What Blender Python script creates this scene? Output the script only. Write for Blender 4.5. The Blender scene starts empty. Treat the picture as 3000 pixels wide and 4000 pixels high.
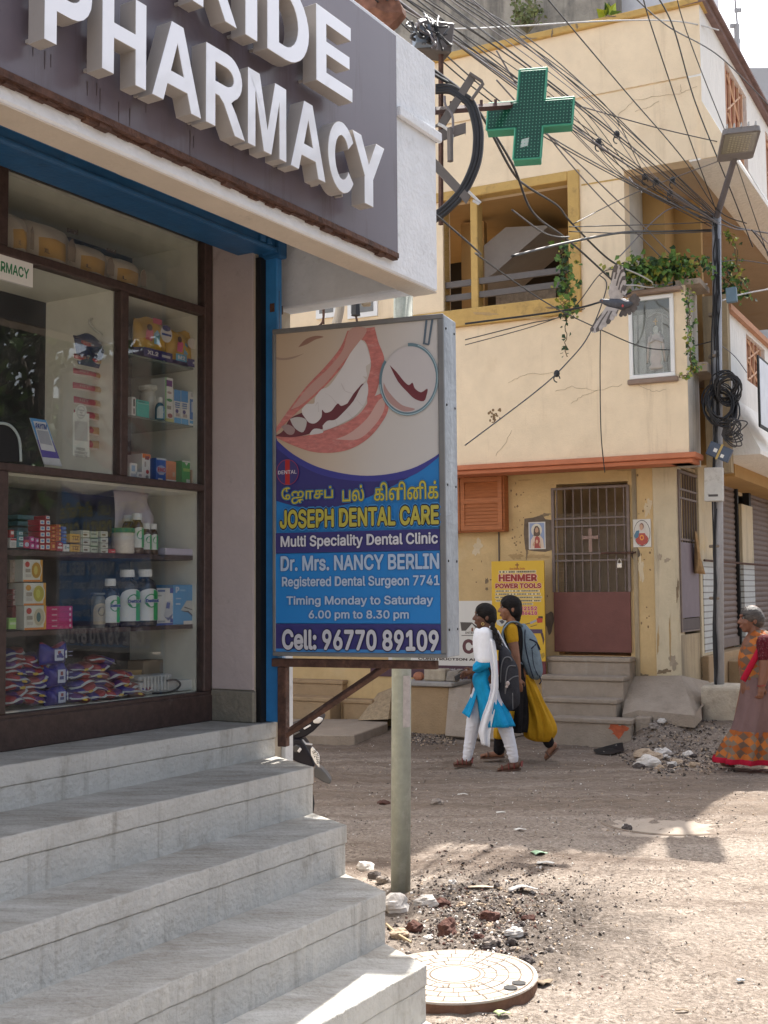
import bpy, bmesh, math, random
from mathutils import Vector, Matrix, noise
random.seed(7)
SC=bpy.context.scene
COL=SC.collection
V=Vector
R=math.radians
UP=V((0, 0, 1))
# - camera
PW, PH_=1659.0, 2212.0
FPX=2550.0
PITCH, ROLL=R(3.8308), 0.0075
EYE=V((0, 0, 1.62))
fw=V((0, math.cos(PITCH), math.sin(PITCH)))
_u0=V((0, -math.sin(PITCH), math.cos(PITCH)))
_r0=V((1, 0, 0))
rt=_r0*math.cos(ROLL)-_u0*math.sin(ROLL)
up=_u0*math.cos(ROLL)+_r0*math.sin(ROLL)
cam=bpy.data.cameras.new('camera')
cam.sensor_fit='VERTICAL'
cam.sensor_height=36.0
cam.lens=FPX/PH_*36.0
cam.clip_start, cam.clip_end=0.05, 2000
camo=bpy.data.objects.new('camera', cam)
COL.objects.link(camo)
camo.matrix_world=Matrix(((rt.x, up.x, -fw.x, EYE.x), (rt.y, up.y, -fw.y, EYE.y), (rt.z, up.z, -fw.z, EYE.z), (0, 0, 0, 1)))
SC.camera=camo
# - light
SUN_EL, SUN_AZ=57.0, 23.0
sun=bpy.data.lights.new('sun', 'SUN')
sun.energy=4.6
sun.angle=R(0.5)
sun.color=(1.0, 0.955, 0.88)
suno=bpy.data.objects.new('sun', sun)
COL.objects.link(suno)
sd=V((math.cos(R(SUN_EL))*math.sin(R(SUN_AZ)), math.cos(R(SUN_EL))*math.cos(R(SUN_AZ)), math.sin(R(SUN_EL))))
suno.rotation_euler=sd.to_track_quat('Z', 'Y').to_euler()
suno.location=(4, 6, 20)
W=bpy.data.worlds.new('World')
SC.world=W
W.use_nodes=True
nt=W.node_tree
bg=nt.nodes['Background']
sky=nt.nodes.new('ShaderNodeTexSky')
sky.sky_type='NISHITA'
sky.sun_disc=False
sky.sun_elevation=R(SUN_EL)
sky.sun_rotation=R(SUN_AZ)
sky.air_density=1.0
sky.dust_density=4.0
sky.ozone_density=1.0
hs=nt.nodes.new('ShaderNodeHueSaturation');hs.inputs['Saturation'].default_value=.55
nt.links.new(sky.outputs[0], hs.inputs['Color']);nt.links.new(hs.outputs[0], bg.inputs[0])
bg.inputs[1].default_value=0.15
SC.view_settings.view_transform='Standard'
SC.view_settings.look='None'
SC.view_settings.gamma=1.0
SC.view_settings.exposure=1.18
try:
 SC.cycles.max_bounces=7
 SC.cycles.transparent_max_bounces=12
 SC.cycles.use_denoising=True
 SC.cycles.caustics_reflective=False
 SC.cycles.caustics_refractive=False
except Exception:
 pass
 # - where a line of sight meets a plane
def ray(u, v):
 return fw*FPX+rt*(u-PW/2)-up*(v-PH_/2)
def onz(u, v, z):
 d=ray(u, v)
 return EYE+d*((z-EYE.z)/d.z)
def onp(u, v, P, n):
 d=ray(u, v)
 return EYE+d*((P-EYE).dot(n)/d.dot(n))
def atY(u, v, Y):
 d=ray(u, v)
 return EYE+d*(Y/d.y)
def zoom(x0, y0, w, zw):
 k=w/zw*.553
 return lambda x, y:(x0*.553+x*k, y0*.553+y*k)
zA=zoom(0, 0, 1100, 1659);zB=zoom(1000, 0, 1000, 1659);zC=zoom(2000, 0, 1000, 1659)
zD=zoom(0, 900, 1100, 1659);zE=zoom(0, 1900, 1100, 1659);zF=zoom(1000, 1000, 1000, 1301)
zG=zoom(1650, 900, 1350, 1659);zH=zoom(1600, 1800, 1000, 1659);zI=zoom(2300, 1800, 700, 1191)
zJ=zoom(1000, 2500, 800, 1659);zK=zoom(0, 2700, 1400, 1659);zL=zoom(1200, 3000, 1800, 1659)
zM=zoom(1000, 1200, 800, 1659);zN=zoom(1600, 2300, 400, 1659);zO=zoom(2600, 1000, 400, 983)
zP=zoom(2600, 300, 400, 1264);zQ=zoom(2200, 1000, 500, 1659);zR=zoom(1780, 2300, 440, 1298)
zS=zoom(2750, 2330, 250, 768);zT=zoom(1100, 900, 620, 1659);zU=zoom(1050, 2550, 600, 1659)
zV=zoom(0, 2050, 500, 1659);zW=zoom(450, 2050, 400, 1659);zX=zoom(0, 2450, 850, 1659)
zY=zoom(480, 1200, 370, 1091);zZ=zoom(1650, 100, 350, 968);z1=zoom(1880, 2150, 320, 1416)
z2=zoom(1650, 3250, 600, 1659)
class Frame:
 """a wall's own axes: a to the viewer's right, b out of the wall, c up"""
 def __init__(s, o, ax, ay):
  s.o=V((o.x, o.y, 0));s.ax=ax.normalized();s.ay=ay.normalized()
 def p(s, a, b, c):
  return s.o+s.ax*a+s.ay*b+UP*c
 def P(s, uv, b=0):
  return onp(uv[0], uv[1], s.p(0, b, 0), s.ay)
 def hit(s, uv, b=0):
  q=s.P(uv, b)
  return (q-s.o).dot(s.ax), q.z
 def loc(s, P):
  q=P-s.o
  return q.dot(s.ax), q.dot(s.ay), P.z
  # - meshes
class MB:
 def __init__(s):
  s.v=[];s.f=[];s.m=[]
 def add(s, vs, fs, m=0):
  n=len(s.v)
  s.v+=[V(x)for x in vs]
  for f in fs:
   s.f.append([i+n for i in f]);s.m.append(m)
  return s
 def box(s, fr, a0, a1, b0, b1, c0, c1, m=0):
  a0, a1=min(a0, a1), max(a0, a1);b0, b1=min(b0, b1), max(b0, b1);c0, c1=min(c0, c1), max(c0, c1)
  vs=[fr.p(a, b, c)for c in (c0, c1)for b in (b0, b1)for a in (a0, a1)]
  return s.add(vs, [(0, 1, 3, 2), (4, 6, 7, 5), (0, 4, 5, 1), (2, 3, 7, 6), (0, 2, 6, 4), (1, 5, 7, 3)], m)
 def obox(s, c, x, y, z, m=0):
  """box round centre c with half-axis vectors x y z"""
  vs=[c+x*i+y*j+z*k for k in (-1, 1)for j in (-1, 1)for i in (-1, 1)]
  return s.add(vs, [(0, 1, 3, 2), (4, 6, 7, 5), (0, 4, 5, 1), (2, 3, 7, 6), (0, 2, 6, 4), (1, 5, 7, 3)], m)
 def prism(s, pts, vec, m=0):
  n=len(pts)
  vs=list(pts)+[p+vec for p in pts]
  fs=[tuple(range(n)), tuple(reversed(range(n, 2*n)))]
  fs+=[(i, i+n, (i+1)%n+n, (i+1)%n)for i in range(n)]
  return s.add(vs, fs, m)
 def poly(s, pts, m=0):
  return s.add(pts, [tuple(range(len(pts)))], m)
 def tube(s, pts, r, seg=6, cap=True, m=0, flat=1.0, fdir=None):
  pts=[V(p)for p in pts]
  n=len(pts)
  rs=r if isinstance(r, (list, tuple))else [r]*n
  t0=(pts[1]-pts[0]).normalized()
  ref=fdir if fdir is not None else (UP if abs(t0.z)<.9 else V((1, 0, 0)))
  x=ref.cross(t0).normalized()
  vs=[]
  for i, p in enumerate(pts):
   t=(pts[min(i+1, n-1)]-pts[max(i-1, 0)])
   if t.length<1e-9:t=t0
   t=t.normalized()
   x=(x-t*x.dot(t)).normalized()
   y=t.cross(x)
   for k in range(seg):
    a=2*math.pi*k/seg
    vs.append(p+(x*math.cos(a)+y*(math.sin(a)*flat))*rs[i])
  fs=[]
  for i in range(n-1):
   for k in range(seg):
    k2=(k+1)%seg
    fs.append((i*seg+k, i*seg+k2, (i+1)*seg+k2, (i+1)*seg+k))
  if cap:
   fs.append(tuple(reversed(range(seg))));fs.append(tuple(range((n-1)*seg, n*seg)))
  return s.add(vs, fs, m)
 def loft(s, rings, m=0, cap=True):
  seg=len(rings[0]);vs=[];fs=[]
  for r in rings:vs+=r
  for i in range(len(rings)-1):
   for k in range(seg):
    k2=(k+1)%seg
    fs.append((i*seg+k, i*seg+k2, (i+1)*seg+k2, (i+1)*seg+k))
  if cap:
   fs.append(tuple(reversed(range(seg))));fs.append(tuple(range((len(rings)-1)*seg, len(rings)*seg)))
  return s.add(vs, fs, m)
 def lathe(s, prof, c, seg=20, x=V((1, 0, 0)), y=V((0, 1, 0)), z=UP, m=0):
  rings=[[c+z*h+x*(r*math.cos(2*math.pi*k/seg))+y*(r*math.sin(2*math.pi*k/seg))for k in range(seg)]for r, h in prof]
  return s.loft(rings, m)
 def ball(s, c, x, y, z, seg=12, rings=8, m=0):
  vs=[c-z];fs=[]
  for i in range(1, rings):
   t=math.pi*i/rings
   for k in range(seg):
    a=2*math.pi*k/seg
    vs.append(c-z*math.cos(t)+(x*math.cos(a)+y*math.sin(a))*math.sin(t))
  vs.append(c+z);e=len(vs)-1
  for k in range(seg):
   k2=(k+1)%seg
   fs.append((0, 1+k2, 1+k))
   for i in range(rings-2):
    fs.append((1+i*seg+k, 1+i*seg+k2, 1+(i+1)*seg+k2, 1+(i+1)*seg+k))
   fs.append((e, 1+(rings-2)*seg+k, 1+(rings-2)*seg+k2))
  return s.add(vs, fs, m)
 def grid(s, fn, nu, nv, m=0):
  vs=[fn(i/nu, j/nv)for j in range(nv+1)for i in range(nu+1)]
  fs=[(j*(nu+1)+i, j*(nu+1)+i+1, (j+1)*(nu+1)+i+1, (j+1)*(nu+1)+i)for j in range(nv)for i in range(nu)]
  return s.add(vs, fs, m)
 def text(s, fr, body, a0, a1, c0, c1, b, depth=0.001, bold=0.0, outline=0.0, m=0, skew=0.0):
  """flat lettering fitted to a rectangle; weight comes from copies of the outline set side by side"""
  vs, fs, bb=glyphs(body)
  x0, y0, x1, y1=bb[0]-bold, bb[1]-bold, bb[2]+bold, bb[3]+bold
  r_=bold+outline
  sh=[(0, 0)]
  if r_>.004:sh+=[(r_*math.cos(t*math.pi/4), r_*math.sin(t*math.pi/4))for t in range(8)]
  if r_>.05:sh+=[(.55*r_*math.cos((t+.5)*math.pi/4), .55*r_*math.sin((t+.5)*math.pi/4))for t in range(8)]
  for j, (dx_, dy_)in enumerate(sh):
   out=[]
   for (x, y, z)in vs:
    ta=(x+dx_-x0)/(x1-x0);tc=(y+dy_-y0)/(y1-y0)
    out.append(fr.p(a0+(a1-a0)*ta, b+.000012*j, c0+(c1-c0)*tc+skew*ta))
   s.add(out, fs, m)
  return s
 def solid(s, fr, loops, a0, a1, c0, c1, b0, b1):
  """upright solid character from outlines in the unit square (first loop outer, others holes)"""
  from mathutils.geometry import tessellate_polygon
  L=[[V((x, y, 0))for x, y in lp]for lp in loops]
  tri=tessellate_polygon(L)
  fl_=[p for lp in L for p in lp];n=len(fl_)
  P=lambda p, b_:fr.p(a0+(a1-a0)*p.x, b_, c0+(c1-c0)*p.y)
  s.add([P(p, b1)for p in fl_]+[P(p, b0)for p in fl_], [tuple(t)for t in tri], 0)
  o=len(s.v)-2*n
  for t in tri:s.f.append([o+n+i for i in reversed(t)]);s.m.append(1)
  k=0
  for lp in L:
   m_=len(lp)
   for i in range(m_):
    j=(i+1)%m_
    s.f.append([o+k+i, o+k+j, o+n+k+j, o+n+k+i]);s.m.append(1)
   k+=m_
  return s
 def build(s, name, mats, parent=None, smooth=False, bevel=0.0, seg=1, solid=0.0, sub=0, label=None, autos=None):
  me=bpy.data.meshes.new(name)
  if parent is not None:
   org=ORG[parent]
  else:
   xs=[v.x for v in s.v];ys=[v.y for v in s.v];zs=[v.z for v in s.v]
   org=V(((min(xs)+max(xs))/2, (min(ys)+max(ys))/2, min(zs)))
  me.from_pydata([v-org for v in s.v], [], s.f)
  bm=bmesh.new();bm.from_mesh(me)
  if not solid:
   bmesh.ops.recalc_face_normals(bm, faces=bm.faces)
  bm.to_mesh(me);bm.free()
  mats=mats if isinstance(mats, (list, tuple))else [mats]
  for q in mats:me.materials.append(q)
  if len(mats)>1:
   me.polygons.foreach_set('material_index', s.m)
  if smooth:
   me.polygons.foreach_set('use_smooth', [True]*len(me.polygons))
  me.update()
  o=bpy.data.objects.new(name, me)
  COL.objects.link(o)
  if parent is not None:o.parent=parent
  else:o.location=org
  ORG[o]=org
  if solid:
   md=o.modifiers.new('solid', 'SOLIDIFY');md.thickness=solid;md.offset=0
  if bevel:
   md=o.modifiers.new('bevel', 'BEVEL');md.width=bevel;md.segments=seg;md.limit_method='ANGLE';md.angle_limit=R(35)
  if sub:
   md=o.modifiers.new('sub', 'SUBSURF');md.levels=sub;md.render_levels=sub
  if label:o['label']=label
  return o
ORG={}
_gl={}
SANS=None
try:
 import os
 SANS=bpy.data.fonts.load(os.path.join(bpy.utils.system_resource('DATAFILES'), 'fonts', 'Inter.woff2'))
except Exception:
 SANS=None
def glyphs(body):
 if body in _gl:return _gl[body]
 cu=bpy.data.curves.new('t', 'FONT');cu.body=body;cu.resolution_u=3
 if SANS is not None and not any(ord(ch)>0x900 for ch in body):cu.font=SANS
 o=bpy.data.objects.new('t', cu)
 me=o.to_mesh()
 vs=[tuple(v.co)for v in me.vertices];fs=[tuple(p.vertices)for p in me.polygons]
 o.to_mesh_clear();bpy.data.objects.remove(o);bpy.data.curves.remove(cu)
 xs=[v[0]for v in vs];ys=[v[1]for v in vs]
 r=(vs, fs, (min(xs), min(ys), max(xs), max(ys)))
 _gl[body]=r
 return r
def thing(name, label, cat, loc, group=None):
 o=bpy.data.objects.new(name, None)
 o.empty_display_size=.1
 COL.objects.link(o);o.location=loc;ORG[o]=V(loc)
 return tag(o, label, cat, group)
def tag(o, label=None, cat=None, group=None, kind=None):
 if label:o['label']=label
 if cat:o['category']=cat
 if group:o['group']=group
 if kind:o['kind']=kind
 return o
def copy_tree(o, parent=None):
 c=o.copy();COL.objects.link(c)
 if parent is not None:c.parent=parent
 for ch in list(o.children):copy_tree(ch, c)
 ORG[c]=ORG[o]
 return c
 # - materials
def lin(h):
 if isinstance(h, str):
  h=h.lstrip('#');c=[int(h[i:i+2], 16)/255 for i in (0, 2, 4)]
  return tuple(x/12.92 if x<=.04045 else ((x+.055)/1.055)**2.4 for x in c)+(1, )
 return tuple(h[:3])+(1, )
def graded(name, stops, axis=0, rough=.35, noise_amt=.03):
 """printed colour running through stops (position in metres from the part's origin, colour)"""
 m=bpy.data.materials.new(name);m.use_nodes=True;n=m.node_tree.nodes;L=m.node_tree.links;b=n['Principled BSDF'];b.inputs['Roughness'].default_value=rough
 tc=n.new('ShaderNodeTexCoord');sp=n.new('ShaderNodeSeparateXYZ');L.new(tc.outputs['Object'], sp.inputs[0])
 nz=n.new('ShaderNodeTexNoise');nz.inputs['Scale'].default_value=3;ad=n.new('ShaderNodeMath');ad.operation='MULTIPLY_ADD';ad.inputs[1].default_value=noise_amt*4;L.new(tc.outputs['Object'], nz.inputs['Vector']);L.new(nz.outputs[0], ad.inputs[0]);L.new(sp.outputs[axis], ad.inputs[2])
 lo, hi=stops[0][0], stops[-1][0];mr=n.new('ShaderNodeMapRange');mr.inputs[1].default_value=lo;mr.inputs[2].default_value=hi;L.new(ad.outputs[0], mr.inputs[0])
 r=n.new('ShaderNodeValToRGB')
 for i, (p, c)in enumerate(stops):
  e=r.color_ramp.elements[i]if i<2 else r.color_ramp.elements.new(.5)
 for e, (p, c)in zip(r.color_ramp.elements, stops):e.position=(p-lo)/(hi-lo);e.color=tuple(c)+(1, )
 L.new(mr.outputs[0], r.inputs[0]);L.new(r.outputs[0], b.inputs['Base Color']);return m
def mul(c, k):return (min(c[0]*k, 1), min(c[1]*k, 1), min(c[2]*k, 1), 1)
_mats={}
def mat(name, col, rough=.7, var=.12, scale=5.0, bump=0.0, bscale=60.0, metal=0.0, stain=None, streak=None, spec=.4, coat=0.0, stretch=None, dust=None):
 """stain = (colour, amount 0..1, scale); streak = (colour, amount, scale) runs down vertical faces"""
 if name in _mats:return _mats[name]
 m=bpy.data.materials.new(name);m.use_nodes=True
 n=m.node_tree.nodes;L=m.node_tree.links
 b=n['Principled BSDF']
 c=lin(col)
 b.inputs['Roughness'].default_value=rough
 b.inputs['Metallic'].default_value=metal
 b.inputs['Specular IOR Level'].default_value=spec
 if coat:b.inputs['Coat Weight'].default_value=coat
 tc=n.new('ShaderNodeTexCoord')
 src=tc.outputs['Object']
 if stretch:
  mp=n.new('ShaderNodeMapping');mp.inputs['Scale'].default_value=stretch
  L.new(src, mp.inputs[0]);src=mp.outputs[0]
 nz=n.new('ShaderNodeTexNoise');nz.inputs['Scale'].default_value=scale;nz.inputs['Detail'].default_value=7;nz.inputs['Roughness'].default_value=.65
 L.new(src, nz.inputs['Vector'])
 rp=n.new('ShaderNodeValToRGB')
 rp.color_ramp.elements[0].position=.3;rp.color_ramp.elements[1].position=.7
 rp.color_ramp.elements[0].color=mul(c, 1-var);rp.color_ramp.elements[1].color=mul(c, 1+var)
 L.new(nz.outputs[0], rp.inputs[0])
 out=rp.outputs[0]
 for kind, st in (('stain', stain), ('streak', streak)):
  if not st:continue
  n2=n.new('ShaderNodeTexNoise');n2.inputs['Scale'].default_value=st[2];n2.inputs['Detail'].default_value=9;n2.inputs['Roughness'].default_value=.7
  if kind=='streak':
   mp=n.new('ShaderNodeMapping');mp.inputs['Scale'].default_value=(1, 1, .09)
   L.new(tc.outputs['Object'], mp.inputs[0]);L.new(mp.outputs[0], n2.inputs['Vector'])
  else:
   mp=n.new('ShaderNodeMapping');mp.inputs['Location'].default_value=(3.7, 1.3, 7.1)
   L.new(src, mp.inputs[0]);L.new(mp.outputs[0], n2.inputs['Vector'])
  r2=n.new('ShaderNodeValToRGB')
  a=st[1]
  r2.color_ramp.elements[0].position=max(.02, .72-.4*a);r2.color_ramp.elements[1].position=min(.98, .9-.3*a)
  r2.color_ramp.elements[0].color=(0, 0, 0, 1);r2.color_ramp.elements[1].color=(.85, .85, .85, 1)
  L.new(n2.outputs[0], r2.inputs[0])
  mx=n.new('ShaderNodeMix');mx.data_type='RGBA'
  L.new(r2.outputs[0], mx.inputs[0]);L.new(out, mx.inputs[6]);mx.inputs[7].default_value=lin(st[0])
  out=mx.outputs[2]
 if dust:
  ge=n.new('ShaderNodeNewGeometry');sp=n.new('ShaderNodeSeparateXYZ');L.new(ge.outputs['Normal'], sp.inputs[0])
  n4=n.new('ShaderNodeTexNoise');n4.inputs['Scale'].default_value=6;n4.inputs['Detail'].default_value=10;n4.inputs['Roughness'].default_value=.75
  mp=n.new('ShaderNodeMapping');mp.inputs['Scale'].default_value=(.45, 1.6, 1);mp.inputs['Rotation'].default_value=(0, 0, R(58));L.new(tc.outputs['Object'], mp.inputs[0]);L.new(mp.outputs[0], n4.inputs['Vector'])
  r4=n.new('ShaderNodeMapRange');r4.inputs[1].default_value=.34;r4.inputs[2].default_value=.62;L.new(n4.outputs[0], r4.inputs[0])
  mt=n.new('ShaderNodeMath');mt.operation='MULTIPLY';mt.use_clamp=True;L.new(sp.outputs[2], mt.inputs[0]);L.new(r4.outputs[0], mt.inputs[1])
  m5=n.new('ShaderNodeMath');m5.operation='MULTIPLY';m5.inputs[1].default_value=dust[1];m5.use_clamp=True;L.new(mt.outputs[0], m5.inputs[0])
  mx=n.new('ShaderNodeMix');mx.data_type='RGBA';L.new(m5.outputs[0], mx.inputs[0]);L.new(out, mx.inputs[6]);mx.inputs[7].default_value=lin(dust[0]);out=mx.outputs[2]
 L.new(out, b.inputs['Base Color'])
 if bump:
  n3=n.new('ShaderNodeTexNoise');n3.inputs['Scale'].default_value=bscale;n3.inputs['Detail'].default_value=6
  L.new(src, n3.inputs['Vector'])
  bp=n.new('ShaderNodeBump');bp.inputs['Strength'].default_value=bump;bp.inputs['Distance'].default_value=.02
  L.new(n3.outputs[0], bp.inputs['Height']);L.new(bp.outputs[0], b.inputs['Normal'])
 _mats[name]=m
 return m
def glass_mat(name, tint=(.92, .95, .94), ior=1.5, boost=1.0, dust=.03):
 m=bpy.data.materials.new(name);m.use_nodes=True
 n=m.node_tree.nodes;L=m.node_tree.links
 n.remove(n['Principled BSDF'])
 t=n.new('ShaderNodeBsdfTransparent');t.inputs[0].default_value=tuple(tint)+(1, )
 g=n.new('ShaderNodeBsdfGlossy');g.inputs['Roughness'].default_value=.0
 ge=n.new('ShaderNodeNewGeometry')
 dt=n.new('ShaderNodeVectorMath');dt.operation='DOT_PRODUCT';L.new(ge.outputs['Incoming'], dt.inputs[0]);L.new(ge.outputs['Normal'], dt.inputs[1])
 def mth(op, a, b_):
  q=n.new('ShaderNodeMath');q.operation=op;q.use_clamp=False
  for i, x in enumerate((a, b_)):
   if x is None:continue
   if isinstance(x, (int, float)):q.inputs[i].default_value=x
   else:L.new(x, q.inputs[i])
  return q.outputs[0]
 cs=mth('ABSOLUTE', dt.outputs['Value'], None)
 f5=mth('POWER', mth('SUBTRACT', 1.0, cs), 5.0)
 ma=n.new('ShaderNodeMath');ma.operation='MULTIPLY';ma.inputs[1].default_value=boost;ma.use_clamp=True
 L.new(mth('ADD', mth('MULTIPLY', f5, .96), .04), ma.inputs[0])
 mx=n.new('ShaderNodeMixShader');L.new(ma.outputs[0], mx.inputs[0]);L.new(t.outputs[0], mx.inputs[1]);L.new(g.outputs[0], mx.inputs[2])
 out=mx.outputs[0]
 if dust:
  d=n.new('ShaderNodeBsdfDiffuse');d.inputs[0].default_value=(.5, .5, .48, 1)
  tc=n.new('ShaderNodeTexCoord');nz=n.new('ShaderNodeTexNoise');nz.inputs['Scale'].default_value=9;nz.inputs['Detail'].default_value=10
  L.new(tc.outputs['Object'], nz.inputs['Vector'])
  mr=n.new('ShaderNodeMapRange');mr.inputs[1].default_value=.4;mr.inputs[2].default_value=.8;mr.inputs[3].default_value=dust*.3;mr.inputs[4].default_value=dust*3
  L.new(nz.outputs[0], mr.inputs[0])
  m2=n.new('ShaderNodeMixShader');L.new(mr.outputs[0], m2.inputs[0]);L.new(out, m2.inputs[1]);L.new(d.outputs[0], m2.inputs[2])
  out=m2.outputs[0]
 L.new(out, n['Material Output'].inputs[0])
 return m
 # - the axes of the two streets
_F=ray(2397, 1265);F=V((_F.x, _F.y, 0)).normalized()
Nn=V((F.y, -F.x, 0))
RI=.20
Z1=EYE.z-3.0*RI
O1=onz(597, 1558, Z1)
PH=Frame(O1, F, Nn)
_G=ray(-4300, 1310);T=-V((_G.x, _G.y, 0)).normalized()
YO=V((2.35, 12.80, 0))
YB=Frame(YO, T, V((T.y, -T.x, 0)))
_S=ray(2215, 1268);S=V((_S.x, _S.y, 0)).normalized()
# = materials
M={}
M['dirt']=None
M['steps']=mat('painted_concrete', (.52, .51, .48), .8, .10, 5, .45, 50, stain=((.30, .27, .23), .42, 7), streak=((.26, .24, .205), .42, 16), dust=((.25, .22, .18), .72))
M['white_plaster']=mat('white_plaster', (.74, .765, .80), .85, .06, 9, .35, 45, stain=((.42, .42, .42), .3, 6), streak=((.35, .34, .32), .25, 5))
M['cream_soffit']=mat('cream_soffit', (.60, .52, .43), .85, .06, 5, .2, 50, stain=((.3, .27, .24), .25, 4))
M['grey_soffit']=mat('grey_soffit', (.50, .48, .46), .85, .06, 5, .2, 50)
M['mauve']=mat('mauve_plaster', (.48, .41, .40), .75, .06, 6, .15, 40, stain=((.22, .18, .16), .25, 8))
M['cream_wall']=mat('cream_wall', (.50, .44, .35), .85, .1, 6, .3, 50, stain=((.25, .2, .15), .35, 5))
M['base_stone']=mat('base_stone', (.22, .20, .16), .85, .2, 15, .4, 60)
M['brown_wood']=mat('brown_wood', (.060, .038, .033), .5, .3, 30, .12, 60, stain=((.13, .10, .09), .3, 14))
M['blue_paint']=mat('blue_paint', (.020, .105, .25), .45, .15, 12, .1, 50, stain=((.01, .03, .06), .35, 8))
M['blue_rail']=mat('blue_rail', (.04, .22, .52), .45, .1, 12, .1, 50)
M['black']=mat('black_rubber', (.008, .008, .009), .6, .2)
M['purple_panel']=mat('purple_panel', (.140, .120, .145), .25, .05, 2, 0, stain=((.16, .13, .14), .25, 3), streak=((.085, .06, .06), .5, 7))
M['letter']=mat('letter_acrylic', (.80, .82, .88), .12, .02, 4, spec=.6, coat=.6)
M['letter_side']=mat('letter_return', (.40, .375, .355), .4, .06, 6, stain=((.3, .25, .2), .2, 9))
M['rust']=mat('rusty_steel', (.085, .042, .030), .8, .5, 20, .4, 60, stain=((.22, .11, .06), .4, 14))
M['galv']=mat('galvanised', (.27, .305, .35), .5, .15, 9, .2, 40, metal=.25, stain=((.16, .18, .21), .55, 6), streak=((.46, .50, .55), .5, 12))
M['alu_dark']=mat('dull_aluminium', (.20, .20, .20), .45, .1, 8, metal=.4)
M['glass']=glass_mat('window_glass', (.975, .985, .98), dust=.018, boost=1.7)
M['shop_inner']=mat('shop_laminate', (.72, .72, .63), .5, .05, 4)
M['dark_inner']=mat('dark_interior', (.045, .05, .055), .5, .3, 4)
M['white_board']=mat('white_board', (.75, .76, .74), .5, .03)
M['green_ink']=mat('green_ink', (.03, .20, .09), .5, .02)
M['shelf_glass']=mat('shelf_glass', (.16, .20, .18), .15, .05, spec=.6)
# = pharmacy building
zs=2.98
wb=-.29
ph=thing('pharmacy_building', 'pharmacy building with white canopy edge and mauve door jamb', 'building', PH.p(-2, -2, 0))
b=MB()
b.box(PH, -.10, .185, -4.5, -.05, 0, 3.34)
b.box(PH, -6.5, .185, -6.0, -4.502, 0, 3.34)
b.box(PH, -6.5, -3.4, -.40, -.002, 0, 3.34)
b.build('wall', M['cream_wall'], ph)
b=MB()
b.box(PH, -.115, -.102, wb, -.05, 1.17, 3.32)
b.build('door_jamb', M['mauve'], ph)
b=MB()
b.box(PH, -.128, -.102, wb+.002, -.035, 1.02, 1.165)
b.build('stone_base', M['base_stone'], ph, bevel=.006)
b=MB()
b.box(PH, -6.5, .20, .64, .77, zs, 4.06)
b.box(PH, .08, .20, -.9, .638, zs+.001, 3.345)
b.build('canopy_edge', M['white_plaster'], ph, bevel=.008)
b=MB();b.box(PH, -6.5, .078, .0, .638, 3.30, 3.345);b.box(PH, -6.5, .20, -6, .638, 3.347, 3.42)
b.build('canopy_soffit', M['grey_soffit'], ph)
b=MB();b.box(PH, -6.5, .199, .645, .765, zs-.006, zs-.001)
b.build('soffit_band', M['cream_soffit'], ph)
b=MB()
b.box(PH, -6.5, .17, -6.0, .10, 3.425, 6.4)
b.build('upper_wall', M['white_plaster'], ph)
b=MB()
q0=PH.hit(zB(910, 680), .775);q1=PH.hit(zB(1155, 845), .775)
b.box(PH, q0[0], .212, .772, .795, q0[1]-.05, q0[1]-.005)
b.build('ledge', M['white_plaster'], ph, bevel=.004)
st=thing('stairs', 'grey painted concrete stairs with slanted right end leading up to the pharmacy window', 'stairs', PH.p(-2, .6, 0))
NS=[(1.02, 0.0, 0.0), (.86, .341, -.189), (.66, .605, -.335), (.46, .889, -.4926), (.26, 1.148, -.6165), (.06, 1.43, -.765)]
def ends(n):
 return -.545*n
prev=None
for i, (h, n, s0)in enumerate(NS):
 back=NS[i-1][1]-.02 if i else -.9
 nb=-.6 if i==0 else back
 o_=.004
 tb=MB()
 def plan(n1, n0, z0, z1, inset):
  e1=ends(n1)-inset;e0=ends(n0)-inset
  if i==0:
   e0=e1=.0-inset
  fr_=[PH.p(-2.6+(e1+2.6)*q/60, n1+.0065*noise.noise(V((q*.9, n1*9, z1*7)))-.012*max(0, noise.noise(V((q*.37, 3, n1*5)))-.32), z0)for q in range(60, -1, -1)]
  pts=[PH.p(-7, n0, z0), PH.p(e0, n0, z0)]+fr_+[PH.p(-7, n1, z0)]
  tb.prism(pts, UP*(z1-z0))
 plan(n, nb, h-.075, h, 0)
 plan(n-o_, nb, 0 if i else.0, h-.0755, o_*.7)
 o=tb.build('step' if i else 'landing', M['steps'], st, bevel=.005, seg=2)
 # - shop window
sw=thing('shop_window', 'brown wooden display window of the pharmacy with glass panes and goods on shelves', 'display window', PH.p(-.75, wb, 1.02))
f=MB()
fb0, fb1=wb-.05, wb
def rail(a0, a1, c0, c1, d=0):
 f.box(PH, a0, a1, fb0-d, fb1+d, c0, c1)
rail(-3.4, -.11, 1.022, 1.158)
f.box(PH, -3.4, -.11, wb, wb+.012, 1.021, 1.142)
rail(-3.4, -.171, 2.096, 2.127, .002)
rail(-3.4, -.171, 2.938, 2.976, .002)
rail(-3.4, -.11, 3.302, 3.34)
rail(-.171, -.1155, 1.158, 3.302)
rail(-.728, -.682, 2.127, 2.938)
rail(-1.42, -1.352, 2.976, 3.302)
rail(-1.385, -1.333, 1.158, 2.096)
rail(-2.6, -2.54, 1.158, 3.302)
f.build('frame', M['brown_wood'], sw, bevel=.004)
def pane(a0, a1, c0, c1):
 g=MB();g.box(PH, a0, a1, wb-.028, wb-.024, c0, c1);g.build('glass_pane', M['glass'], sw)
pane(-1.333, -.171, 1.158, 2.096)
pane(-2.54, -1.385, 1.158, 2.096)
pane(-2.54, -.728, 2.127, 2.938)
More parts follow.
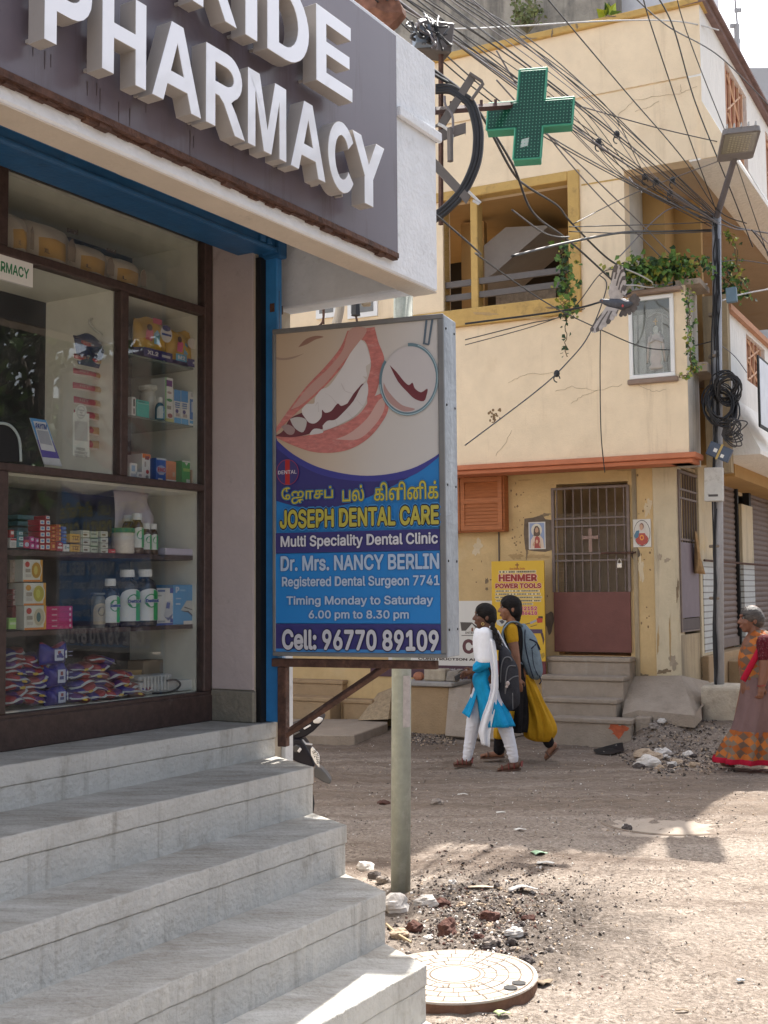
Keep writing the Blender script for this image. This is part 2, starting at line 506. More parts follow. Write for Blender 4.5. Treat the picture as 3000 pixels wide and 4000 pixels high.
pane(-.682, -.171, 2.127, 2.938)
pane(-1.352, -.171, 2.976, 3.302)
pane(-2.54, -1.42, 2.976, 3.302)
dp=.42
bk=wb-.05-dp
c=MB()
c.box(PH, -.171, -.155, bk, wb-.051, 1.16, 3.30)
c.box(PH, -2.6, -.172, bk, wb-.052, 1.135, 1.16)
c.box(PH, -2.6, -.172, bk, wb-.053, 2.085, 2.11)
c.box(PH, -2.6, -.172, bk, wb-.053, 2.945, 2.968)
c.box(PH, -2.6, -.172, bk, wb-.052, 3.285, 3.30)
c.box(PH, -.728, -.712, bk, wb-.053, 2.11, 2.945)
c.box(PH, -1.39, -1.372, bk, wb-.053, 1.16, 2.085)
c.build('case', M['shop_inner'], sw)
c=MB();c.box(PH, -2.6, -.16, bk-.014, bk-.002, 1.14, 2.10);c.box(PH, -.727, -.16, bk-.014, bk-.002, 2.10, 2.96)
c.box(PH, -2.6, -.16, bk-.014, bk-.002, 2.961, 3.29)
c.build('back_panel', M['dark_inner'], sw)
c=MB();c.box(PH, -3.3, -.2, -3.2, -3.15, .9, 3.3);c.box(PH, -3.3, -.2, -3.14, bk-.02, 1.0, 1.05)
for z_ in (1.4, 1.8, 2.2, 2.6):c.box(PH, -3.2, -.3, -3.149, -2.9, z_, z_+.03)
c.box(PH, -.21, -.165, -3.14, bk-.02, 1.0, 3.3);c.box(PH, -3.3, -.2, -3.14, bk-.02, 3.31, 3.33)
c.build('shop_room', M['dark_inner'], sw)
SH={}
def shelf(name, uv0, uv1, a0, a1, thick, m, b_=-.36):
 z0=(PH.hit(uv0, b_)[1]+PH.hit(uv1, b_)[1])/2
 k=MB();k.box(PH, a0, a1, bk, b_, z0-thick, z0)
 k.build('shelf', m, sw);SH[name]=z0
shelf('c1', zY(75, 512), zY(925, 745), -.71, -.173, .008, M['shelf_glass'])
shelf('c2', zY(70, 1235), zY(940, 1392), -.71, -.173, .008, M['shelf_glass'])
shelf('A', zE(60, 372), zE(1215, 412), -1.37, -.173, .022, M['brown_wood'])
shelf('B', zE(60, 848), zE(1215, 815), -1.37, -.173, .020, M['brown_wood'])
# - roller shutter
rs=thing('roller_shutter', 'blue steel roller shutter box and side rail above the pharmacy window', 'roller shutter', PH.p(-.7, .0, 1.02))
b=MB()
b.box(PH, -5, -.07, -.14, .05, 3.215, 3.298)
b.box(PH, -5, -.07, .0505, .062, 3.216, 3.232)
b.box(PH, -5, -.07, .0505, .058, 3.268, 3.275)
b.box(PH, -5, -.07, .0505, .058, 3.284, 3.297)
b.build('shutter_box', M['blue_paint'], rs, bevel=.005)
b=MB();b.box(PH, -.068, -.008, -.10, .075, 3.19, 3.30);b.box(PH, -.085, -.069, -.02, .07, 3.205, 3.235)
b.build('end_bracket', M['blue_paint'], rs, bevel=.008, seg=2)
b=MB();b.box(PH, -.20, -.16, .0508, .066, 3.235, 3.265);b.box(PH, -.145, -.115, .0508, .066, 3.235, 3.262)
b.build('hasp', M['blue_paint'], rs, bevel=.003)
b=MB()
b.box(PH, -.050, -.010, -.03, .045, 1.022, 3.195)
b.build('guide_rail', M['blue_rail'], rs, bevel=.004)
b=MB();b.box(PH, -.092, -.051, -.06, -.02, 1.022, 3.195)
b.build('rail_slot', M['black'], rs)
b=MB()
p0=PH.P(zA(380, 755), .075);p1=PH.P(zA(500, 860), .09);p2=PH.P(zA(640, 975), .10);p3=PH.P(zA(800, 1045), .10);p4=PH.P(zA(995, 1042), .075)
def spline(ps, n=8):
 ps=[V(p)for p in ps];out=[]
 for i in range(len(ps)-1):
  a=ps[max(i-1, 0)];q=ps[i];r=ps[i+1];d=ps[min(i+2, len(ps)-1)]
  for k in range(n):
   t=k/n
   out.append(.5*((2*q)+(r-a)*t+(2*a-5*q+4*r-d)*t*t+(3*q-a-3*r+d)*t**3))
 out.append(ps[-1]);return out
b.tube(spline([p0, p1, p2, p3, p4]), .008, 6, flat=1.6)
tag(b.build('loose_cable', mat('grey_cable', (.42, .37, .30), .6), smooth=True), 'flat grey cable sagging in front of the blue shutter box', 'cable')
# - fascia sign
fs_=thing('fascia_sign', 'large mauve pharmacy name board with raised white letters along the canopy', 'shop sign', PH.p(-1.5, .8, 3.06))
b=MB();b.box(PH, -6.4, -.205, .773, .800, 3.055, 4.01)
b.build('board', M['purple_panel'], fs_)
b=MB();b.box(PH, -6.4, -.205, .774, .806, 3.033, 3.054)
n=60
for k in range(n):
 a_=-3.2+3.0*k/n
 b.box(PH, a_, a_+.05, .772, .780+.02*random.random(), 3.018+.012*random.random(), 3.0335)
b.build('rusty_edge', M['rust'], fs_)
def arc(cx, cy, rx, ry, a0, a1, n=10):
 return [(cx+rx*math.cos(R(a0+(a1-a0)*i/n)), cy+ry*math.sin(R(a0+(a1-a0)*i/n)))for i in range(n+1)]
CH={'P':[[(0, 0), (.25, 0), (.25, .36)]+arc(.56, .68, .44, .32, -90, 90)+[(0, 1)], [(.25, .54)]+arc(.52, .68, .24, .14, -90, 90)+[(.25, .82)]], 'H':[[(0, 0), (.26, 0), (.26, .41), (.74, .41), (.74, 0), (1, 0), (1, 1), (.74, 1), (.74, .59), (.26, .59), (.26, 1), (0, 1)]], 'A':[[(0, 0), (.22, 0), (.30, .22), (.70, .22), (.78, 0), (1, 0), (.62, 1), (.38, 1)], [(.37, .40), (.63, .40), (.5, .76)]], 'R':[[(0, 0), (.23, 0), (.23, .41), (.32, .41), (.44, .34), (.72, 0), (1, 0), (.76, .29), (.64, .40)]+arc(.53, .71, .39, .29, -62, 90)+[(0, 1)], [(.23, .58)]+arc(.5, .70, .20, .12, -90, 90)+[(.23, .82)]], 'M':[[(0, 0), (.19, 0), (.19, .74), (.40, 0), (.60, 0), (.81, .74), (.81, 0), (1, 0), (1, 1), (.70, 1), (.5, .32), (.30, 1), (0, 1)]], 'C':[arc(.5, .5, .5, .5, 36, 324, 26)+list(reversed(arc(.5, .5, .25, .31, 30, 330, 26)))], 'Y':[[(.37, 0), (.63, 0), (.63, .41), (1, 1), (.73, 1), (.5, .62), (.27, 1), (0, 1), (.37, .41)]], 'I':[[(0, 0), (1, 0), (1, 1), (0, 1)]], 'D':[[(0, 0)]+arc(.42, .5, .58, .5, -90, 90, 14)+[(0, 1)], [(.27, .17)]+arc(.40, .5, .33, .33, -90, 90, 12)+[(.27, .83)]], 'E':[[(0, 0), (1, 0), (1, .18), (.27, .18), (.27, .42), (.92, .42), (.92, .59), (.27, .59), (.27, .82), (.96, .82), (.96, 1), (0, 1)]], }
def letter(ch, a0, a1, c0, c1, dep=.085):
 k=MB();k.solid(PH, CH[ch], a0, a1, c0, c1, .836, .815+dep)
 k.box(PH, a0+.02, a0+.03, .8005, .8355, c0+.02, c0+.03, 1)
 k.build('letter', [M['letter'], M['letter_side']], fs_, bevel=.0015)
bF=.9
row=[('P', zA(262, 190), zA(543, 60)), ('H', zA(603, 375), zA(862, 510)), ('A', zA(898, 540), zA(1187, 690)), ('R', zA(1215, 710), zA(1446, 835)), ('M', zA(1462, 845), zB(197, 1065)), ('A', zB(228, 1085), zB(452, 1205)), ('C', zB(468, 1190), zB(650, 1210)), ('Y', zB(625, 930), zB(834, 1030))]
for ch, l, r in row:
 a0=PH.hit(l, bF)[0];a1=PH.hit(r, bF)[0]
 c0, c1=(3.138, 3.405)
 if ch=='C':c0, c1=3.134, 3.409
 letter(ch, a0, a1, c0-.0, c1)
row2=[('I', zA(1447, 165), zA(1516, 225)), ('D', zB(75, 290), zB(345, 330)), ('E', zB(393, 515), zB(627, 668))]
for ch, l, r in row2:
 letter(ch, PH.hit(l, bF)[0], PH.hit(r, bF)[0], 3.512, 3.806)
ai=PH.hit(zA(1447, 165), bF)[0]
letter('R', ai-.27, ai-.045, 3.512, 3.806)
letter('P', ai-.58, ai-.34, 3.512, 3.806)
k=MB()
s1=PH.hit(zD(0, 160), wb+.001);s2=PH.hit(zD(200, 335), wb+.001)
sz0, sz1=s2[1], PH.hit(zD(200, 195), wb+.001)[1]
k.box(PH, s2[0]-.62, s2[0], wb-.022, wb-.006, sz0, sz1)
o=k.build('glass_sign', M['white_board']);tag(o, 'small white sign with green pharmacy lettering at the top of the counter glass', 'sign')
k=MB();ta=PH.hit(zD(177, 290), wb);tt=PH.hit(zD(177, 232), wb)
ar_=PH.hit(zD(177, 260), wb)[0];al_=PH.hit(zD(-8, 210), wb)[0]
k.text(PH, 'PHARMACY', ar_-(ar_-al_)*1.42, ar_, sz0+.028, sz1-.025, wb-.0058, .001, .022)
k.build('lettering', M['green_ink'], o)
# - hanging dental sign box
SL=atY(590, 1066, 5.43);SR=atY(962, 1055, 5.13)
sx=V((SR.x-SL.x, SR.y-SL.y, 0));SWID=sx.length;sx.normalize()
SG=Frame(SL, sx, V((sx.y, -sx.x, 0)))
c0=(SG.hit((592, 1420))[1]+SG.hit((962, 1417))[1])/2
c1=(SG.hit((590, 713))[1]+SG.hit((960, 677))[1])/2
SD=.18
M['sign_art']={}
def flat(name, col, rough=.35):return mat('print_%s_%03d_%03d_%03d'%(name, col[0]*999, col[1]*999, col[2]*999), col, rough, .02, 3, spec=.45)
ds=thing('hanging_sign', 'tall lightbox sign of a dental clinic with a big smile, hung beside the pharmacy', 'sign', SG.p(SWID/2, -SD/2, c0))
b=MB();b.box(SG, 0, SWID, -SD, -.004, c0, c1);b.build('box', M['galv'], ds, bevel=.004)
b=MB()
fwid=.022
b.box(SG, -.001, SWID+.001, -.0035, .008, c1-fwid, c1+.001);b.box(SG, -.001, SWID+.001, -.0035, .008, c0-.001, c0+.018)
b.box(SG, -.001, fwid*.7, -.0035, .0078, c0+.018, c1-fwid);b.box(SG, SWID-fwid*1.2, SWID+.001, -.0035, .0078, c0+.018, c1-fwid)
b.build('rim', M['alu_dark'], ds, bevel=.003)
ART0=(fwid*.7, SWID-fwid*1.2, c0+.018, c1-fwid)
art_n=[0]
def art(name, col, polys, label=None, dz=None):
 """flat printed shapes on the sign face, each a hair in front of the last"""
 art_n[0]+=1
 lay=-.003+.00026*art_n[0]
 k=MB()
 for pl in polys:
  pts=[]
  for uv in pl:
   a_, c_=SG.hit(uv, 0)
   pts.append(SG.p(min(max(a_, ART0[0]), ART0[1]), lay, min(max(c_, ART0[2]), ART0[3])))
  k.poly(pts)
 return k.build(name, flat(name, col)if not hasattr(col, 'name')else col, ds)
def sg_rect(name, col, a0, a1, z0, z1):
 art_n[0]+=1;lay=-.003+.00026*art_n[0]
 k=MB();k.poly([SG.p(a0, lay, z0), SG.p(a1, lay, z0), SG.p(a1, lay, z1), SG.p(a0, lay, z1)])
 return k.build(name, flat(name, col), ds)
def cv(pts, f_=zM, n=6, closed=False):
 ps=[V((x, y, 0))for x, y in pts]
 return [f_(p.x, p.y)for p in spline(ps, n)]
o=sg_rect('skin_background', (.47, .395, .32), *ART0)
o.data.materials[0]=graded('print_skin', ((-.40, (.46, .33, .22)), (-.12, (.54, .44, .345)), (.12, (.55, .51, .47)), (.40, (.56, .54, .52))))
art('lower_blue', (.014, .19, .50), [[zM(130, 1560)]+cv([(130, 1560), (400, 1625), (700, 1605), (1000, 1500), (1300, 1340), (1520, 1185)])+[zF(960, 2035), zF(80, 2045)]])
art('navy_field', (.035, .030, .16), [cv([(130, 1040), (300, 1190), (550, 1310), (900, 1365), (1250, 1310), (1520, 1165)])+cv([(1520, 1185), (1300, 1340), (1000, 1500), (700, 1605), (400, 1625), (130, 1560)])])
art('blue_arc', (.045, .045, .25), [cv([(130, 1040), (300, 1190), (550, 1310), (900, 1365), (1250, 1310), (1520, 1165)])+cv([(1520, 1180), (1250, 1370), (900, 1412), (550, 1365), (300, 1245), (130, 1110)])])
art('nostril', (.30, .17, .13), [cv([(340, 325), (400, 260), (480, 232), (545, 240), (480, 262), (410, 300), (340, 325)])])
art('nose_shade', (.34, .25, .20), [cv([(130, 395), (220, 412), (320, 395), (385, 375), (300, 415), (210, 428), (130, 415)])])
art('upper_lip', (.46, .18, .16), [cv([(140, 1010), (250, 850), (400, 650), (560, 480), (680, 330), (740, 190)])+cv([(960, 160), (990, 280), (1040, 430), (1000, 600), (960, 720), (900, 780)])+cv([(900, 600), (930, 440), (860, 265), (700, 480), (540, 660), (300, 880), (150, 1030)])])
art('lip_light', (.50, .30, .26), [cv([(280, 830), (420, 650), (580, 500), (700, 350), (760, 180), (890, 170), (860, 255), (700, 450), (560, 620), (380, 780), (280, 830)])])
art('lower_lip', (.46, .19, .175), [cv([(150, 1050), (300, 1120), (450, 1170), (600, 1180), (760, 1150), (900, 1070), (1000, 960), (1070, 830), (1050, 700), (960, 720)])+cv([(900, 780), (840, 860), (740, 930), (600, 985), (450, 1030), (300, 1050), (150, 1040)])])
art('lip_gloss', (.56, .36, .32), [cv([(640, 1070), (760, 1020), (900, 900), (990, 760), (1040, 740), (1030, 850), (940, 980), (820, 1070), (640, 1070)])])
art('mouth', (.14, .035, .045), [cv([(150, 1045), (220, 1000), (280, 900), (420, 830), (560, 720), (760, 640), (860, 620), (905, 640), (880, 760), (800, 850), (640, 940), (450, 1020), (300, 1052), (150, 1045)])])
art('upper_teeth', (.64, .61, .60), [cv([(370, 830), (410, 785), (470, 780), (480, 730), (530, 665), (590, 640), (680, 520), (760, 380), (850, 262)], n=3)+cv([(890, 300), (930, 440), (890, 480), (900, 560), (865, 560), (890, 590), (850, 630), (790, 700)], n=3)+cv([(740, 780), (690, 800), (660, 780), (610, 840), (560, 855), (535, 830), (530, 890), (480, 940), (430, 935), (400, 900), (375, 865)], n=3)])
art('canine', (.50, .47, .45), [cv([(275, 905), (330, 890), (390, 900), (412, 935), (385, 1010), (340, 1000), (300, 960), (275, 905)], n=3)])
art('molar', (.34, .24, .23), [cv([(205, 965), (260, 950), (315, 985), (300, 1030), (250, 1025), (205, 965)], n=3)])
art('lower_teeth', (.60, .57, .56), [cv([(540, 960), (580, 920), (640, 912), (700, 860), (790, 760), (850, 650), (900, 610), (908, 700), (870, 800), (790, 890), (680, 950), (600, 985), (545, 1000)], n=3), cv([(435, 1025), (470, 985), (530, 990), (540, 1018), (440, 1035)], n=3)])
lipm=mat('print_lips', (.50, .175, .155), .35, .25, 26, stain=((.62, .36, .33), .42, 18), stretch=(1, 1, 2.5))
for o_ in list(ds.children):
 if o_.name.startswith(('upper_lip', 'lower_lip')):o_.data.materials[0]=lipm
for nm_, pts in (('tooth_line', ((480, 800), (500, 770), (505, 850))), ('tooth_line', ((560, 700), (600, 720), (655, 785))), ('tooth_line', ((690, 620), (720, 680), (780, 700))), ('tooth_line', ((640, 915), (650, 940), (655, 965))), ('tooth_line', ((735, 850), (765, 880), (780, 900))), ('tooth_line', ((815, 750), (850, 790), (868, 800)))):
 art(nm_, (.54, .50, .49), [cv(pts, n=4)+[zM(x+5, y-2)for x, y in reversed(pts)]])
def ring(cx, cy, rx, ry, t, n=40, a0=0, a1=6.2832, rot=0):
 o_, i_=[], []
 for k in range(n+1):
  a=a0+(a1-a0)*k/n
  ca, sa=math.cos(a), math.sin(a)
  for L_, q in ((o_, 1), (i_, 1-t)):
   x, y=rx*q*ca, ry*q*sa
   L_.append((cx+x*math.cos(rot)-y*math.sin(rot), cy+x*math.sin(rot)+y*math.cos(rot)))
 return [[zM(*o_[k]), zM(*o_[k+1]), zM(*i_[k+1]), zM(*i_[k])]for k in range(n)], [zM(*p)for p in i_]
rg, inn=ring(1240, 585, 240, 295, .09, 40, -1.75, 3.6, .12)
rg2, inn=ring(1240, 585, 240, 295, .09, 40, 0, 6.2832, .12)
art('mirror_glass', (.54, .51, .505), [inn])
art('mirror_lip', (.42, .26, .24), [cv([(1035, 610), (1080, 690), (1180, 790), (1290, 825), (1200, 845), (1090, 780), (1040, 690), (1035, 610)])])
art('mirror_mouth', (.15, .03, .04), [cv([(1085, 470), (1140, 525), (1200, 600), (1240, 632), (1270, 612), (1290, 660), (1340, 690), (1390, 660), (1385, 710), (1360, 762), (1290, 745), (1230, 690), (1150, 600), (1085, 470)], n=3)])
art('mirror_rim', (.13, .21, .25), rg)
rg3, _=ring(1240, 585, 236, 290, .025, 40, -1.4, 2.9, .12)
art('rim_glint', (.38, .50, .54), rg3)
art('mirror_handle', (.10, .14, .18), [[zM(1375, 95), zM(1392, 92), zM(1372, 290), zM(1355, 292)], [zM(1422, 90), zM(1440, 88), zM(1408, 305), zM(1392, 305)], [zM(1355, 285), zM(1405, 298), zM(1400, 312), zM(1352, 300)]])
sg_rect('navy_band', (.035, .030, .16), ART0[0], ART0[1], SG.hit(zF(520, 1503))[1], SG.hit(zF(520, 1398))[1])
sg_rect('navy_foot', (.035, .030, .16), ART0[0], ART0[1], SG.hit(zF(520, 2025))[1], SG.hit(zF(520, 1870))[1])
sg_rect('sky_line', (.05, .22, .52), ART0[0], ART0[1], ART0[2], ART0[2]+.014)
sg_rect('sky_panel', (.012, .20, .54), ART0[0], ART0[1], SG.hit(zF(520, 1866))[1], SG.hit(zF(520, 1507))[1])
rg4, inn4=ring(260, 1337, 90, 104, .045, 36)
art('logo_disc', (.05, .035, .15), [inn4])
art('logo_ring', (.35, .05, .10), rg4)
art('logo_bar', (.40, .02, .02), [[zM(240, 1240), zM(278, 1240), zM(278, 1435), zM(240, 1435)]])
def sgt(name, body, l, r, top, bot, col, bold=0.0, outline=None, out_col=None, out2=None, out2_col=None, f_=zF):
 a0=SG.hit(f_(l, (top+bot)/2))[0];a1=SG.hit(f_(r, (top+bot)/2))[0]
 zt=SG.hit(f_((l+r)/2, top))[1];zb=SG.hit(f_((l+r)/2, bot))[1]
 if out2:
  art_n[0]+=1;k=MB();k.text(SG, body, a0, a1, zb, zt, -.003+.00026*art_n[0], 0, bold, out2);k.build(name+'_halo', flat(name+'_halo', out2_col), ds)
 if outline:
  art_n[0]+=1;k=MB();k.text(SG, body, a0, a1, zb, zt, -.003+.00026*art_n[0], 0, bold, outline);k.build(name+'_outline', flat(name+'_outline', out_col), ds)
 art_n[0]+=1;k=MB();k.text(SG, body, a0, a1, zb, zt, -.003+.00026*art_n[0], 0, bold);k.build(name, flat(name, col), ds)
WH=(.62, .62, .66)
sgt('dental_text', 'DENTAL', 183, 333, 1322, 1352, (.6, .55, .58), .012, f_=zM)
yel=(.46, .40, .06)
BLU=(.05, .25, .55)
sgt('tamil_text', '\u0bc7\u0b9c\u0bbe\u0b9a\u0baa\u0bcd', 133, 395, 1172, 1258, yel, .018, .03, (.01, .01, .012), .06, BLU)
sgt('tamil_text', '\u0baa\u0bb2\u0bcd', 442, 552, 1165, 1248, yel, .018, .03, (.01, .01, .012), .06, BLU)
sgt('tamil_text', '\u0b95\u0bbf\u0bb3\u0bbf\u0ba9\u0bbf\u0b95\u0bcd', 603, 930, 1145, 1240, yel, .018, .03, (.01, .01, .012), .06, BLU)
sgt('clinic_text', 'JOSEPH DENTAL CARE', 125, 933, 1278, 1376, yel, .03, .045, (.006, .006, .03), .08, BLU)
sgt('clinic_text', 'Multi Speciality Dental Clinic', 130, 928, 1413, 1485, WH, .022, .02, (.012, .012, .07))
sgt('doctor_text', 'Dr. Mrs. NANCY BERLIN', 130, 935, 1517, 1597, (.40, .50, .64), .025, .02, (.02, .10, .30))
sgt('doctor_text', 'Registered Dental Surgeon 7741', 137, 937, 1625, 1690, (.42, .52, .66), .022, .02, (.02, .10, .30))
sgt('hours_text', 'Timing Monday to Saturday', 160, 905, 1726, 1783, (.40, .50, .64), .022, .02, (.02, .10, .30))
sgt('hours_text', '6.00 pm to 8.30 pm', 273, 782, 1800, 1853, (.40, .50, .64), .022, .02, (.02, .10, .30))
sgt('phone_text', 'Cell: 96770 89109', 138, 933, 1898, 2005, (.52, .52, .56), .030, .030, (.01, .01, .05))
for z_ in (c0+.12, c0+.42, (c0+c1)/2, c1-.4, c1-.06):
 for n_ in (-.03, -SD+.03):
  k=MB();k.ball(SG.p(SWID+.001, n_, z_), sx*.004, SG.ay*.006, UP*.006, 8, 5);k.build('rivet', M['black'], ds)
bp=c0-.012
k=MB()
k.box(SG, -.02, SWID*.93, -.06, -.02, bp-.04, bp-.003)
wl=SG.hit((612, 1500), -.04)[0]
k.box(SG, wl-.02, wl+.022, -.062, -.018, SG.hit((612, 1612), -.04)[1], bp-.041)
p_a=SG.P((838, 1437), -.04);p_b=SG.P((612, 1590), -.04)
k.tube([p_a, p_b], .020, 4)
k.build('bracket', M['rust'], ds, bevel=.003)
k=MB()
k.box(PH, .10, .165, -.048, -.022, .70, c0+.0)
o=k.build('wall_batten', mat('white_steel', (.62, .63, .64), .5, .1, 9, stain=((.2, .17, .14), .4, 9)), bevel=.004)
tag(o, 'white steel batten bolted to the wall corner below the dental sign', 'batten')
# - grey pole behind the sign
pb=onz(865, 1918, 0)
k=MB()
tp=atY(888, 600, pb.y+.05)
ht=3.4
top=pb+V((.045, .02, ht))
k.tube([pb-V((0, 0, .1)), pb+(top-pb)*.3, pb+(top-pb)*.6, top], .054, 20)
o=k.build('post', mat('grey_green_pipe', (.28, .30, .26), .6, .15, 9, .2, 60, stain=((.40, .41, .38), .5, 12), streak=((.16, .13, .09), .4, 9)), smooth=True)
tag(o, 'round grey green steel post standing in the dirt behind the dental sign', 'post')
k=MB()
pc=pb+(top-pb)*((1.62+(1273-1510)/2550*pb.y)/ht)
def patch(h0, h1, a0, a1):
 ring_=lambda h, a:pb+(top-pb)*(h/ht)+V((math.cos(a)*.0552, math.sin(a)*.0552, 0))
 return lambda x, y:ring_(h0+(h1-h0)*y, a0+(a1-a0)*x)
hz=1.62+(1273-1570)/2550*pb.y
k.grid(patch(hz+.02, hz+.30, R(-80), R(-30)), 6, 3)
k.build('torn_paper', mat('torn_paper', (.42, .38, .37), .8, .2, 30), o)
# = yellow house
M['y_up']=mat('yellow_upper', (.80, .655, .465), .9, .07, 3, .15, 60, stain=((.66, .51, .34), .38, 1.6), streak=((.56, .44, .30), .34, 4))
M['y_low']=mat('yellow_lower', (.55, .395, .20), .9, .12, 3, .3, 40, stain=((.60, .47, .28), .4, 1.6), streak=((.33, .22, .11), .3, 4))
M['ochre']=mat('ochre_trim', (.52, .34, .115), .85, .1, 5, .2, 50, stain=((.16, .11, .06), .45, 5))
M['orange']=mat('orange_band', (.49, .175, .088), .8, .08, 5, .1, 50)
M['orange_wood']=mat('orange_wood', (.38, .13, .045), .6, .2, 6, .1, 50, stretch=(1, 1, 9))
M['weathered']=mat('weathered_wall', (.36, .33, .28), .9, .2, 4, .4, 40, stain=((.10, .10, .10), .45, 3), streak=((.06, .06, .06), .65, 4))
M['rough_white']=mat('rough_white', (.80, .78, .74), .9, .05, 6, .9, 22, streak=((.55, .52, .48), .3, 12), stretch=(1, 1, .35))
M['pillar']=mat('pale_pillar', (.55, .47, .33), .85, .1, 4, .3, 50, stain=((.60, .43, .18), .4, 2), streak=((.30, .25, .19), .45, 8))
M['tan_in']=mat('tan_interior', (.40, .25, .10), .9, .08, 3)
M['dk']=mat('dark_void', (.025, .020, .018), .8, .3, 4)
M['grey_slab']=mat('grey_slab', (.30, .28, .27), .85, .08, 5)
M['flat_grey']=mat('grey_bar', (.115, .10, .092), .5, .1, 8)
M['concrete']=mat('raw_concrete', (.33, .27, .215), .9, .12, 6, .5, 50, stain=((.20, .16, .12), .4, 3), streak=((.42, .37, .32), .3, 6))
M['concrete_tan']=mat('tan_concrete', (.36, .25, .145), .9, .12, 5, .5, 50, stain=((.24, .19, .13), .4, 3))
M['maroon']=mat('maroon_paint', (.155, .058, .048), .6, .12, 6, .1, 60, stain=((.25, .15, .13), .25, 22), streak=((.11, .05, .045), .3, 10))
M['gate_steel']=mat('gate_steel', (.17, .13, .115), .6, .2, 14)
LB=-.50
yh=thing('yellow_house', 'three storey yellow corner house with ochre window frame and orange floor band across the street', 'house', YB.p(0, -2, 0))
def yz(uv, b=0):return YB.hit(uv, b)
aR1=yz((1484, 800))[0]
aR2=yz((1513, 120))[0]
aL=yz((950, 500))[0]-6.0
zb0=(yz(zG(215, 1172))[1]+yz(zG(1270, 1118))[1])/2
zb1=(yz(zG(215, 1125))[1]+yz(zG(1270, 1072))[1])/2
zpar=yz((1360, 630))[1]
zsl=(yz(zC(730, 1112))[1]+yz(zC(1320, 1000))[1])/2
zgr=yz(zC(810, 565))[1]
zroof=(yz(zC(0, 290))[1]+yz(zC(1210, 40))[1])/2
zcap=(yz(zC(0, 245))[1]+yz(zC(1210, -5))[1])/2
wl_=yz(zG(262, 250))[0];wr_=yz((1229, 500))[0]
wt_=yz((1229, 397))[1];wb_=yz(zG(690, 322))[1]
tr_o=yz((1254, 500))[0];tt_o=yz((1250, 367))[1];tb_o=yz(zG(600, 410))[1]
aJ=yz((1350, 500))[0]
wl2=yz(zG(100, 250))[0];wl2r=yz(zG(228, 250))[0]
TH=.22
b=MB()
def ybox(a0, a1, c0_, c1_, b0=-TH, b1=0):b.box(YB, a0, a1, b0, b1, c0_, c1_)
ybox(aL, aR1, zb1, wb_-.02)
ybox(aL, wl2, wb_-.02, wt_+.04)
ybox(tr_o, aJ, wb_-.02, zsl)
ybox(wl2, tr_o, wt_+.04, zsl)
ybox(aL, wl2, wt_+.04, zsl)
ybox(tr_o, aR1, wb_-.02, zpar, -TH+.002, -.001)
ybox(aL, aR2, zsl, zgr-.012)
ybox(aL, aR2, zgr-.012, zgr+.012, -TH, -.02)
ybox(aL, aR2, zgr+.012, zroof)
zg2=yz(zC(600, 1175))[1]
b.build('upper_wall', M['y_up'], yh)
b=MB();b.box(YB, tr_o+.02, aJ-.001, .0005, .006, zg2-.008, zg2+.008);b.build('wall_groove', M['ochre'], yh)
b=MB();b.box(YB, aL, aR2+.05, -TH-.03, .05, zroof+.001, zcap);b.build('roof_cap', M['ochre'], yh, bevel=.01)
b=MB();zm=zb0+(zb1-zb0)*.45
b.box(YB, aL, aR1+.09, -.3, .09, zm, zb1-.001);b.box(YB, aL, aR1+.05, -.3, .05, zb0, zm-.001);b.build('floor_band', M['orange'], yh, bevel=.006)
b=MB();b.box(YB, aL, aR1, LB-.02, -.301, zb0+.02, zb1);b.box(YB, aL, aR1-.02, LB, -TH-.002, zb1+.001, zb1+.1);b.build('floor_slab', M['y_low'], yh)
b=MB()
b.box(YB, wr_, tr_o, -.12, .035, tb_o, tt_o)
b.box(YB, wl2-3, wr_-.001, -.12, .035, wt_+.03, tt_o)
b.box(YB, wl2-3, wr_-.001, -.2, .06, tb_o-.02, wb_)
b.box(YB, wl2r, wl_, -.2, -.03, wb_, wt_+.03)
b.box(YB, wl2-.15, wl2, -.2, -.03, wb_, wt_+.03)
b.build('window_trim', M['ochre'], yh, bevel=.008)
b=MB()
b.box(YB, wl2-3, wr_+.4, -2.6, -2.5, wb_-.5, wt_+.6)
b.box(YB, wr_+.10, wr_+.16, -2.49, -.24, wb_-.3, wt_+.04)
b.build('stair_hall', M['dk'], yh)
b=MB();b.box(YB, wl2-3, wr_+.5, -2.6, -.24, wt_+.045, wt_+.1);b.box(YB, wl2-.1, wl_-.22, -.9, -.8, wb_, wt_);b.build('hall_ceiling', M['tan_in'], yh)
b=MB()
def yp(uv, d):return YB.P(uv, d)
pl=[zG(262, 100), zG(400, -15), zG(610, -25), zG(345, 205), zG(262, 262)]
b.prism([yp(uv, -.8)for uv in pl], YB.ay*-.9)
b.build('stair_flight', M['grey_slab'], yh)
b=MB();b.box(YB, wl_, wl_+.75, -1.2, -.6, wb_-.1, wb_+.28);b.build('stair_landing', mat('tan_rubble', (.26, .2, .14), .9, .4, 12), yh)
for (y0_, y1_)in ((265, 200), (330, 265)):
 b=MB();z_=(yz(zG(80, y0_), -.08)[1]+yz(zG(655, y1_), -.08)[1])/2
 b.box(YB, wl2-.6, wr_, -.10, -.06, z_-.035, z_+.035);b.build('window_rail', M['flat_grey'], yh)
for (x0_, x1_)in ((370, 590), (700, 1010)):
 b=MB();l_=yz(zT(x0_, 880))[0];r_=yz(zT(x1_, 850))[0]
 zz=yz(zT(x0_+100, 920))[1];
 b.box(YB, l_, r_, -.05, .03, zz, zz+.9);o=b.build('window', mat('white_frame', (.78, .78, .77), .5, .04), yh)
 b=MB();b.box(YB, l_+.05, r_-.05, .0305, .034, zz+.06, zz+.85);b.build('pane', mat('grey_pane', (.20, .20, .19), .2), o)
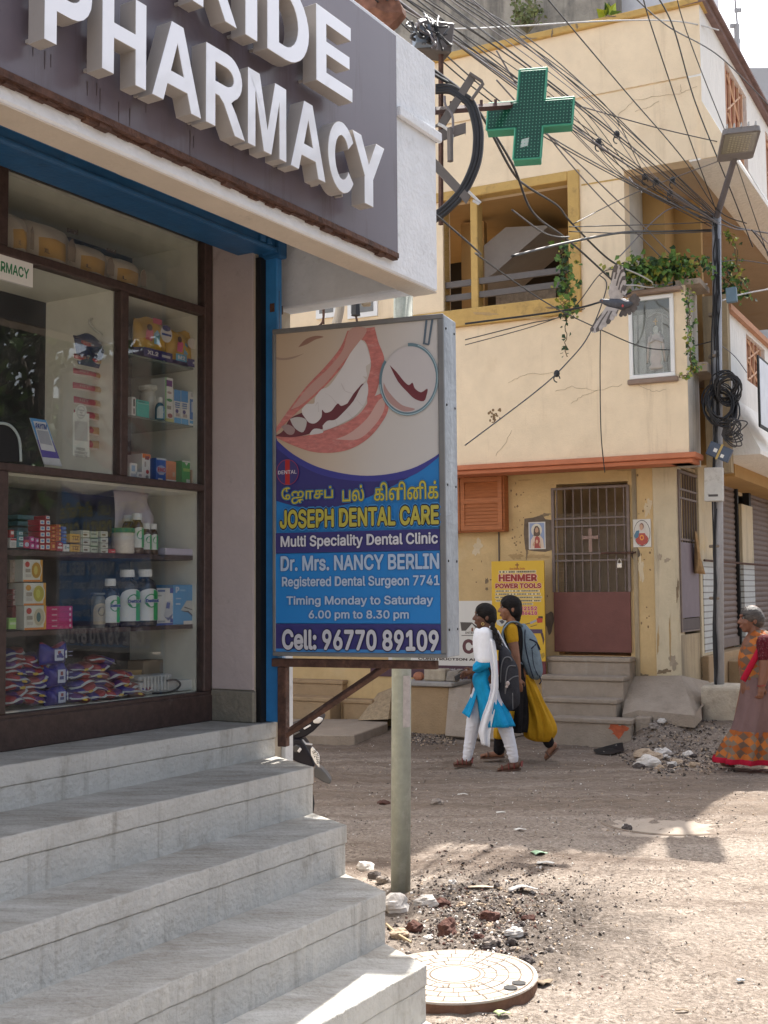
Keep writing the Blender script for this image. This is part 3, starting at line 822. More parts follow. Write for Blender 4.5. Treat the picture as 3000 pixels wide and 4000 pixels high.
for x0_, x1_ in ((150, 255), (1040, 1130), (1465, 1565)):
 b=MB();l_=yz(zT(x0_, 900))[0];r_=yz(zT(x1_, 850))[0];b.box(YB, l_, r_, -.1, .028, zb1, tb_o-.03);b.build('ochre_strip', M['ochre'], yh)
b=MB()
aJ2=aR2+3.0
b.box(YB, aJ-.02, aJ, -.8, -TH-.001, zpar-.3, zsl);
b.build('balcony_jamb', mat('pale_jamb', (.52, .50, .46), .85, .1, 5, stain=((.3, .27, .22), .3, 4)), yh)
b=MB();b.box(YB, aJ-.3, aR2-.3, -1.4, -1.3, zb1, zsl);b.box(YB, aJ-.3, aJ+.25, -1.299, -.81, zb1, zsl)
b.build('balcony_back', M['tan_in'], yh)
b=MB();b.box(YB, aJ-.3, aR2-.06, -1.299, -TH-.003, zpar-.9, zpar-.8);b.build('balcony_floor', M['concrete'], yh)
SW2=Frame(YB.p(aR2, 0, 0), S, V((S.y, -S.x, 0)))
lenS=9.0
sof=[YB.p(aJ, -.001-TH, zsl), YB.p(aR2, -.001, zsl), SW2.p(lenS, 0, zsl), SW2.p(lenS, -1.9, zsl), YB.p(aJ, -2.0, zsl)]
b=MB();b.prism([q+UP*.002 for q in sof], UP*.12);b.build('soffit', mat('soffit_paint', (.42, .32, .22), .9, .06, 3, .2, 30, stain=((.36, .20, .06), .4, 1)), yh)
b=MB()
c_top=zroof;c_mid=zsl+.62
flare=.30
prof=[(0, c_top), (0, c_mid), (flare, zsl+.03), (flare, zsl-.02), (-.15, zsl-.02), (-.15, c_top)]
g0, g1=SW2.hit((1567, 300))[0], SW2.hit(zP(1005, 300))[0]
def swall(a0, a1, pr):
 b.prism([SW2.p(a0, x, c)for x, c in pr], SW2.ax*(a1-a0))
gz0=zsl+.66
gw=[(SW2.hit(zC(1382, 600))[0], SW2.hit(zC(1520, 700))[0])]
gl, gr=gw[0]
gl2=gr+(gr-gl)*1.0
swall(.0, gl, prof)
swall(gr, gl2, prof)
swall(gl2+(gr-gl), lenS, prof)
plow=[(0.0, c_mid-.12), (flare, zsl+.03), (flare, zsl-.02), (-.15, zsl-.02), (-.15, c_mid-.12)]
swall(gl, gr, plow);swall(gl2, gl2+(gr-gl), plow)
b.build('side_wall', M['rough_white'], yh)
b=MB();b.prism([SW2.p(-.004, x, c)for x, c in ((-.02, c_mid), (0, c_mid), (flare, zsl+.03), (flare, zsl-.02), (-.02, zsl-.02))], SW2.ax*-.02);b.build('flare_front', M['y_up'], yh)
b=MB();b.box(SW2, -.05, lenS, -.2, .07, zroof+.002, zcap-.02);b.box(SW2, -.05, lenS, -.18, .12, zcap-.019, zcap+.01);b.build('side_cap', mat('cap_maroon', (.20, .13, .12), .8, .2, 6), yh)
def grille(fr, a0, a1, z0, z1, bb, parent, name='orange_grille'):
 k=MB()
 k.box(fr, a0, a1, bb-.05, bb-.03, z0, z1)
 o=k.build(name, mat('grille_back', (.28, .07, .03), .7, .2, 8), parent)
 k=MB();w_=a1-a0
 for t_ in (.12, .3, .5, .7, .88):
  k.box(fr, a0+w_*t_-.012, a0+w_*t_+.012, bb-.028, bb+.0, z0+.02, z1-.02)
 for i_ in range(2):
  zc=z0+(z1-z0)*(.28+.44*i_)
  for sg in (1, -1):
   k.tube([fr.p(a0+w_*.2, bb-.01, zc-sg*.2*(z1-z0)), fr.p(a1-w_*.2, bb-.01, zc+sg*.2*(z1-z0))], .014, 4)
 k.build('bars', mat('grille_bars', (.66, .42, .27), .7), o)
grille(SW2, gl+.002, gr-.002, c_mid-.118, zroof-.12, -.02, yh)
grille(SW2, gl2+.002, gl2+(gr-gl)-.002, c_mid-.118, zroof-.12, -.02, yh)
for x_ in (gl, gl2):k=MB();k.box(SW2, x_, x_+gr-gl, -.15, 0, zroof-.119, zroof);k.build('grille_lintel', M['rough_white'], yh)
b=MB();b.box(YB, aL, yz((1330, 60), -.9)[0], -3, -.9, zcap-.3, zcap+3);b.build('roof_room', M['weathered'], yh)
b=MB();l_=yz((1330, 20), -1.2)[0];b.box(YB, l_, l_+.9, -3, -1.2, zcap-.3, zcap+2.2);b.build('roof_door', mat('pale_door', (.6, .62, .66), .6, .1), yh)
SW1=Frame(YB.p(aR1, 0, 0), S, V((S.y, -S.x, 0)))
M['dirty_tan']=mat('dirty_tan_wall', (.42, .33, .21), .9, .1, 4, .3, 50, streak=((.14, .12, .09), .65, 5), stain=((.5, .45, .36), .3, 3))
b=MB();a_=SW1.hit((1512, 900))[0]
b.box(SW1, .002, a_, -.2, -.001, zb0, zpar)
b.build('return_wall', mat('return_plaster', (.52, .49, .44), .9, .1, 4, .3, 50, streak=((.2, .18, .15), .55, 5)), yh)
b=MB();b.box(YB, aR1+.02, YB.hit((1574, 800), -.8)[0], -.95, -.80, 2.9, zpar+.05);b.build('recess_wall', M['dirty_tan'], yh)
b=MB();b.box(YB, aR1-.1, aR1+.16, -.5, .0, zpar+.001, zpar+.06);b.build('parapet_cap', M['concrete'], yh)
def yl(uv):return YB.hit(uv, LB)
aC=yl((1466, 1200))[0]
dl, dr=yl(zH(957, 500))[0], yl(zH(1420, 500))[0]
dz1=(yl(zH(957, 152))[1]+yl(zH(1420, 132))[1])/2
dz0=yl(zH(1200, 1262))[1]
zlow=zb0+.018
b=MB()
b.box(YB, aL, dl, LB-.22, LB, -.2, zlow);b.box(YB, dr, aC, LB-.22, LB, -.2, zlow);b.box(YB, dl, dr, LB-.22, LB, dz1, zlow);b.box(YB, dl, dr, LB-.22, LB, -.2, dz0)
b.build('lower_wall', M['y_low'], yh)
b=MB();pl_=yl((1414, 1200))[0]
b.box(YB, pl_, aC+.002, LB-.2, LB+.03, -.1, zlow-.002);b.build('corner_pillar', M['pillar'], yh, bevel=.006)
b=MB();b.box(YB, dl-.3, dr+.3, LB-1.6, LB-1.5, 0, zlow);b.box(YB, dl-.35, dl-.3, LB-1.5, LB-.22, 0, zlow);b.box(YB, dr+.3, dr+.35, LB-1.5, LB-.22, 0, zlow);b.box(YB, dl-.3, dr+.3, LB-1.499, LB-.221, dz0-.1, dz0)
b.build('door_lobby', mat('lobby', (.34, .27, .19), .9, .3, 4), yh)
print('levels', zb0, zb1, zpar, zsl, zroof, zcap, 'door', dz0, dz1)
# = side street: corner gate, shutters, balconies
SB=Frame(YB.p(aC, LB, 0), S, V((S.y, -S.x, 0)))
def sbz(uv, bb=0):return SB.hit(uv, bb)
M['shutter']=mat('brown_shutter', (.155, .115, .10), .55, .12, 8, .15, 60, stain=((.26, .21, .19), .3, 10))
M['tile']=None
def tile_mat():
 m=bpy.data.materials.new('wall_tiles');m.use_nodes=True
 n=m.node_tree.nodes;L=m.node_tree.links;b_=n['Principled BSDF'];b_.inputs['Roughness'].default_value=.3
 tc=n.new('ShaderNodeTexCoord');sx_=n.new('ShaderNodeSeparateXYZ');L.new(tc.outputs['Object'], sx_.inputs[0])
 ad=n.new('ShaderNodeMath');ad.operation='ADD';L.new(sx_.outputs[0], ad.inputs[0]);L.new(sx_.outputs[1], ad.inputs[1])
 cb=n.new('ShaderNodeCombineXYZ');L.new(ad.outputs[0], cb.inputs[0]);L.new(sx_.outputs[2], cb.inputs[1])
 br=n.new('ShaderNodeTexBrick');br.offset=0;br.inputs['Scale'].default_value=1;br.inputs['Brick Width'].default_value=.08;br.inputs['Row Height'].default_value=.075;br.inputs['Mortar Size'].default_value=.008
 br.inputs['Color1'].default_value=(.60, .63, .62, 1);br.inputs['Color2'].default_value=(.55, .58, .58, 1);br.inputs['Mortar'].default_value=(.17, .16, .15, 1)
 L.new(cb.outputs[0], br.inputs['Vector']);L.new(br.outputs[0], b_.inputs['Base Color'])
 return m
M['tile']=tile_mat()
zsid=3.0
sh=thing('corner_shop_block', 'side street shop front with tiled pillars and white balcony beyond the utility pole', 'building', SB.p(2, -1, 0))
g0a, g0b=sbz((1466, 1200))[0], sbz((1520, 1200))[0]
p1a, p1b=sbz(zI(722, 600))[0], sbz(zI(795, 600))[0]
r1a, r1b=sbz(zI(855, 600))[0], sbz(zI(1002, 600))[0]
p2a, p2b=sbz(zI(1006, 500))[0], sbz(zI(1078, 500))[0]
r2a=sbz(zI(1092, 600))[0];r2b=r2a+(r1b-r1a)*1.15
zt0=sbz(zI(1040, 690), .06)[1]
zrb=sbz(zI(930, 1240))[1]
b=MB()
b.box(SB, p1a, r1a, -.3, .03, -.2, zsid+.6);b.box(SB, p2a, p2b, -.3, .03, zt0, zsid-.25);b.box(SB, r2b, r2b+6, -.3, .03, -.2, 3.6);b.box(SB, r1b, r2b, -.4, -.1, 2.9, 3.6)
b.build('pillar', M['pillar'], sh, bevel=.006)
b=MB();b.box(SB, p1a+.1, r1a-.02, .031, .038, zrb, zt0);b.build('tiles', M['tile'], sh)
b=MB();b.box(SB, p2a, p2b, -.3, .034, zrb-.2, zt0-.001);b.build('tiles', M['tile'], sh)
b=MB();b.box(SB, p1a, r2b+6, -.35, .10, -.3, zrb-.03);b.box(SB, r1a-.05, r1b+.05, .101, .25, -.3, zrb-.14);b.build('plinth_step', M['concrete_tan'], sh, bevel=.01)
def shutter(a0, a1, z0, z1):
 k=MB();n_=int((z1-z0)/.072)
 ring_=[]
 pr=[]
 for i in range(n_*4+1):
  z=z0+(z1-z0)*i/(n_*4);pr.append((-.06+.014*abs(math.sin(i*math.pi/4)), z))
 for j, a in enumerate((a0, a1)):
  ring_.append([SB.p(a, x, z)for x, z in pr])
 vs=ring_[0]+ring_[1];m_=len(pr)
 k.add(vs, [(i, i+1, m_+i+1, m_+i)for i in range(m_-1)])
 k.box(SB, a0, a1, -.055, -.03, z0, z0+.11)
 return k.build('rolling_shutter', M['shutter'], sh)
shutter(r1a, r1b, zrb, 3.2);shutter(r2a, r2b, zrb-.05, 3.2)
b=MB();b.box(SB, r1b-.004, p2a+.01, -.10, -.012, zrb, 3.1);b.box(SB, p2b-.005, r2a+.01, -.10, -.012, zrb, 3.1);b.build('shutter_rail', M['black'], sh)
b=MB();zpipe=sbz(zI(1040, 684), .08)[1]
b.tube([SB.p(p1a-.1, .10, zpipe), SB.p(r2b, .10, zpipe)], .014, 6);b.build('pipe', M['rust'], sh)
ba=SW2.hit((1571, 760))[0]
bz1=SW2.hit(zO(592, 475))[1];bz2=SW2.hit(zO(592, 530))[1]
bzb=SW2.hit(zO(610, 1330))[1];bfl=.33
gA, gB=SW2.hit(zO(775, 900))[0], SW2.hit(zO(952, 1000))[0]
gz1, gz2=SW2.hit(zO(775, 745))[1], SW2.hit(zO(775, 1185))[1]
zbot=SW2.hit(zO(745, 1815), bfl)[1]
prof=[(0, bz2), (0, bzb), (bfl, zbot+.05), (bfl, zbot), (-.14, zbot), (-.14, bz2)]
b=MB()
def bw(a0, a1, pr):b.prism([SW2.p(a0, x, c)for x, c in pr], SW2.ax*(a1-a0))
bw(ba, gA, prof);bw(gB, gB+8, prof)
bw(gA, gB, [(0, bz2), (0, gz1), (-.14, gz1), (-.14, bz2)])
bw(gA, gB, [(0, gz2), (0, bzb), (bfl, zbot+.05), (bfl, zbot), (-.14, zbot), (-.14, gz2)])
b.build('balcony_wall', M['rough_white'], sh)
b=MB();b.box(SW2, ba-.02, gB+8, -.16, .06, bz2+.001, bz1);b.build('balcony_cap', mat('cap_tan', (.48, .25, .15), .8, .15, 7), sh)
grille(SW2, gA+.002, gB-.002, gz2, gz1, -.02, sh)
b=MB();b.box(SW2, ba+.9, gB+8, -2.2, -2.1, zbot, zsl);b.box(SW2, ba+.9, gB+8, -2.099, -.141, zbot-.15, zbot);b.build('balcony_room', M['tan_in'], sh)
b=MB();l_=SW2.hit(zO(740, 500), -1.2)[0];b.box(SW2, l_, l_+.30, -1.4, -1.2, zbot+.001, zsl);b.build('balcony_post', mat('brown_post', (.20, .085, .035), .8, .2, 6), sh)
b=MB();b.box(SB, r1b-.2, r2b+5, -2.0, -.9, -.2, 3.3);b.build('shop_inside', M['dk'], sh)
a0_, z0_=SW2.hit(zO(955, 430), -1.0);
ac=thing('air_conditioner', 'grey outdoor air conditioning unit on the balcony wall at the right edge', 'air conditioner', SW2.p(a0_+.3, -1.2, z0_))
b=MB();b.box(SW2, a0_, a0_+.75, -1.4, -1.0, z0_, z0_+.5);b.build('casing', mat('ac_white', (.5, .48, .45), .5), ac, bevel=.015)
b=MB()
for i in range(10):b.box(SW2, a0_+.05, a0_+.6, -1.0, -.99, z0_+.06+i*.042, z0_+.075+i*.042)
b.build('grille', M['black'], ac)
b=MB();b.box(SW2, a0_-.25, a0_+.9, -1.4, -.95, z0_-.14, z0_-.02);b.build('bracket', mat('ac_white', (.5, .48, .45)), ac)
a0_=SW2.hit(zO(900, 1200), bfl+.08)[0]
wz1=SW2.hit(zO(895, 950), bfl+.08)[1];wz0=SW2.hit(zO(950, 1660), bfl+.08)[1]
wb_o=thing('white_signboard', 'plain white signboard in a dark frame on the balcony at the right edge', 'sign', SW2.p(a0_+.6, bfl+.05, wz0))
b=MB();b.box(SW2, a0_, a0_+1.3, bfl+.058, bfl+.078, wz0, wz1);b.build('frame', M['black'], wb_o)
b=MB();b.box(SW2, a0_+.03, a0_+1.27, bfl+.079, bfl+.083, wz0+.03, wz1-.03);b.build('panel', mat('white_panel', (.72, .76, .84), .3), wb_o)
gt=thing('side_gate', 'narrow dark barred gate with mauve lower panel at the corner of the yellow house', 'gate', SB.p((g0a+g0b)/2, .0, .8))
ga, gb_=sbz(zI(600, 600), .0)[0], sbz(zI(742, 900), .0)[0]
gz_t=sbz(zI(600, 62))[1];gz_m=sbz(zI(615, 540))[1];gz_k=sbz(zI(620, 1045))[1];gz_b=sbz(zI(620, 1140))[1]
b=MB();b.box(SB, ga+.015, gb_-.015, -.005, .012, gz_k, gz_m);b.build('panel', mat('mauve_panel', (.165, .13, .155), .55, .1, 8, stain=((.26, .22, .26), .3, 12)), gt)
b=MB();b.box(SB, ga+.015, gb_-.015, -.004, .010, gz_b+.02, gz_k-.01);b.build('kick_plate', mat('kick_plate', (.075, .055, .055), .6, .2), gt)
b=MB()
b.box(SB, ga-.015, ga+.014, -.02, .02, gz_b, gz_t);b.box(SB, gb_-.014, gb_+.014, -.02, .02, gz_b, gz_t-.0)
b.box(SB, ga+.0145, gb_-.0145, -.02, .02, gz_t-.03, gz_t);b.box(SB, ga+.0145, gb_-.0145, -.018, .018, gz_b, gz_b+.018)
for z_ in (gz_t-.22, gz_m+.48, gz_m+.02):b.box(SB, ga+.0145, gb_-.0145, -.012, .012, z_, z_+.022)
b.build('frame', M['gate_steel'], gt)
k=MB()
for i in range(1, 8):
 a_=ga+(gb_-ga)*i/8;k.box(SB, a_-.006, a_+.006, -.006, .006, gz_m, gz_t-.03)
k.build('bars', M['gate_steel'], gt)
b=MB();b.box(SB, ga-.05, gb_+.1, -.5, -.45, 0.1, 3.0);b.box(SB, .003, g0a+.05, -.25, -.001, 0, 2.98);b.box(SB, .003, p1a, -.25, .004, -.2, gz_b-.03)
b.box(SB, gb_+.02, p1a-.001, -.2, -.001, gz_b, 3.0);b.box(SB, 0.003, p1a, -.2, -.002, gz_t+.03, 3.0)
b.build('gate_surround', M['dirty_tan'], sh)
b=MB();r0=SB.P(zI(708, 470), .05);r1=SB.P(zI(735, 740), .06)
def rag(u, v):
 p=r0.lerp(r1, v);w_=.03+.09*v**.7
 return p+S*((u-.5)*2*w_)+SB.ay*(.03*math.sin(u*11+v*3)*(.3+v))+UP*(-.04*abs(u-.4)*v)
b.grid(rag, 14, 10)
tag(b.build('rag', mat('tan_rag', (.40, .26, .13), .9, .3, 18, stain=((.16, .09, .05), .4, 10)), smooth=True, solid=.006), 'crumpled tan rag hanging on the side gate', 'rag')
b=MB();far=atY(1600, 800, 24)
FB=Frame(V((far.x, 24, 0)), V((1, 0, 0)), V((0, -1, 0)))
l_, z1_=FB.hit(zC(1485, 440));b.box(FB, l_, l_+8, -8, 0, 0, z1_);o=b.build('far_building', mat('far_grey', (.42, .44, .47), .9, .1, .8, stain=((.2, .2, .21), .4, 2), streak=((.2, .2, .2), .5, 2)))
tag(o, 'grey weathered building rising far behind the white balcony wall', 'building')
b=MB();FB2=Frame(V((far.x, 30, 0)), V((1, 0, 0)), V((0, -1, 0)))
a_, z_=FB2.hit(zC(1468, 440));a2_, z2_=FB2.hit(zC(1440, -60))
b.tube([FB2.p(a_, 0, z_-3), FB2.p(a_-.02, 0, FB2.hit(zC(1468, 160))[1])], .075, 8)
for i in range(7):b.obox(FB2.p(a_+random.uniform(-.12, .12), -.02, z_+.3+i*.42), V((.09, 0, 0)), V((0, .03, 0)), UP*.05)
b.tube([FB2.p(a_, 0, FB2.hit(zC(1468, 160))[1]), FB2.p(a2_, 0, z2_)], .025, 6)
o=b.build('roof_pole', mat('mast_grey', (.3, .3, .31), .6));tag(o, 'grey pole with small aerials on the far roof', 'pole')
tw=MB();a_, z_=FB2.hit(zC(1548, 440));a1_, zz1=FB2.hit(zC(1508, 150))
q0=FB2.p(a_, -2, z_-2);q1=FB2.p(a1_, -2, zz1)
def lat(t, w_):
 c_=q0.lerp(q1, t);return [c_+V((w_*i, w_*j, 0))for i, j in ((-1, -1), (1, -1), (1, 1), (-1, 1))]
for i in range(10):
 A=lat(i/10, .34-.026*i);B_=lat((i+1)/10, .34-.026*(i+1))
 for j in range(4):
  tw.tube([A[j], B_[j]], .035, 4);tw.tube([A[j], B_[(j+1)%4]], .025, 4);tw.tube([A[j], A[(j+1)%4]], .025, 4)
o=tw.build('lattice_mast', mat('mast_red', (.42, .24, .28), .7, .35, 1.5));tag(o, 'slim red and white lattice mast beyond the far roof', 'mast')
# = in front of the yellow house
bLow=YB.loc(onz(1270, 1609, 0))[1]
tr=[LB+.24, LB+.24+(bLow-LB-.24)*.33, LB+.24+(bLow-LB-.24)*.66, bLow]
ysteps=thing('house_steps', 'four raw concrete steps climbing to the maroon gate of the yellow house', 'steps', YB.p(yl((1280, 1500))[0], LB+.4, 0))
spec=[(zH(888, 1278), zH(1432, 1278)), (zH(850, 1402), zH(1392, 1402)), (zH(868, 1548), zH(1345, 1548)), (zH(925, 1680), zH(1440, 1680))]
for i, ((l, r), bf)in enumerate(zip(spec, tr)):
 a0=YB.hit(l, bf)[0];a1, z1_=YB.hit(r, bf)
 k=MB();k.box(YB, a0, a1, (LB+.002)if i<3 else tr[2]+.002, bf+.02, z1_-.05, z1_)
 k.box(YB, a0+.005, a1-.012, (LB+.001)if i<3 else tr[2]+.001, bf, -.1, z1_-.0505)
 if i==3:k.box(YB, a1+.001, a1+.16, LB+.3, bf-.12, -.1, z1_+.02)
 k.build('step', M['concrete'], ysteps, bevel=.012, seg=2)
k=MB();a_, z_=YB.hit(zH(1345, 1745), tr[3]);
k.prism([YB.p(a_+(.085+.03*math.sin(3*t+1)+.02*math.sin(7*t))*math.cos(t), tr[3]+.0008, z_+(.075+.03*math.sin(4*t))*math.sin(t))for t in [i*.2618 for i in range(24)]], YB.ay*.002);k.build('orange_paint', mat('orange_paint', (.45, .10, .04), .7, .3, 14), ysteps)
gate=thing('front_gate', 'maroon sheet and bar gate with a cross, closed at the top of the concrete steps', 'gate', YB.p((dl+dr)/2, LB, dz0))
def gl_(uv):return YB.hit(uv, LB+.03)
ga0, ga1=gl_(zH(932, 700))[0], gl_(zH(1428, 700))[0]
gzt=gl_(zH(1200, 165))[1];gzm=gl_(zH(1200, 850))[1];gzb=gl_(zH(1200, 1240))[1]
k=MB();k.box(YB, ga0, ga1, LB+.02, LB+.04, gzb, gzm);k.build('sheet_panel', M['maroon'], gate, bevel=.003)
k=MB()
k.box(YB, ga0-.01, ga0+.022, LB+.012, LB+.045, gzm, gzt);k.box(YB, ga1-.022, ga1+.008, LB+.012, LB+.045, gzm, gzt);k.box(YB, ga0+.0225, ga1-.0225, LB+.012, LB+.045, gzt-.025, gzt)
k.build('gate_frame', M['gate_steel'], gate)
for y_ in (370, 422, 600, 645):
 k=MB();z_=gl_(zH(1175, y_))[1];k.box(YB, ga0+.0226, ga1-.0226, LB+.018, LB+.040, z_-.009, z_+.009);k.build('cross_rail', M['gate_steel'], gate)
for i in range(9):
 k=MB();a_=ga0+(ga1-ga0)*(i+.55)/9.1;k.tube([YB.p(a_, LB+.029, gzm), YB.p(a_, LB+.029, gzt-.02)], .0085, 6);k.build('bar', M['gate_steel'], gate)
k=MB();a_, z_=gl_(zH(1175, 515));zt_=gl_(zH(1175, 440))[1];zb_=gl_(zH(1175, 592))[1];za_=gl_(zH(1175, 497))[1];hw=gl_(zH(1226, 497))[0]-a_
k.box(YB, a_-.02, a_+.02, LB+.046, LB+.056, zb_, zt_);k.box(YB, a_-hw, a_-.0201, LB+.046, LB+.056, za_-.018, za_+.018);k.box(YB, a_+.0201, a_+hw, LB+.046, LB+.056, za_-.018, za_+.018)
k.build('cross', mat('cross_paint', (.26, .17, .14), .6), gate)
k=MB();z_=gl_(zH(1330, 597))[1];k.tube([YB.p(gl_(zH(1245, 597))[0], LB+.06, z_), YB.p(gl_(zH(1470, 597))[0], LB+.06, z_)], .012, 8);k.build('bolt', M['rust'], gate)
k=MB()
for i in range(46):a_=ga0+.03+(ga1-ga0-.06)*i/45;k.box(YB, a_-.0012, a_+.0012, LB-.02, LB-.018, gzm, gzt-.3)
for i in range(54):z_=gzm+(gzt-.3-gzm)*i/53;k.box(YB, ga0, ga1, LB-.0179, LB-.016, z_-.0012, z_+.0012)
k.build('wire_mesh', mat('wire_mesh', (.30, .24, .18), .7), gate)
pdl=thing('padlock', 'small brass padlock hanging from the bolt of the maroon gate', 'padlock', YB.p(gl_(zH(1370, 690))[0], LB+.08, gl_(zH(1370, 695))[1]))
k=MB();a_, z_=gl_(zH(1368, 675));k.box(YB, a_-.028, a_+.028, LB+.065, LB+.09, z_-.035, z_+.02);k.build('body', mat('lock_metal', (.55, .52, .48), .35, .05, metal=.5), pdl, bevel=.006, seg=2)
k=MB();k.tube([YB.p(a_+.02*math.cos(t), LB+.078, z_+.02+.045*math.sin(t))for t in [math.pi*i/10 for i in range(11)]], .005, 6);k.build('shackle', mat('lock_metal', (.55, .52, .48)), pdl)
for (cx_, cy_, rx_, ry_)in ((1465, 600, 28, 42), (908, 1045, 27, 72)):
 k=MB();pts=[]
 for i in range(18):
  t=6.283*i/18;w_=1+.16*math.sin(3*t+cx_)+.1*random.uniform(-1, 1)
  a_, z_=YB.hit(zH(cx_+rx_*w_*math.cos(t), cy_+ry_*w_*math.sin(t)), LB);pts.append(YB.p(a_, LB+.004, z_))
 k.prism(pts, YB.ay*-.003);k.build('cement_patch', mat('cement_patch', (.15, .115, .085), .95, .2, 12, .4, 50), yh)
ow=thing('shuttered_window', 'closed orange wooden window shutter under the orange floor band', 'window', YB.p(yl(zH(480, 450))[0], LB, yl(zH(480, 450))[1]))
bO=LB+.16
wa0, wz1_=YB.hit(zH(300, 88), bO);wa1, wz0_=YB.hit(zH(602, 445), bO)
wz1_=zlow-.004
k=MB();k.box(YB, wa0-.4, wa1+.02, LB+.001, bO-.02, wz0_-.02, wz1_);k.build('frame', M['orange_wood'], ow, bevel=.004)
for a0_, a1_ in ((wa0-.38, wa0+(wa1-wa0)*.08), (wa0+(wa1-wa0)*.1, wa1)):
 k=MB()
 k.box(YB, a0_, a0_+.05, bO-.019, bO+.012, wz0_, wz1_-.01);k.box(YB, a1_-.05, a1_, bO-.019, bO+.012, wz0_, wz1_-.01)
 for z_ in (wz0_, (wz0_+wz1_)/2, wz1_-.07):k.box(YB, a0_+.0501, a1_-.0501, bO-.019, bO+.011, z_, z_+.055)
 n_=12
 for i in range(n_):
  z_=wz0_+.06+(wz1_-wz0_-.14)*i/n_
  k.add([YB.p(a_, b_, z_+dz)for a_, b_, dz in ((a0_+.05, bO-.012, .05), (a1_-.05, bO-.012, .05), (a1_-.05, bO+.006, 0), (a0_+.05, bO+.006, 0))], [(0, 1, 2, 3)])
 k.build('shutter_leaf', M['orange_wood'], ow)
k=MB();a_, z1_=YB.hit(zH(577, 452), LB+.012);z0_=YB.hit(zH(577, 660), LB+.012)[1]
k.tube([YB.p(a_, LB+.012, z0_-.6), YB.p(a_, LB+.012, z1_)], .009, 6);tag(k.build('conduit', mat('conduit', (.12, .10, .085), .7)), 'thin dark conduit running down the yellow wall below the orange shutter', 'conduit')
# ---- pictures on the wall (generic figures)
def picture(name, label, l, t, r, bt, style):
 bb=LB+.012
 a0, z1_=YB.hit(zH(l, t), bb);a1, z0_=YB.hit(zH(r, bt), bb)
 o=thing(name, label, 'picture', YB.p((a0+a1)/2, bb, z0_))
 k=MB();k.box(YB, a0, a1, LB+.001, bb, z0_, z1_);k.build('tile', mat('tile_white', (.62, .60, .56), .35), o, bevel=.002)
 w_, h_=a1-a0, z1_-z0_
 lay=[bb]
 def shp(nm, col, pts):
  lay[0]+=.0012
  k=MB();k.poly([YB.p(a0+w_*x, lay[0], z0_+h_*y)for x, y in pts]);k.build(nm, flat(nm, col), o)
 def ell(cx_, cy_, rx_, ry_):return [(cx_+rx_*math.cos(t_*.3142), cy_+ry_*math.sin(t_*.3142))for t_ in range(20)]
 if style==0:
  shp('blue_ground', (.22, .28, .45), [(.06, .04), (.94, .04), (.94, .96), (.06, .96)])
  shp('pale_glow', (.60, .56, .46), ell(.48, .70, .32, .24))
  shp('robe', (.62, .50, .40), [(.10, .04), (.92, .04), (.86, .36), (.70, .50), (.50, .56), (.30, .50), (.14, .34)])
  shp('cloak', (.34, .05, .04), [(.34, .04), (.72, .04), (.66, .42), (.50, .50), (.38, .42)])
  shp('hair', (.08, .045, .03), [(.30, .50), (.32, .72), (.40, .84), (.54, .86), (.66, .76), (.70, .54), (.62, .48), (.40, .48)])
  shp('face', (.45, .27, .17), ell(.50, .68, .10, .12))
  shp('beard', (.10, .055, .035), [(.40, .64), (.50, .60), (.60, .64), (.56, .54), (.50, .51), (.44, .54)])
  shp('heart', (.62, .38, .25), ell(.50, .28, .07, .07))
  shp('hands', (.5, .32, .2), [(.24, .16), (.34, .30), (.40, .22), (.32, .10)]);shp('hands', (.5, .32, .2), [(.76, .14), (.66, .26), (.62, .20), (.68, .08)])
 else:
  shp('oval_line', (.06, .05, .05), ell(.5, .5, .46, .47));shp('oval', (.58, .55, .50), ell(.5, .5, .435, .445))
  shp('robe', (.38, .05, .04), [(.14, .28), (.22, .14), (.5, .05), (.78, .14), (.86, .30), (.70, .50), (.30, .50)])
  shp('mantle', (.05, .15, .24), [(.06, .42), (.18, .58), (.38, .62), (.30, .36), (.14, .30)])
  shp('veil', (.55, .50, .46), [(.30, .62), (.34, .84), (.48, .92), (.62, .84), (.72, .62), (.86, .46), (.74, .40), (.62, .56), (.4, .56)])
  shp('hair', (.18, .08, .05), ell(.50, .74, .12, .12));shp('face', (.50, .30, .20), ell(.48, .71, .095, .11))
  shp('heart', (.70, .26, .04), ell(.5, .34, .12, .10));shp('heart_core', (.40, .03, .03), ell(.5, .34, .06, .05))
picture('wall_tile', 'small picture tile of a bearded robed figure left of the maroon gate', 770, 398, 882, 572, 0)
picture('wall_tile', 'white picture tile with an oval portrait of a veiled woman right of the gate', 1446, 380, 1566, 558, 1)
k=MB();pts=[]
for x, y in ((745, 375), (800, 368), (860, 350), (880, 378), (930, 385), (935, 575), (880, 590), (800, 585), (750, 575), (740, 470)):
 a_, z_=YB.hit(zH(x, y), LB);pts.append(YB.p(a_, LB+.0035, z_))
k.prism(pts, YB.ay*-.002);k.build('cement_patch', mat('cement_patch', (.15, .115, .085)), yh)
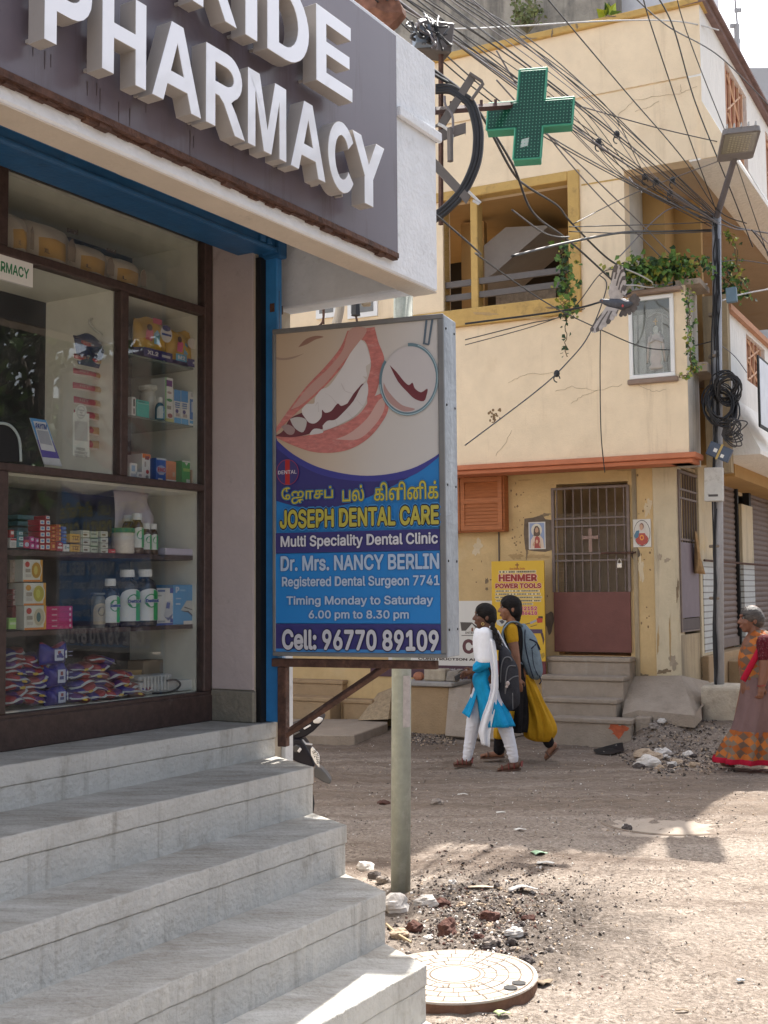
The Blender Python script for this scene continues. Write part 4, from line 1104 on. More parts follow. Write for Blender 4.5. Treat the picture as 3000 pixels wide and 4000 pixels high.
# ---- yellow advertising board and white banner
hb_b=LB+.34
hl, hz1=YB.hit(zH(530, 652), hb_b);hr=YB.hit(zH(870, 652), hb_b)[0];hz0=YB.hit(zH(880, 1395), hb_b)[1]
hm=YB.hit(zH(880, 1300), hb_b)[1]
HB=Frame(YB.p(hl, hb_b, 0), YB.ax, YB.ay);hw_, hh_=hr-hl, hz1-hz0
hen=thing('advert_board', 'yellow power tools advertising board leaning on the wall behind the girls', 'sign', HB.p(hw_/2, 0, hz0))
k=MB();k.box(HB, 0, hw_, -.02, 0, hm, hz1);k.build('board', flat('advert_yellow', (.62, .38, .025), .5), hen)
k=MB();k.box(HB, 0, hw_, -.0199, -.0001, hz0, hm-.0005);k.build('foot_strip', flat('advert_maroon', (.12, .02, .03), .5), hen)
def hx(x):return (x-180)/(1085-180)*hw_
def hzv(y):return hz1-(y-185)/(1890-185)*(hz1-hm)
RED=(.26, .012, .010);PNK=(.68, .42, .34)
def ht(nm, body, x0, x1, y0, y1, col, bold, out=0, oc=None, layer=1):
 if out:
  k=MB();k.text(HB, body, hx(x0), hx(x1), hzv(y1), hzv(y0), .0012, 0, bold, out);k.build(nm+'_outline', flat(nm+'_out', oc), hen)
 k=MB();k.text(HB, body, hx(x0), hx(x1), hzv(y1), hzv(y0), .0026, 0, bold);k.build(nm, flat(nm, col), hen)
ht('brand_text', 'HENMER', 305, 965, 412, 535, RED, .045, .05, PNK)
ht('trade_text', 'POWER TOOLS', 245, 1035, 568, 655, RED, .04, .05, PNK)
ht('phone_text', '9789 22152', 420, 958, 965, 1030, (.40, .02, .10), .03, .05, PNK)
ht('phone_text', '98406 86418', 400, 958, 1045, 1108, (.40, .02, .10), .03, .05, PNK)
ht('small_text', 'God Bless India', 497, 760, 300, 335, (.35, .10, .02), .03)
k=MB()
k.poly([HB.p(hx(622), .0026, hzv(310)), HB.p(hx(636), .0026, hzv(310)), HB.p(hx(636), .0026, hzv(218)), HB.p(hx(622), .0026, hzv(218))]);k.poly([HB.p(hx(596), .0027, hzv(262)), HB.p(hx(660), .0027, hzv(262)), HB.p(hx(660), .0027, hzv(246)), HB.p(hx(596), .0027, hzv(246))])
k.build('printed_cross', flat('print_cross', (.18, .03, .01)), hen)
rr=random.Random(5)
def bars(y, x0, x1, h, col, pale):
 k=MB();k.poly([HB.p(hx(x0-12), .001, hzv(y+h+8)), HB.p(hx(x1+12), .001, hzv(y+h+8)), HB.p(hx(x1+12), .001, hzv(y-8)), HB.p(hx(x0-12), .001, hzv(y-8))])
 k.build('print_ground', flat('print_pale', pale), hen)
 k=MB();x=x0
 while x<x1-10:
  w_=min(rr.uniform(12, 34), x1-x);j=rr.uniform(-3, 3)
  k.poly([HB.p(hx(x), .0024, hzv(y+h+j)), HB.p(hx(x+w_), .0024, hzv(y+h-j)), HB.p(hx(x+w_), .0024, hzv(y+j)), HB.p(hx(x), .0024, hzv(y-j))])
  x+=w_+(5 if rr.random()<.75 else 30)
 k.build('print_line', flat('print_line', col), hen)
for y, x0, x1, h in ((355, 320, 940, 32), (688, 255, 995, 22), (742, 250, 1010, 22), (798, 245, 1035, 22), (855, 260, 1015, 22), (912, 560, 880, 20)):
 bars(y, x0, x1, h, (.12, .10, .06), (.66, .56, .36))
def hpoly(nm, col, pts, ly=.002):
 k=MB();k.poly([HB.p(hx(x), ly, hzv(y))for x, y in pts]);k.build(nm, flat(nm, col), hen)
hpoly('tool_red', (.45, .04, .02), [(945, 1170), (1000, 1150), (1050, 1165), (1045, 1235), (960, 1245)])
hpoly('tool_black', (.03, .02, .02), [(975, 1130), (1050, 1130), (1055, 1165), (975, 1165)])
hpoly('tool_grey', (.30, .30, .34), [(830, 1230), (940, 1185), (950, 1215), (845, 1265)])
hpoly('tool_bar', (.14, .09, .03), [(690, 1275), (830, 1240), (835, 1255), (700, 1290)])
hpoly('tool_bar', (.14, .09, .03), [(840, 1300), (950, 1270), (955, 1280), (845, 1312)])
hpoly('tool_drill', (.06, .03, .08), [(800, 1350), (1040, 1350), (1045, 1420), (830, 1420)])
hpoly('tool_grip', (.07, .03, .03), [(1010, 1420), (1050, 1410), (1075, 1520), (1050, 1620), (1040, 1520)])
hpoly('tool_pale', (.45, .45, .42), [(250, 1200), (340, 1180), (430, 1200), (420, 1260), (340, 1310), (260, 1270)])
hpoly('tool_dark', (.06, .06, .08), [(300, 1210), (360, 1195), (400, 1230), (350, 1265)], .003)
hpoly('tool_line', (.35, .22, .03), [(1000, 1770), (1060, 1740), (1080, 1800), (1030, 1850), (1015, 1810)])
bl, bz1_=YB.hit(zN(250, 198), LB+.02);br_=YB.hit(zN(1335, 198), LB+.02)[0]
bzw=YB.hit(zN(700, 1245), LB+.02)[1];bz0_=YB.hit(zN(300, 1440), LB+.02)[1]
ban=thing('wall_banner', 'white construction banner with maroon foot hung on the yellow wall behind the dental sign', 'banner', YB.p((bl+br_)/2, LB+.02, bz0_))
k=MB();k.box(YB, bl-.5, br_, LB+.004, LB+.014, bzw, bz1_);k.build('sheet', flat('banner_white', (.66, .64, .60), .7), ban)
k=MB();k.box(YB, bl-.75, br_, LB+.004, LB+.0142, bz0_, bzw-.0006);k.build('foot_strip', flat('banner_maroon', (.085, .04, .055), .6), ban)
def bt(nm, body, x0, x1, y0, y1, col, bold=.03):
 a0, zt_=YB.hit(zN(x0, y0), LB+.016);a1, zb_=YB.hit(zN(x1, y1), LB+.016)
 k=MB();k.text(YB, body, a0, a1, zb_, zt_, LB+.016, 0, bold);k.build(nm, flat(nm, col), ban)
bt('banner_text', 'CONSTRUCTION AND', 140, 1180, 1108, 1172, (.05, .03, .03), .035)
bt('banner_letter', 'C', 855, 1050, 815, 1055, (.10, .03, .04), .04)
bt('banner_letter', 'T', 1062, 1230, 815, 1055, (.10, .03, .04), .04)
bt('banner_text', 'INTERIORS', 900, 1185, 695, 730, (.05, .04, .04), .02)
bt('address_text', 'No.12, Cemetery Road, opp. N', 180, 930, 1275, 1330, (.60, .56, .54), .02)
def bpoly(nm, col, pts, ly):
 k=MB();k.poly([YB.p(*(lambda q:(q[0], LB+ly, q[1]))(YB.hit(zN(x, y), LB+ly)))for x, y in pts]);k.build(nm, flat(nm, col), ban)
bpoly('banner_roof', (.07, .06, .06), [(820, 540), (1010, 545), (1185, 680), (840, 680)], .0155)
bpoly('banner_house', (.6, .58, .55), [(900, 690), (1010, 565), (1120, 690)], .0160)
bpoly('banner_door', (.20, .06, .03), [(1000, 690), (1000, 640), (1015, 622), (1030, 640), (1030, 690)], .0166)
bpoly('banner_rule', (.07, .06, .06), [(840, 752), (1110, 752), (1110, 762), (840, 762)], .0156)
# ---- low wall, slab, brick
lw_b=LB+.55
l_, zt_=YB.hit(zJ(1262, 372), lw_b);r_=YB.hit(zH(255, 1470), lw_b)[0]
lw=thing('low_wall', 'tan concrete plinth wall with a grey slab on top below the white banner', 'wall', YB.p((l_+r_)/2, lw_b-.2, 0))
k=MB();k.box(YB, l_-.15, r_, LB+.002, lw_b, -.1, zt_);k.build('wall_block', M['concrete_tan'], lw, bevel=.02, seg=2)
k=MB();k.box(YB, l_-.15, r_+.06, LB+.003, lw_b+.05, zt_+.002, zt_+.055);k.build('coping', mat('coping', (.33, .31, .29), .9, .15, 8, .3), lw, bevel=.012)
k=MB()
pts=[YB.p(r_+.005, LB+.01, zt_), YB.p(r_+.005, lw_b, zt_-.02), YB.p(r_+.06, lw_b+.25, .0), YB.p(r_+.75, lw_b+.35, 0), YB.p(r_+.9, LB+.01, 0), YB.p(r_+.62, LB+.01, zt_)]
k.add(pts+[YB.p(r_+.45, lw_b-.1, zt_-.02)], [(0, 1, 6, 5), (1, 2, 3, 6), (6, 3, 4, 5)])
k.build('ramp', M['concrete'], lw, solid=.03)
k=MB();a_, z_=YB.hit(zN(600, 1490), lw_b-.1);a0_=YB.hit(zN(240, 1490), lw_b-.1)[0];zt2=YB.hit(zN(600, 1300), lw_b-.1)[1]
k.box(YB, a0_, a_-.01, lw_b-.24, lw_b-.08, zt_+.057, zt2);tag(k.build('stone_block', mat('pale_stone', (.40, .34, .26), .9, .2, 14, .5, 50), bevel=.018, seg=2), 'rough pale stone block lying on the low wall slab', 'stone block')
k=MB();a2_=YB.hit(zN(740, 1490), lw_b-.05)[0];k.prism([YB.p(a_+.005, lw_b-.05, zt_+.057), YB.p(a2_, lw_b-.05, zt_+.057), YB.p(a2_+.06, lw_b-.05, zt2), YB.p(a_+.03, lw_b-.05, zt2-.02)], YB.ay*-.12)
tag(k.build('stone_slab', mat('grey_stone', (.27, .24, .21), .9, .2, 14, .5, 50), bevel=.01), 'grey stone slab propped at the right of the pale stone block', 'stone slab')
k=MB();k.ball(YB.p(YB.hit(zN(150, 1430), lw_b-.15)[0], lw_b-.15, zt_+.10), YB.ax*.07, YB.ay*.06, UP*.055, 9, 6)
tag(k.build('brick_lump', mat('brick_red', (.40, .17, .10), .9, .25, 14, .5, 40)), 'broken orange brick lump at the left end of the low wall slab', 'brick')
# ---- stairs at the far left
fl=thing('entry_stairs', 'tan concrete entry stairs with a low slab seen under the dental sign', 'stairs', YB.p(YB.hit(zU(700, 700), .3)[0], .3, 0))
P0=onz(*zU(925, 965), 0);aS, bS, _=YB.loc(P0)
zsl_=YB.hit(zU(925, 885), bS)[1]
k=MB()
q=[onz(*zU(925, 887), zsl_), onz(*zU(1283, 762), zsl_), onz(*zU(1283, 715), zsl_), onz(*zU(100, 715), zsl_), onz(*zU(-300, 887), zsl_)]
k.prism(q, UP*-(zsl_+.05));k.build('slab', M['concrete'], fl, bevel=.01)
bK=YB.loc(onz(*zU(650, 718), zsl_))[1]
def fbox(x0, x1, yt, yb, bf, mt=M['concrete_tan'], nose=True):
 a0=YB.hit(zU(x0, yt), bf)[0];a1, z1_=YB.hit(zU(x1, yt), bf)
 k=MB();k.box(YB, a0, a1, LB-1.0, bf-.012, -.1, z1_-.05);k.box(YB, a0, a1+.01, LB-1.0, bf, z1_-.0498, z1_)
 k.build('step', mt, fl, bevel=.008)
fbox(-600, 655, 490, 700, bK);fbox(-600, 790, 300, 470, bK-.28);fbox(-600, 1160, 118, 290, bK-.56)
fbox(796, 1110, 512, 690, bK-.22);fbox(932, 1180, 330, 500, bK-.45, nose=False)
k=MB()
qs=[YB.P(zU(960, 728), bK-.0), YB.P(zU(1180, 435), bK-.40), YB.P(zU(1330, 375), bK-.40), YB.P(zU(1290, 718), bK+.02)]
k.add(qs+[p_-YB.ay*.5 for p_ in qs], [(0, 1, 2, 3), (4, 5, 6, 7), (0, 1, 5, 4), (2, 3, 7, 6), (1, 2, 6, 5), (0, 3, 7, 4)])
k.build('rubble_ramp', mat('rubble_ramp', (.36, .27, .17), .95, .3, 26, .9, 35), fl)
# ---- apron and plinth at the corner
ap=MB()
A0=YB.p(YB.hit(zI(270, 1435), LB)[0], LB+.031, YB.hit(zI(270, 1435), LB)[1]);A1=YB.p(aC, LB+.031, YB.hit(zI(600, 1430), LB)[1])
Bq=[atY(*zI(225, 1690), 12.55), atY(*zI(330, 1660), 12.5), atY(*zI(700, 1695), 12.15), atY(*zI(745, 1640), 12.3)]
A2=SB.p(SB.hit(zI(790, 1480))[0], .11, SB.hit(zI(790, 1480))[1])
ap.add([A0, A1, A2]+Bq, [(0, 3, 4), (0, 4, 1), (1, 4, 5), (1, 5, 2), (2, 5, 6)])
ap.v+=[p_-UP*.12 for p_ in Bq];ap.f+=[(3, 7, 8, 4), (4, 8, 9, 5), (5, 9, 10, 6)];ap.m+=[0, 0, 0]
tag(ap.build('concrete_apron', M['concrete'], solid=.02), 'sloping cement apron at the foot of the yellow corner pillar', 'apron')
pcen=onz(1556, 1530, .0)
pol_Y=12.45
PL=Frame(atY(1556, 1500, pol_Y), YB.ax, YB.ay)
l_, zt_=PL.hit(zI(738, 1492), .0);r_=PL.hit(zI(1012, 1492), .0)[0]
k=MB();k.box(PL, l_, r_, -.5, 0, -.2, zt_)
o=k.build('pole_plinth', mat('plinth_plaster', (.44, .38, .30), .9, .15, 7, .4, 40, stain=((.17, .14, .10), .5, 4), streak=((.2, .17, .13), .4, 5)), bevel=.05, seg=3)
tag(o, 'stained pale plinth block carrying the utility pole', 'plinth')
# ---- utility pole
up_=thing('utility_pole', 'grey utility pole wrapped in cables at the corner of the yellow house', 'utility pole', PL.p(*(lambda q:(q[0], -.22, q[1]))(PL.hit((1553, 1482), -.22))))
pB=PL.P((1553, 1482), -.22);pT=PL.P((1548, 470), -.22)
k=MB();k.tube([pB-UP*.1, pB.lerp(pT, .5), pT], [.055, .052, .048], 14);k.build('pole', mat('pole_grey', (.36, .37, .40), .7, .12, 9, .2, 50, stain=((.5, .5, .52), .3, 7)), up_, smooth=True)
rp_=random.Random(3)
def polept(v_, du):
 q=PL.P((1550+(1500-v_)*-.004+du, v_), -.22);return q
for i in range(15):
 k=MB();pts=[]
 v0, v1=rp_.choice([(600, 990), (520, 900), (480, 760), (640, 1480), (900, 1480), (1100, 1480)])
 off=rp_.uniform(-8, 7)
 if v1==1480:off=rp_.uniform(-14, -5)
 for j in range(9):
  v_=v0+(v1-v0)*j/8
  q=polept(v_, off+rp_.uniform(-3, 3));pts.append(q+V((0, -.07-.02*rp_.random(), 0)))
 k.tube(spline(pts, 4), rp_.uniform(.004, .009), 5)
 k.build('strapped_cable', mat('cable_black', (.022, .022, .025), .5, .2, 20), up_, smooth=True)
for v_ in (1180, 1292, 680, 770):
 k=MB();q=polept(v_, -3);k.lathe([(.066, -.016), (.072, 0), (.066, .016)], q, 14);k.build('strap', mat('strap', (.22, .18, .14), .6), up_)
lamp=thing('street_lamp', 'grey flat street lamp head on a slanted arm from the utility pole', 'street lamp', pT)
hb=atY(*zP(850, 1010), 11.55);hf=atY(*zP(940, 655), 10.85)
k=MB();k.tube([pT-UP*.3, pT, hb+(hb-hf).normalized()*-.05], [.036, .034, .030], 12);k.build('arm', mat('lamp_arm', (.13, .115, .12), .6, .2, 9), lamp, smooth=True)
dx=(hf-hb);L_=dx.length;dx.normalize();wx=V((1, -.02, .03));wx=(wx-dx*wx.dot(dx)).normalized();nx_=wx.cross(dx).normalized()
if nx_.z>0:nx_=-nx_
hc=(hb+hf)/2
k=MB()
def rrect(w_, l_, r_=.04):
 pts=[]
 for sx_, sy_, a0 in ((1, 1, 0), (-1, 1, 90), (-1, -1, 180), (1, -1, 270)):
  for t in range(4):
   a=R(a0+t*30);pts.append((sx_*(w_-r_)+r_*math.cos(a), sy_*(l_-r_)+r_*math.sin(a)))
 return pts
k.loft([[hc+wx*x+dx*y-nx_*(.05)for x, y in rrect(.13, L_/2-.05)], [hc+wx*x+dx*y-nx_*.03 for x, y in rrect(.17, L_/2)], [hc+wx*x+dx*y+nx_*.02 for x, y in rrect(.175, L_/2)]])
k.build('head', mat('lamp_head', (.20, .185, .185), .5, .08, 8), lamp)
k=MB();lc=hc+dx*.09
k.prism([lc+wx*x+dx*y+nx_*.0205 for x, y in rrect(.15, L_/2-.12, .015)], nx_*.004);o=k.build('lens', mat('lamp_lens', (.27, .255, .21), .25, .05, 9), lamp)
k=MB()
for i in range(7):
 for j in range(9):k.obox(lc+wx*(-.09+.03*i)+dx*(-.19+.045*j)+nx_*.0252, wx*.009, dx*.011, nx_*.0006)
k.build('led_chips', mat('led_chip', (.40, .37, .26), .3), o)
k=MB()
for i in range(5):k.obox(hc+wx*(-.13+.065*i)+dx*(L_/2-.03)-nx_*.045, wx*.006, dx*.05, nx_*.02)
k.build('cooling_fins', mat('lamp_fin', (.45, .45, .45), .5), lamp)
def coil(name, label, uv, rx, rz, n, tilt, seedn, r_=.011, off=-.20):
 rr_=random.Random(seedn);c=PL.P(uv, off)+V((0, -.14, 0));k=MB();pts=[]
 for i in range(n*18):
  t=i/18*2*math.pi;j=i/(n*18)
  q=1+.13*math.sin(t*.37+seedn)+.10*rr_.uniform(-.4, .4)
  pts.append(c+V((rx*q*math.cos(t)+.03*math.sin(t*.13), .05*math.sin(t*.21+1)+.05*math.sin(t)*tilt, rz*q*math.sin(t)+.04*math.cos(t*.17))))
 k.tube(pts, r_, 5);return tag(k.build(name, mat('cable_black', (.022, .022, .025)), smooth=True), label, 'cable coil')
coil('cable_coil', 'fat black coil of spare cable tied to the utility pole, larger lower loop', zO(495, 1450), .145, .19, 15, 1, 1, .0085)
coil('cable_coil', 'oval black cable coil above the large coil on the pole', zO(545, 1290), .12, .14, 11, -1, 2, .0085)
c_=PL.P(zO(500, 1735), -.2)+V((0, -.16, 0));k=MB();rr_=random.Random(9)
for i in range(16):
 e_=PL.P(zO(rr_.uniform(560, 740), rr_.uniform(1620, 1900)), -.2)+V((0, -.2+rr_.uniform(-.1, .05), 0));m_=c_.lerp(e_, .6)+UP*rr_.uniform(.02, .12);k.tube(spline([c_, m_, e_, c_.lerp(e_, .55)-UP*.05, c_], 6), .007, 4)
tag(k.build('cable_bundle', mat('cable_grey', (.06, .058, .06), .5, .3, 10), smooth=True), 'loose fan shaped bundle of thin grey cables below the coils', 'cable bundle')
def tilted_box(name, label, uv, w_, h_, d_, ang, col, cat):
 c=PL.P(uv, -.2)+V((0, -.13, 0));x=(YB.ax*math.cos(ang)+UP*math.sin(ang));z=UP*math.cos(ang)-YB.ax*math.sin(ang)
 o=thing(name, label, cat, c-UP*h_/2)
 k=MB();k.obox(c, x*w_/2, YB.ay*d_/2, z*h_/2);k.build('case', col, o, bevel=.008, seg=2)
 return o, c, x, z
o, c, x, z=tilted_box('junction_box', 'blue grey junction box tied askew with yellow tape below the cable coils', zO(485, 1895), .25, .15, .07, R(-26), mat('box_blue', (.075, .10, .15), .6, .1, 8), 'junction box')
k=MB();k.obox(c+YB.ay*.037+x*.005, x*.012, YB.ay*.002, z*.085);k.build('tape', mat('yellow_tape', (.50, .36, .12), .6), o)
k=MB();k.obox(c+YB.ay*.037-x*.04, x*.02, YB.ay*.0018, z*.02);k.obox(c+YB.ay*.037+x*.05-z*.03, x*.018, YB.ay*.0018, z*.018);k.build('sticker', mat('white_board', (.75, .76, .74)), o)
o, c, x, z=tilted_box('junction_box', 'small blue box on the utility pole beside the leafy vine top', zO(600, 405), .11, .16, .07, R(2), mat('box_teal', (.12, .19, .25), .6, .1, 8), 'junction box')
o, c, x, z=tilted_box('meter_box', 'white stained meter box strapped to the utility pole above the cables', zI(810, 165), .19, .36, .10, R(-1), mat('meter_white', (.50, .49, .46), .7, .08, 8, .1, 50, stain=((.22, .19, .16), .45, 14)), 'meter box')
k=MB();k.obox(c+YB.ay*.051-z*.12, x*.05, YB.ay*.001, z*.012);k.build('label_strip', mat('dark_label', (.08, .07, .07)), o)
# = peeled and patched plaster
def blotch(fr, f_, x, y, rx, ry, bb, col, seedn, parent, name='peeled_patch', n=26):
 rr_=random.Random(seedn);ph_=[rr_.uniform(0, 6)for _ in range(4)];pts=[]
 for i in range(n):
  t=6.2832*i/n;w_=1+.28*math.sin(2*t+ph_[0])+.2*math.sin(5*t+ph_[1])+.14*math.sin(9*t+ph_[2])+rr_.uniform(-.08, .08)
  a_, z_=fr.hit(f_(x+rx*w_*math.cos(t), y+ry*w_*math.sin(t)), bb);pts.append(fr.p(a_, bb+.0025, z_))
 k=MB();k.prism(pts, fr.ay*-.002);k.build(name, col, parent)
PC=[mat('peel_grey', (.34, .28, .21), .95, .2, 12, .4, 50), mat('peel_pale', (.60, .50, .34), .9, .12, 9, .3, 50), mat('peel_dark', (.22, .165, .105), .95, .25, 14, .4, 50), mat('peel_brown', (.42, .29, .14), .95, .15, 9, .3, 50)]
for i, (x, y, rx, ry, c)in enumerate(((1465, 1370, 26, 34, 0), (1510, 1392, 40, 14, 2), (1450, 1320, 10, 40, 0), (690, 620, 34, 22, 3), (830, 620, 60, 16, 3), (880, 350, 34, 9, 2), (760, 560, 9, 60, 2), (500, 780, 9, 22, 2), (500, 830, 7, 12, 2), (745, 125, 40, 5, 3), (440, 560, 30, 45, 1), (1545, 300, 20, 60, 1), (1000, 60, 90, 7, 3), (1400, 60, 60, 9, 3), (1500, 700, 16, 90, 1))):
 blotch(YB, zH, x, y, rx, ry, LB, PC[c], i, yh)
for i, (x, y, rx, ry, c)in enumerate(((470, 640, 12, 26, 0), (520, 660, 18, 14, 0), (560, 1340, 30, 40, 0), (500, 1400, 40, 16, 2), (590, 860, 8, 70, 2), (460, 1200, 6, 90, 3), (540, 1180, 5, 140, 3))):
 blotch(YB, zI, x, y, rx, ry, LB+.031, PC[c], 60+i, yh)
for i, (x, y, rx, ry, c)in enumerate(((520, 420, 90, 7, 3), (300, 400, 50, 8, 3), (640, 370, 40, 6, 2))):
 blotch(YB, zG, x, y, rx, ry, .0605, PC[c], 90+i, yh)
for i, (x, y, rx, ry)in enumerate(((260, 215, 6, 26), (640, 105, 30, 6), (100, 250, 50, 6), (420, 170, 8, 18))):
 blotch(YB, zC, x, y, rx, ry, .0505, PC[2], 120+i, yh)
M['stn']=mat('fascia_stain', (.075, .055, .058), .4, .2, 9)
rr_=random.Random(31)
for x, y in ((195, 270), (265, 300), (300, 320), (515, 480), (570, 490), (590, 520), (700, 600), (765, 640), (860, 600), (1120, 770), (1140, 800)):
 a_, z_=PH.hit(zA(x, y), .8005);k=MB();h=rr_.uniform(.03, .09);w_=rr_.uniform(.0015, .003)
 k.prism([PH.p(a_-w_, .8008, z_), PH.p(a_+w_, .8008, z_), PH.p(a_+w_*.3, .8008, z_-h), PH.p(a_-w_*.3, .8008, z_-h)], PH.ay*.0006);k.build('drip_stain', M['stn'], fs_)
 # = overhead wires and the cable clutter at the pharmacy corner
M['cab']=mat('cable_black', (.022, .022, .025), .5, .2, 20)
M['cabg']=mat('cable_grey', (.06, .058, .06), .5, .3, 10)
M['cabw']=mat('cable_white', (.50, .50, .50), .5, .15, 10)
M['cabl']=mat('cable_lilac', (.17, .155, .165), .5, .15, 10)
def wire(pts, r=.006, m='cab', lab=None, clips=()):
 P=[atY(u, v, Y)for (u, v, Y)in pts]
 sp=spline(P, 10)if len(P)>2 else P
 k=MB();k.tube(sp, r*.82, 5, cap=True)
 o=k.build('overhead_wire', M[m], smooth=True)
 if lab:tag(o, lab, 'wire', 'overhead wires')
 else:tag(o, 'thin dark overhead wire fanning across the street towards the utility pole', 'wire', 'overhead wires')
 for t in clips:
  c=sp[min(int(t*(len(sp)-1)), len(sp)-1)]
  k=MB();k.ball(c, V((.028, 0, -.012)), V((0, .02, 0)), V((.012, 0, .035)), 8, 5)
  k.tube([c+V((.03*math.cos(a), 0, -.05+.035*math.sin(a)))for a in [i*.6 for i in range(9)]], .006, 4)
  k.build('clip', M['cab'], o)
 return o
def Z(f, x, y, Y):return (*f(x, y), Y)
for (a, b_, c, r, m, cl)in [(Z(zB, 1130, -60, 7), Z(zC, 590, 800, 10.2), Z(zP, 650, 1745, 12.75), .008, 'cab', (.55, .78)), (Z(zB, 1000, -60, 6.8), Z(zC, 310, 600, 9.3), Z(zP, 640, 1765, 12.75), .007, 'cabg', (.45, )), (Z(zB, 900, -60, 6.6), Z(zC, 560, 920, 10.2), Z(zP, 620, 1760, 12.75), .007, 'cab', (.5, .72)), (Z(zB, 860, -50, 6.5), Z(zC, 420, 860, 9.8), Z(zP, 660, 1790, 12.75), .006, 'cab', ()), (Z(zB, 950, 40, 6.6), Z(zC, 190, 620, 9.2), Z(zP, 610, 1800, 12.75), .006, 'cabg', ()), (Z(zB, 830, -60, 6.4), Z(zC, 690, 1030, 10.6), Z(zP, 690, 1830, 12.75), .009, 'cabl', (.62, .74)), (Z(zB, 1200, -60, 7.2), Z(zC, 480, 600, 9.9), Z(zP, 690, 1740, 12.75), .006, 'cab', ()), (Z(zB, 1260, -60, 7.2), Z(zC, 330, 430, 9.6), Z(zP, 650, 1735, 12.75), .006, 'cab', ()), (Z(zB, 1330, -60, 7.4), Z(zC, 420, 560, 9.8), Z(zP, 640, 1740, 12.75), .0055, 'cab', ()), (Z(zB, 780, -60, 6.4), Z(zC, 190, 850, 9.0), Z(zP, 590, 1830, 12.7), .0065, 'cabg', ()), (Z(zB, 730, -40, 6.4), Z(zC, 100, 820, 8.8), Z(zP, 560, 1850, 12.7), .006, 'cab', ())]:
 wire([a, b_, c], r, m, clips=cl)
for i in range(9):
 rq=random.Random(300+i);x_=-80+90*i
 wire([Z(zB, 760+70*i, -60, 6.4+.1*i), Z(zC, 150+62*i+rq.uniform(-40, 40), 640+8*i+rq.uniform(-60, 60), 9.3+.1*i), Z(zC, 700+30*i, 1150+rq.uniform(-20, 60), 11.2), Z(zP, 570+14*i, 1790+rq.uniform(-40, 60), 12.55)], rq.uniform(.004, .0065), rq.choice(['cab', 'cab', 'cabg', 'cabl']))
for (pts, r, m)in [([Z(zC, 210, -30, 8.5), Z(zC, 720, 575, 10), Z(zC, 1110, 1030, 11.4), Z(zP, 640, 1640, 12.4), Z(zP, 1000, 1810, 12.6)], .007, 'cab'), ([Z(zC, 780, -30, 9.5), Z(zC, 1010, 170, 10.5), Z(zC, 1350, 370, 12), Z(zC, 1700, 720, 13)], .008, 'cabg'), ([Z(zC, 845, -30, 9), Z(zC, 900, 160, 9.6), Z(zC, 1060, 640, 10.8), Z(zC, 1180, 980, 11.6), Z(zC, 1340, 1410, 12.6)], .007, 'cab'), ([Z(zC, 940, -30, 9), Z(zC, 1050, 190, 9.6), Z(zC, 1180, 640, 10.8), Z(zC, 1330, 1020, 11.7), Z(zC, 1440, 1290, 12.2), Z(zC, 1560, 1600, 12.6)], .008, 'cab'), ([Z(zC, 1065, -30, 9.2), Z(zC, 1110, 140, 9.7), Z(zC, 1230, 470, 10.6), Z(zC, 1400, 900, 11.8), Z(zC, 1520, 1250, 12.4), Z(zC, 1659, 1659, 13)], .006, 'cab'), ([Z(zC, -100, 330, 8.4), Z(zC, 250, 900, 9.4), Z(zC, 620, 1330, 11), Z(zC, 900, 1600, 12.3), Z(zQ, 1600, 380, 12.8)], .008, 'cabl'), ([Z(zC, -100, 520, 8.2), Z(zC, 180, 820, 9), Z(zC, 560, 1180, 10.8), Z(zC, 1020, 1640, 12.4), Z(zQ, 1640, 340, 12.8)], .008, 'cabl'), ([Z(zC, 230, 625, 9.5), Z(zC, 500, 705, 10.5), Z(zC, 930, 825, 11.4), Z(zC, 1340, 920, 12.2)], .007, 'cabg'), ([Z(zC, 0, 1360, 8.6), Z(zC, 190, 1500, 9.4), Z(zC, 300, 1535, 10), Z(zC, 370, 1535, 10.4)], .009, 'cabg'), ([Z(zC, 0, 1660, 9), Z(zC, 370, 1570, 10), Z(zC, 730, 1505, 11), Z(zC, 1000, 1500, 12), Z(zC, 1300, 1490, 12.7)], .014, 'cab'), ([Z(zC, 370, 1470, 10), Z(zC, 900, 1455, 11.5), Z(zC, 1300, 1440, 12.7)], .006, 'cab'), ([Z(zC, 370, 1500, 10), Z(zC, 900, 1515, 11.5), Z(zC, 1300, 1500, 12.7)], .006, 'cab'), ([Z(zC, 400, 1450, 10.4), Z(zC, 800, 1250, 11.2), Z(zC, 1350, 1040, 12.1)], .006, 'cabg'), ([Z(zP, 660, 1745, 12.7), Z(zP, 860, 1850, 12.9), Z(zP, 1060, 1895, 13.2), Z(zP, 1300, 1935, 13.6)], .011, 'cabg'), ([Z(zP, 640, 1800, 12.7), Z(zP, 870, 1880, 12.9), Z(zP, 1080, 1905, 13.2), Z(zP, 1300, 2090, 13.6)], .009, 'cabl'), ([Z(zP, 1060, 1890, 13.1), Z(zP, 1160, 2010, 13.2), Z(zP, 1300, 2230, 13.4)], .010, 'cab'), ([Z(zO, 500, 60, 12.7), Z(zO, 720, 40, 13), Z(zO, 1000, 80, 13.4)], .007, 'cabg'), ([Z(zO, 520, 850, 12.7), Z(zO, 660, 960, 12.9), Z(zO, 780, 1120, 13.0)], .006, 'cabl')]:
 wire(pts, r, m)
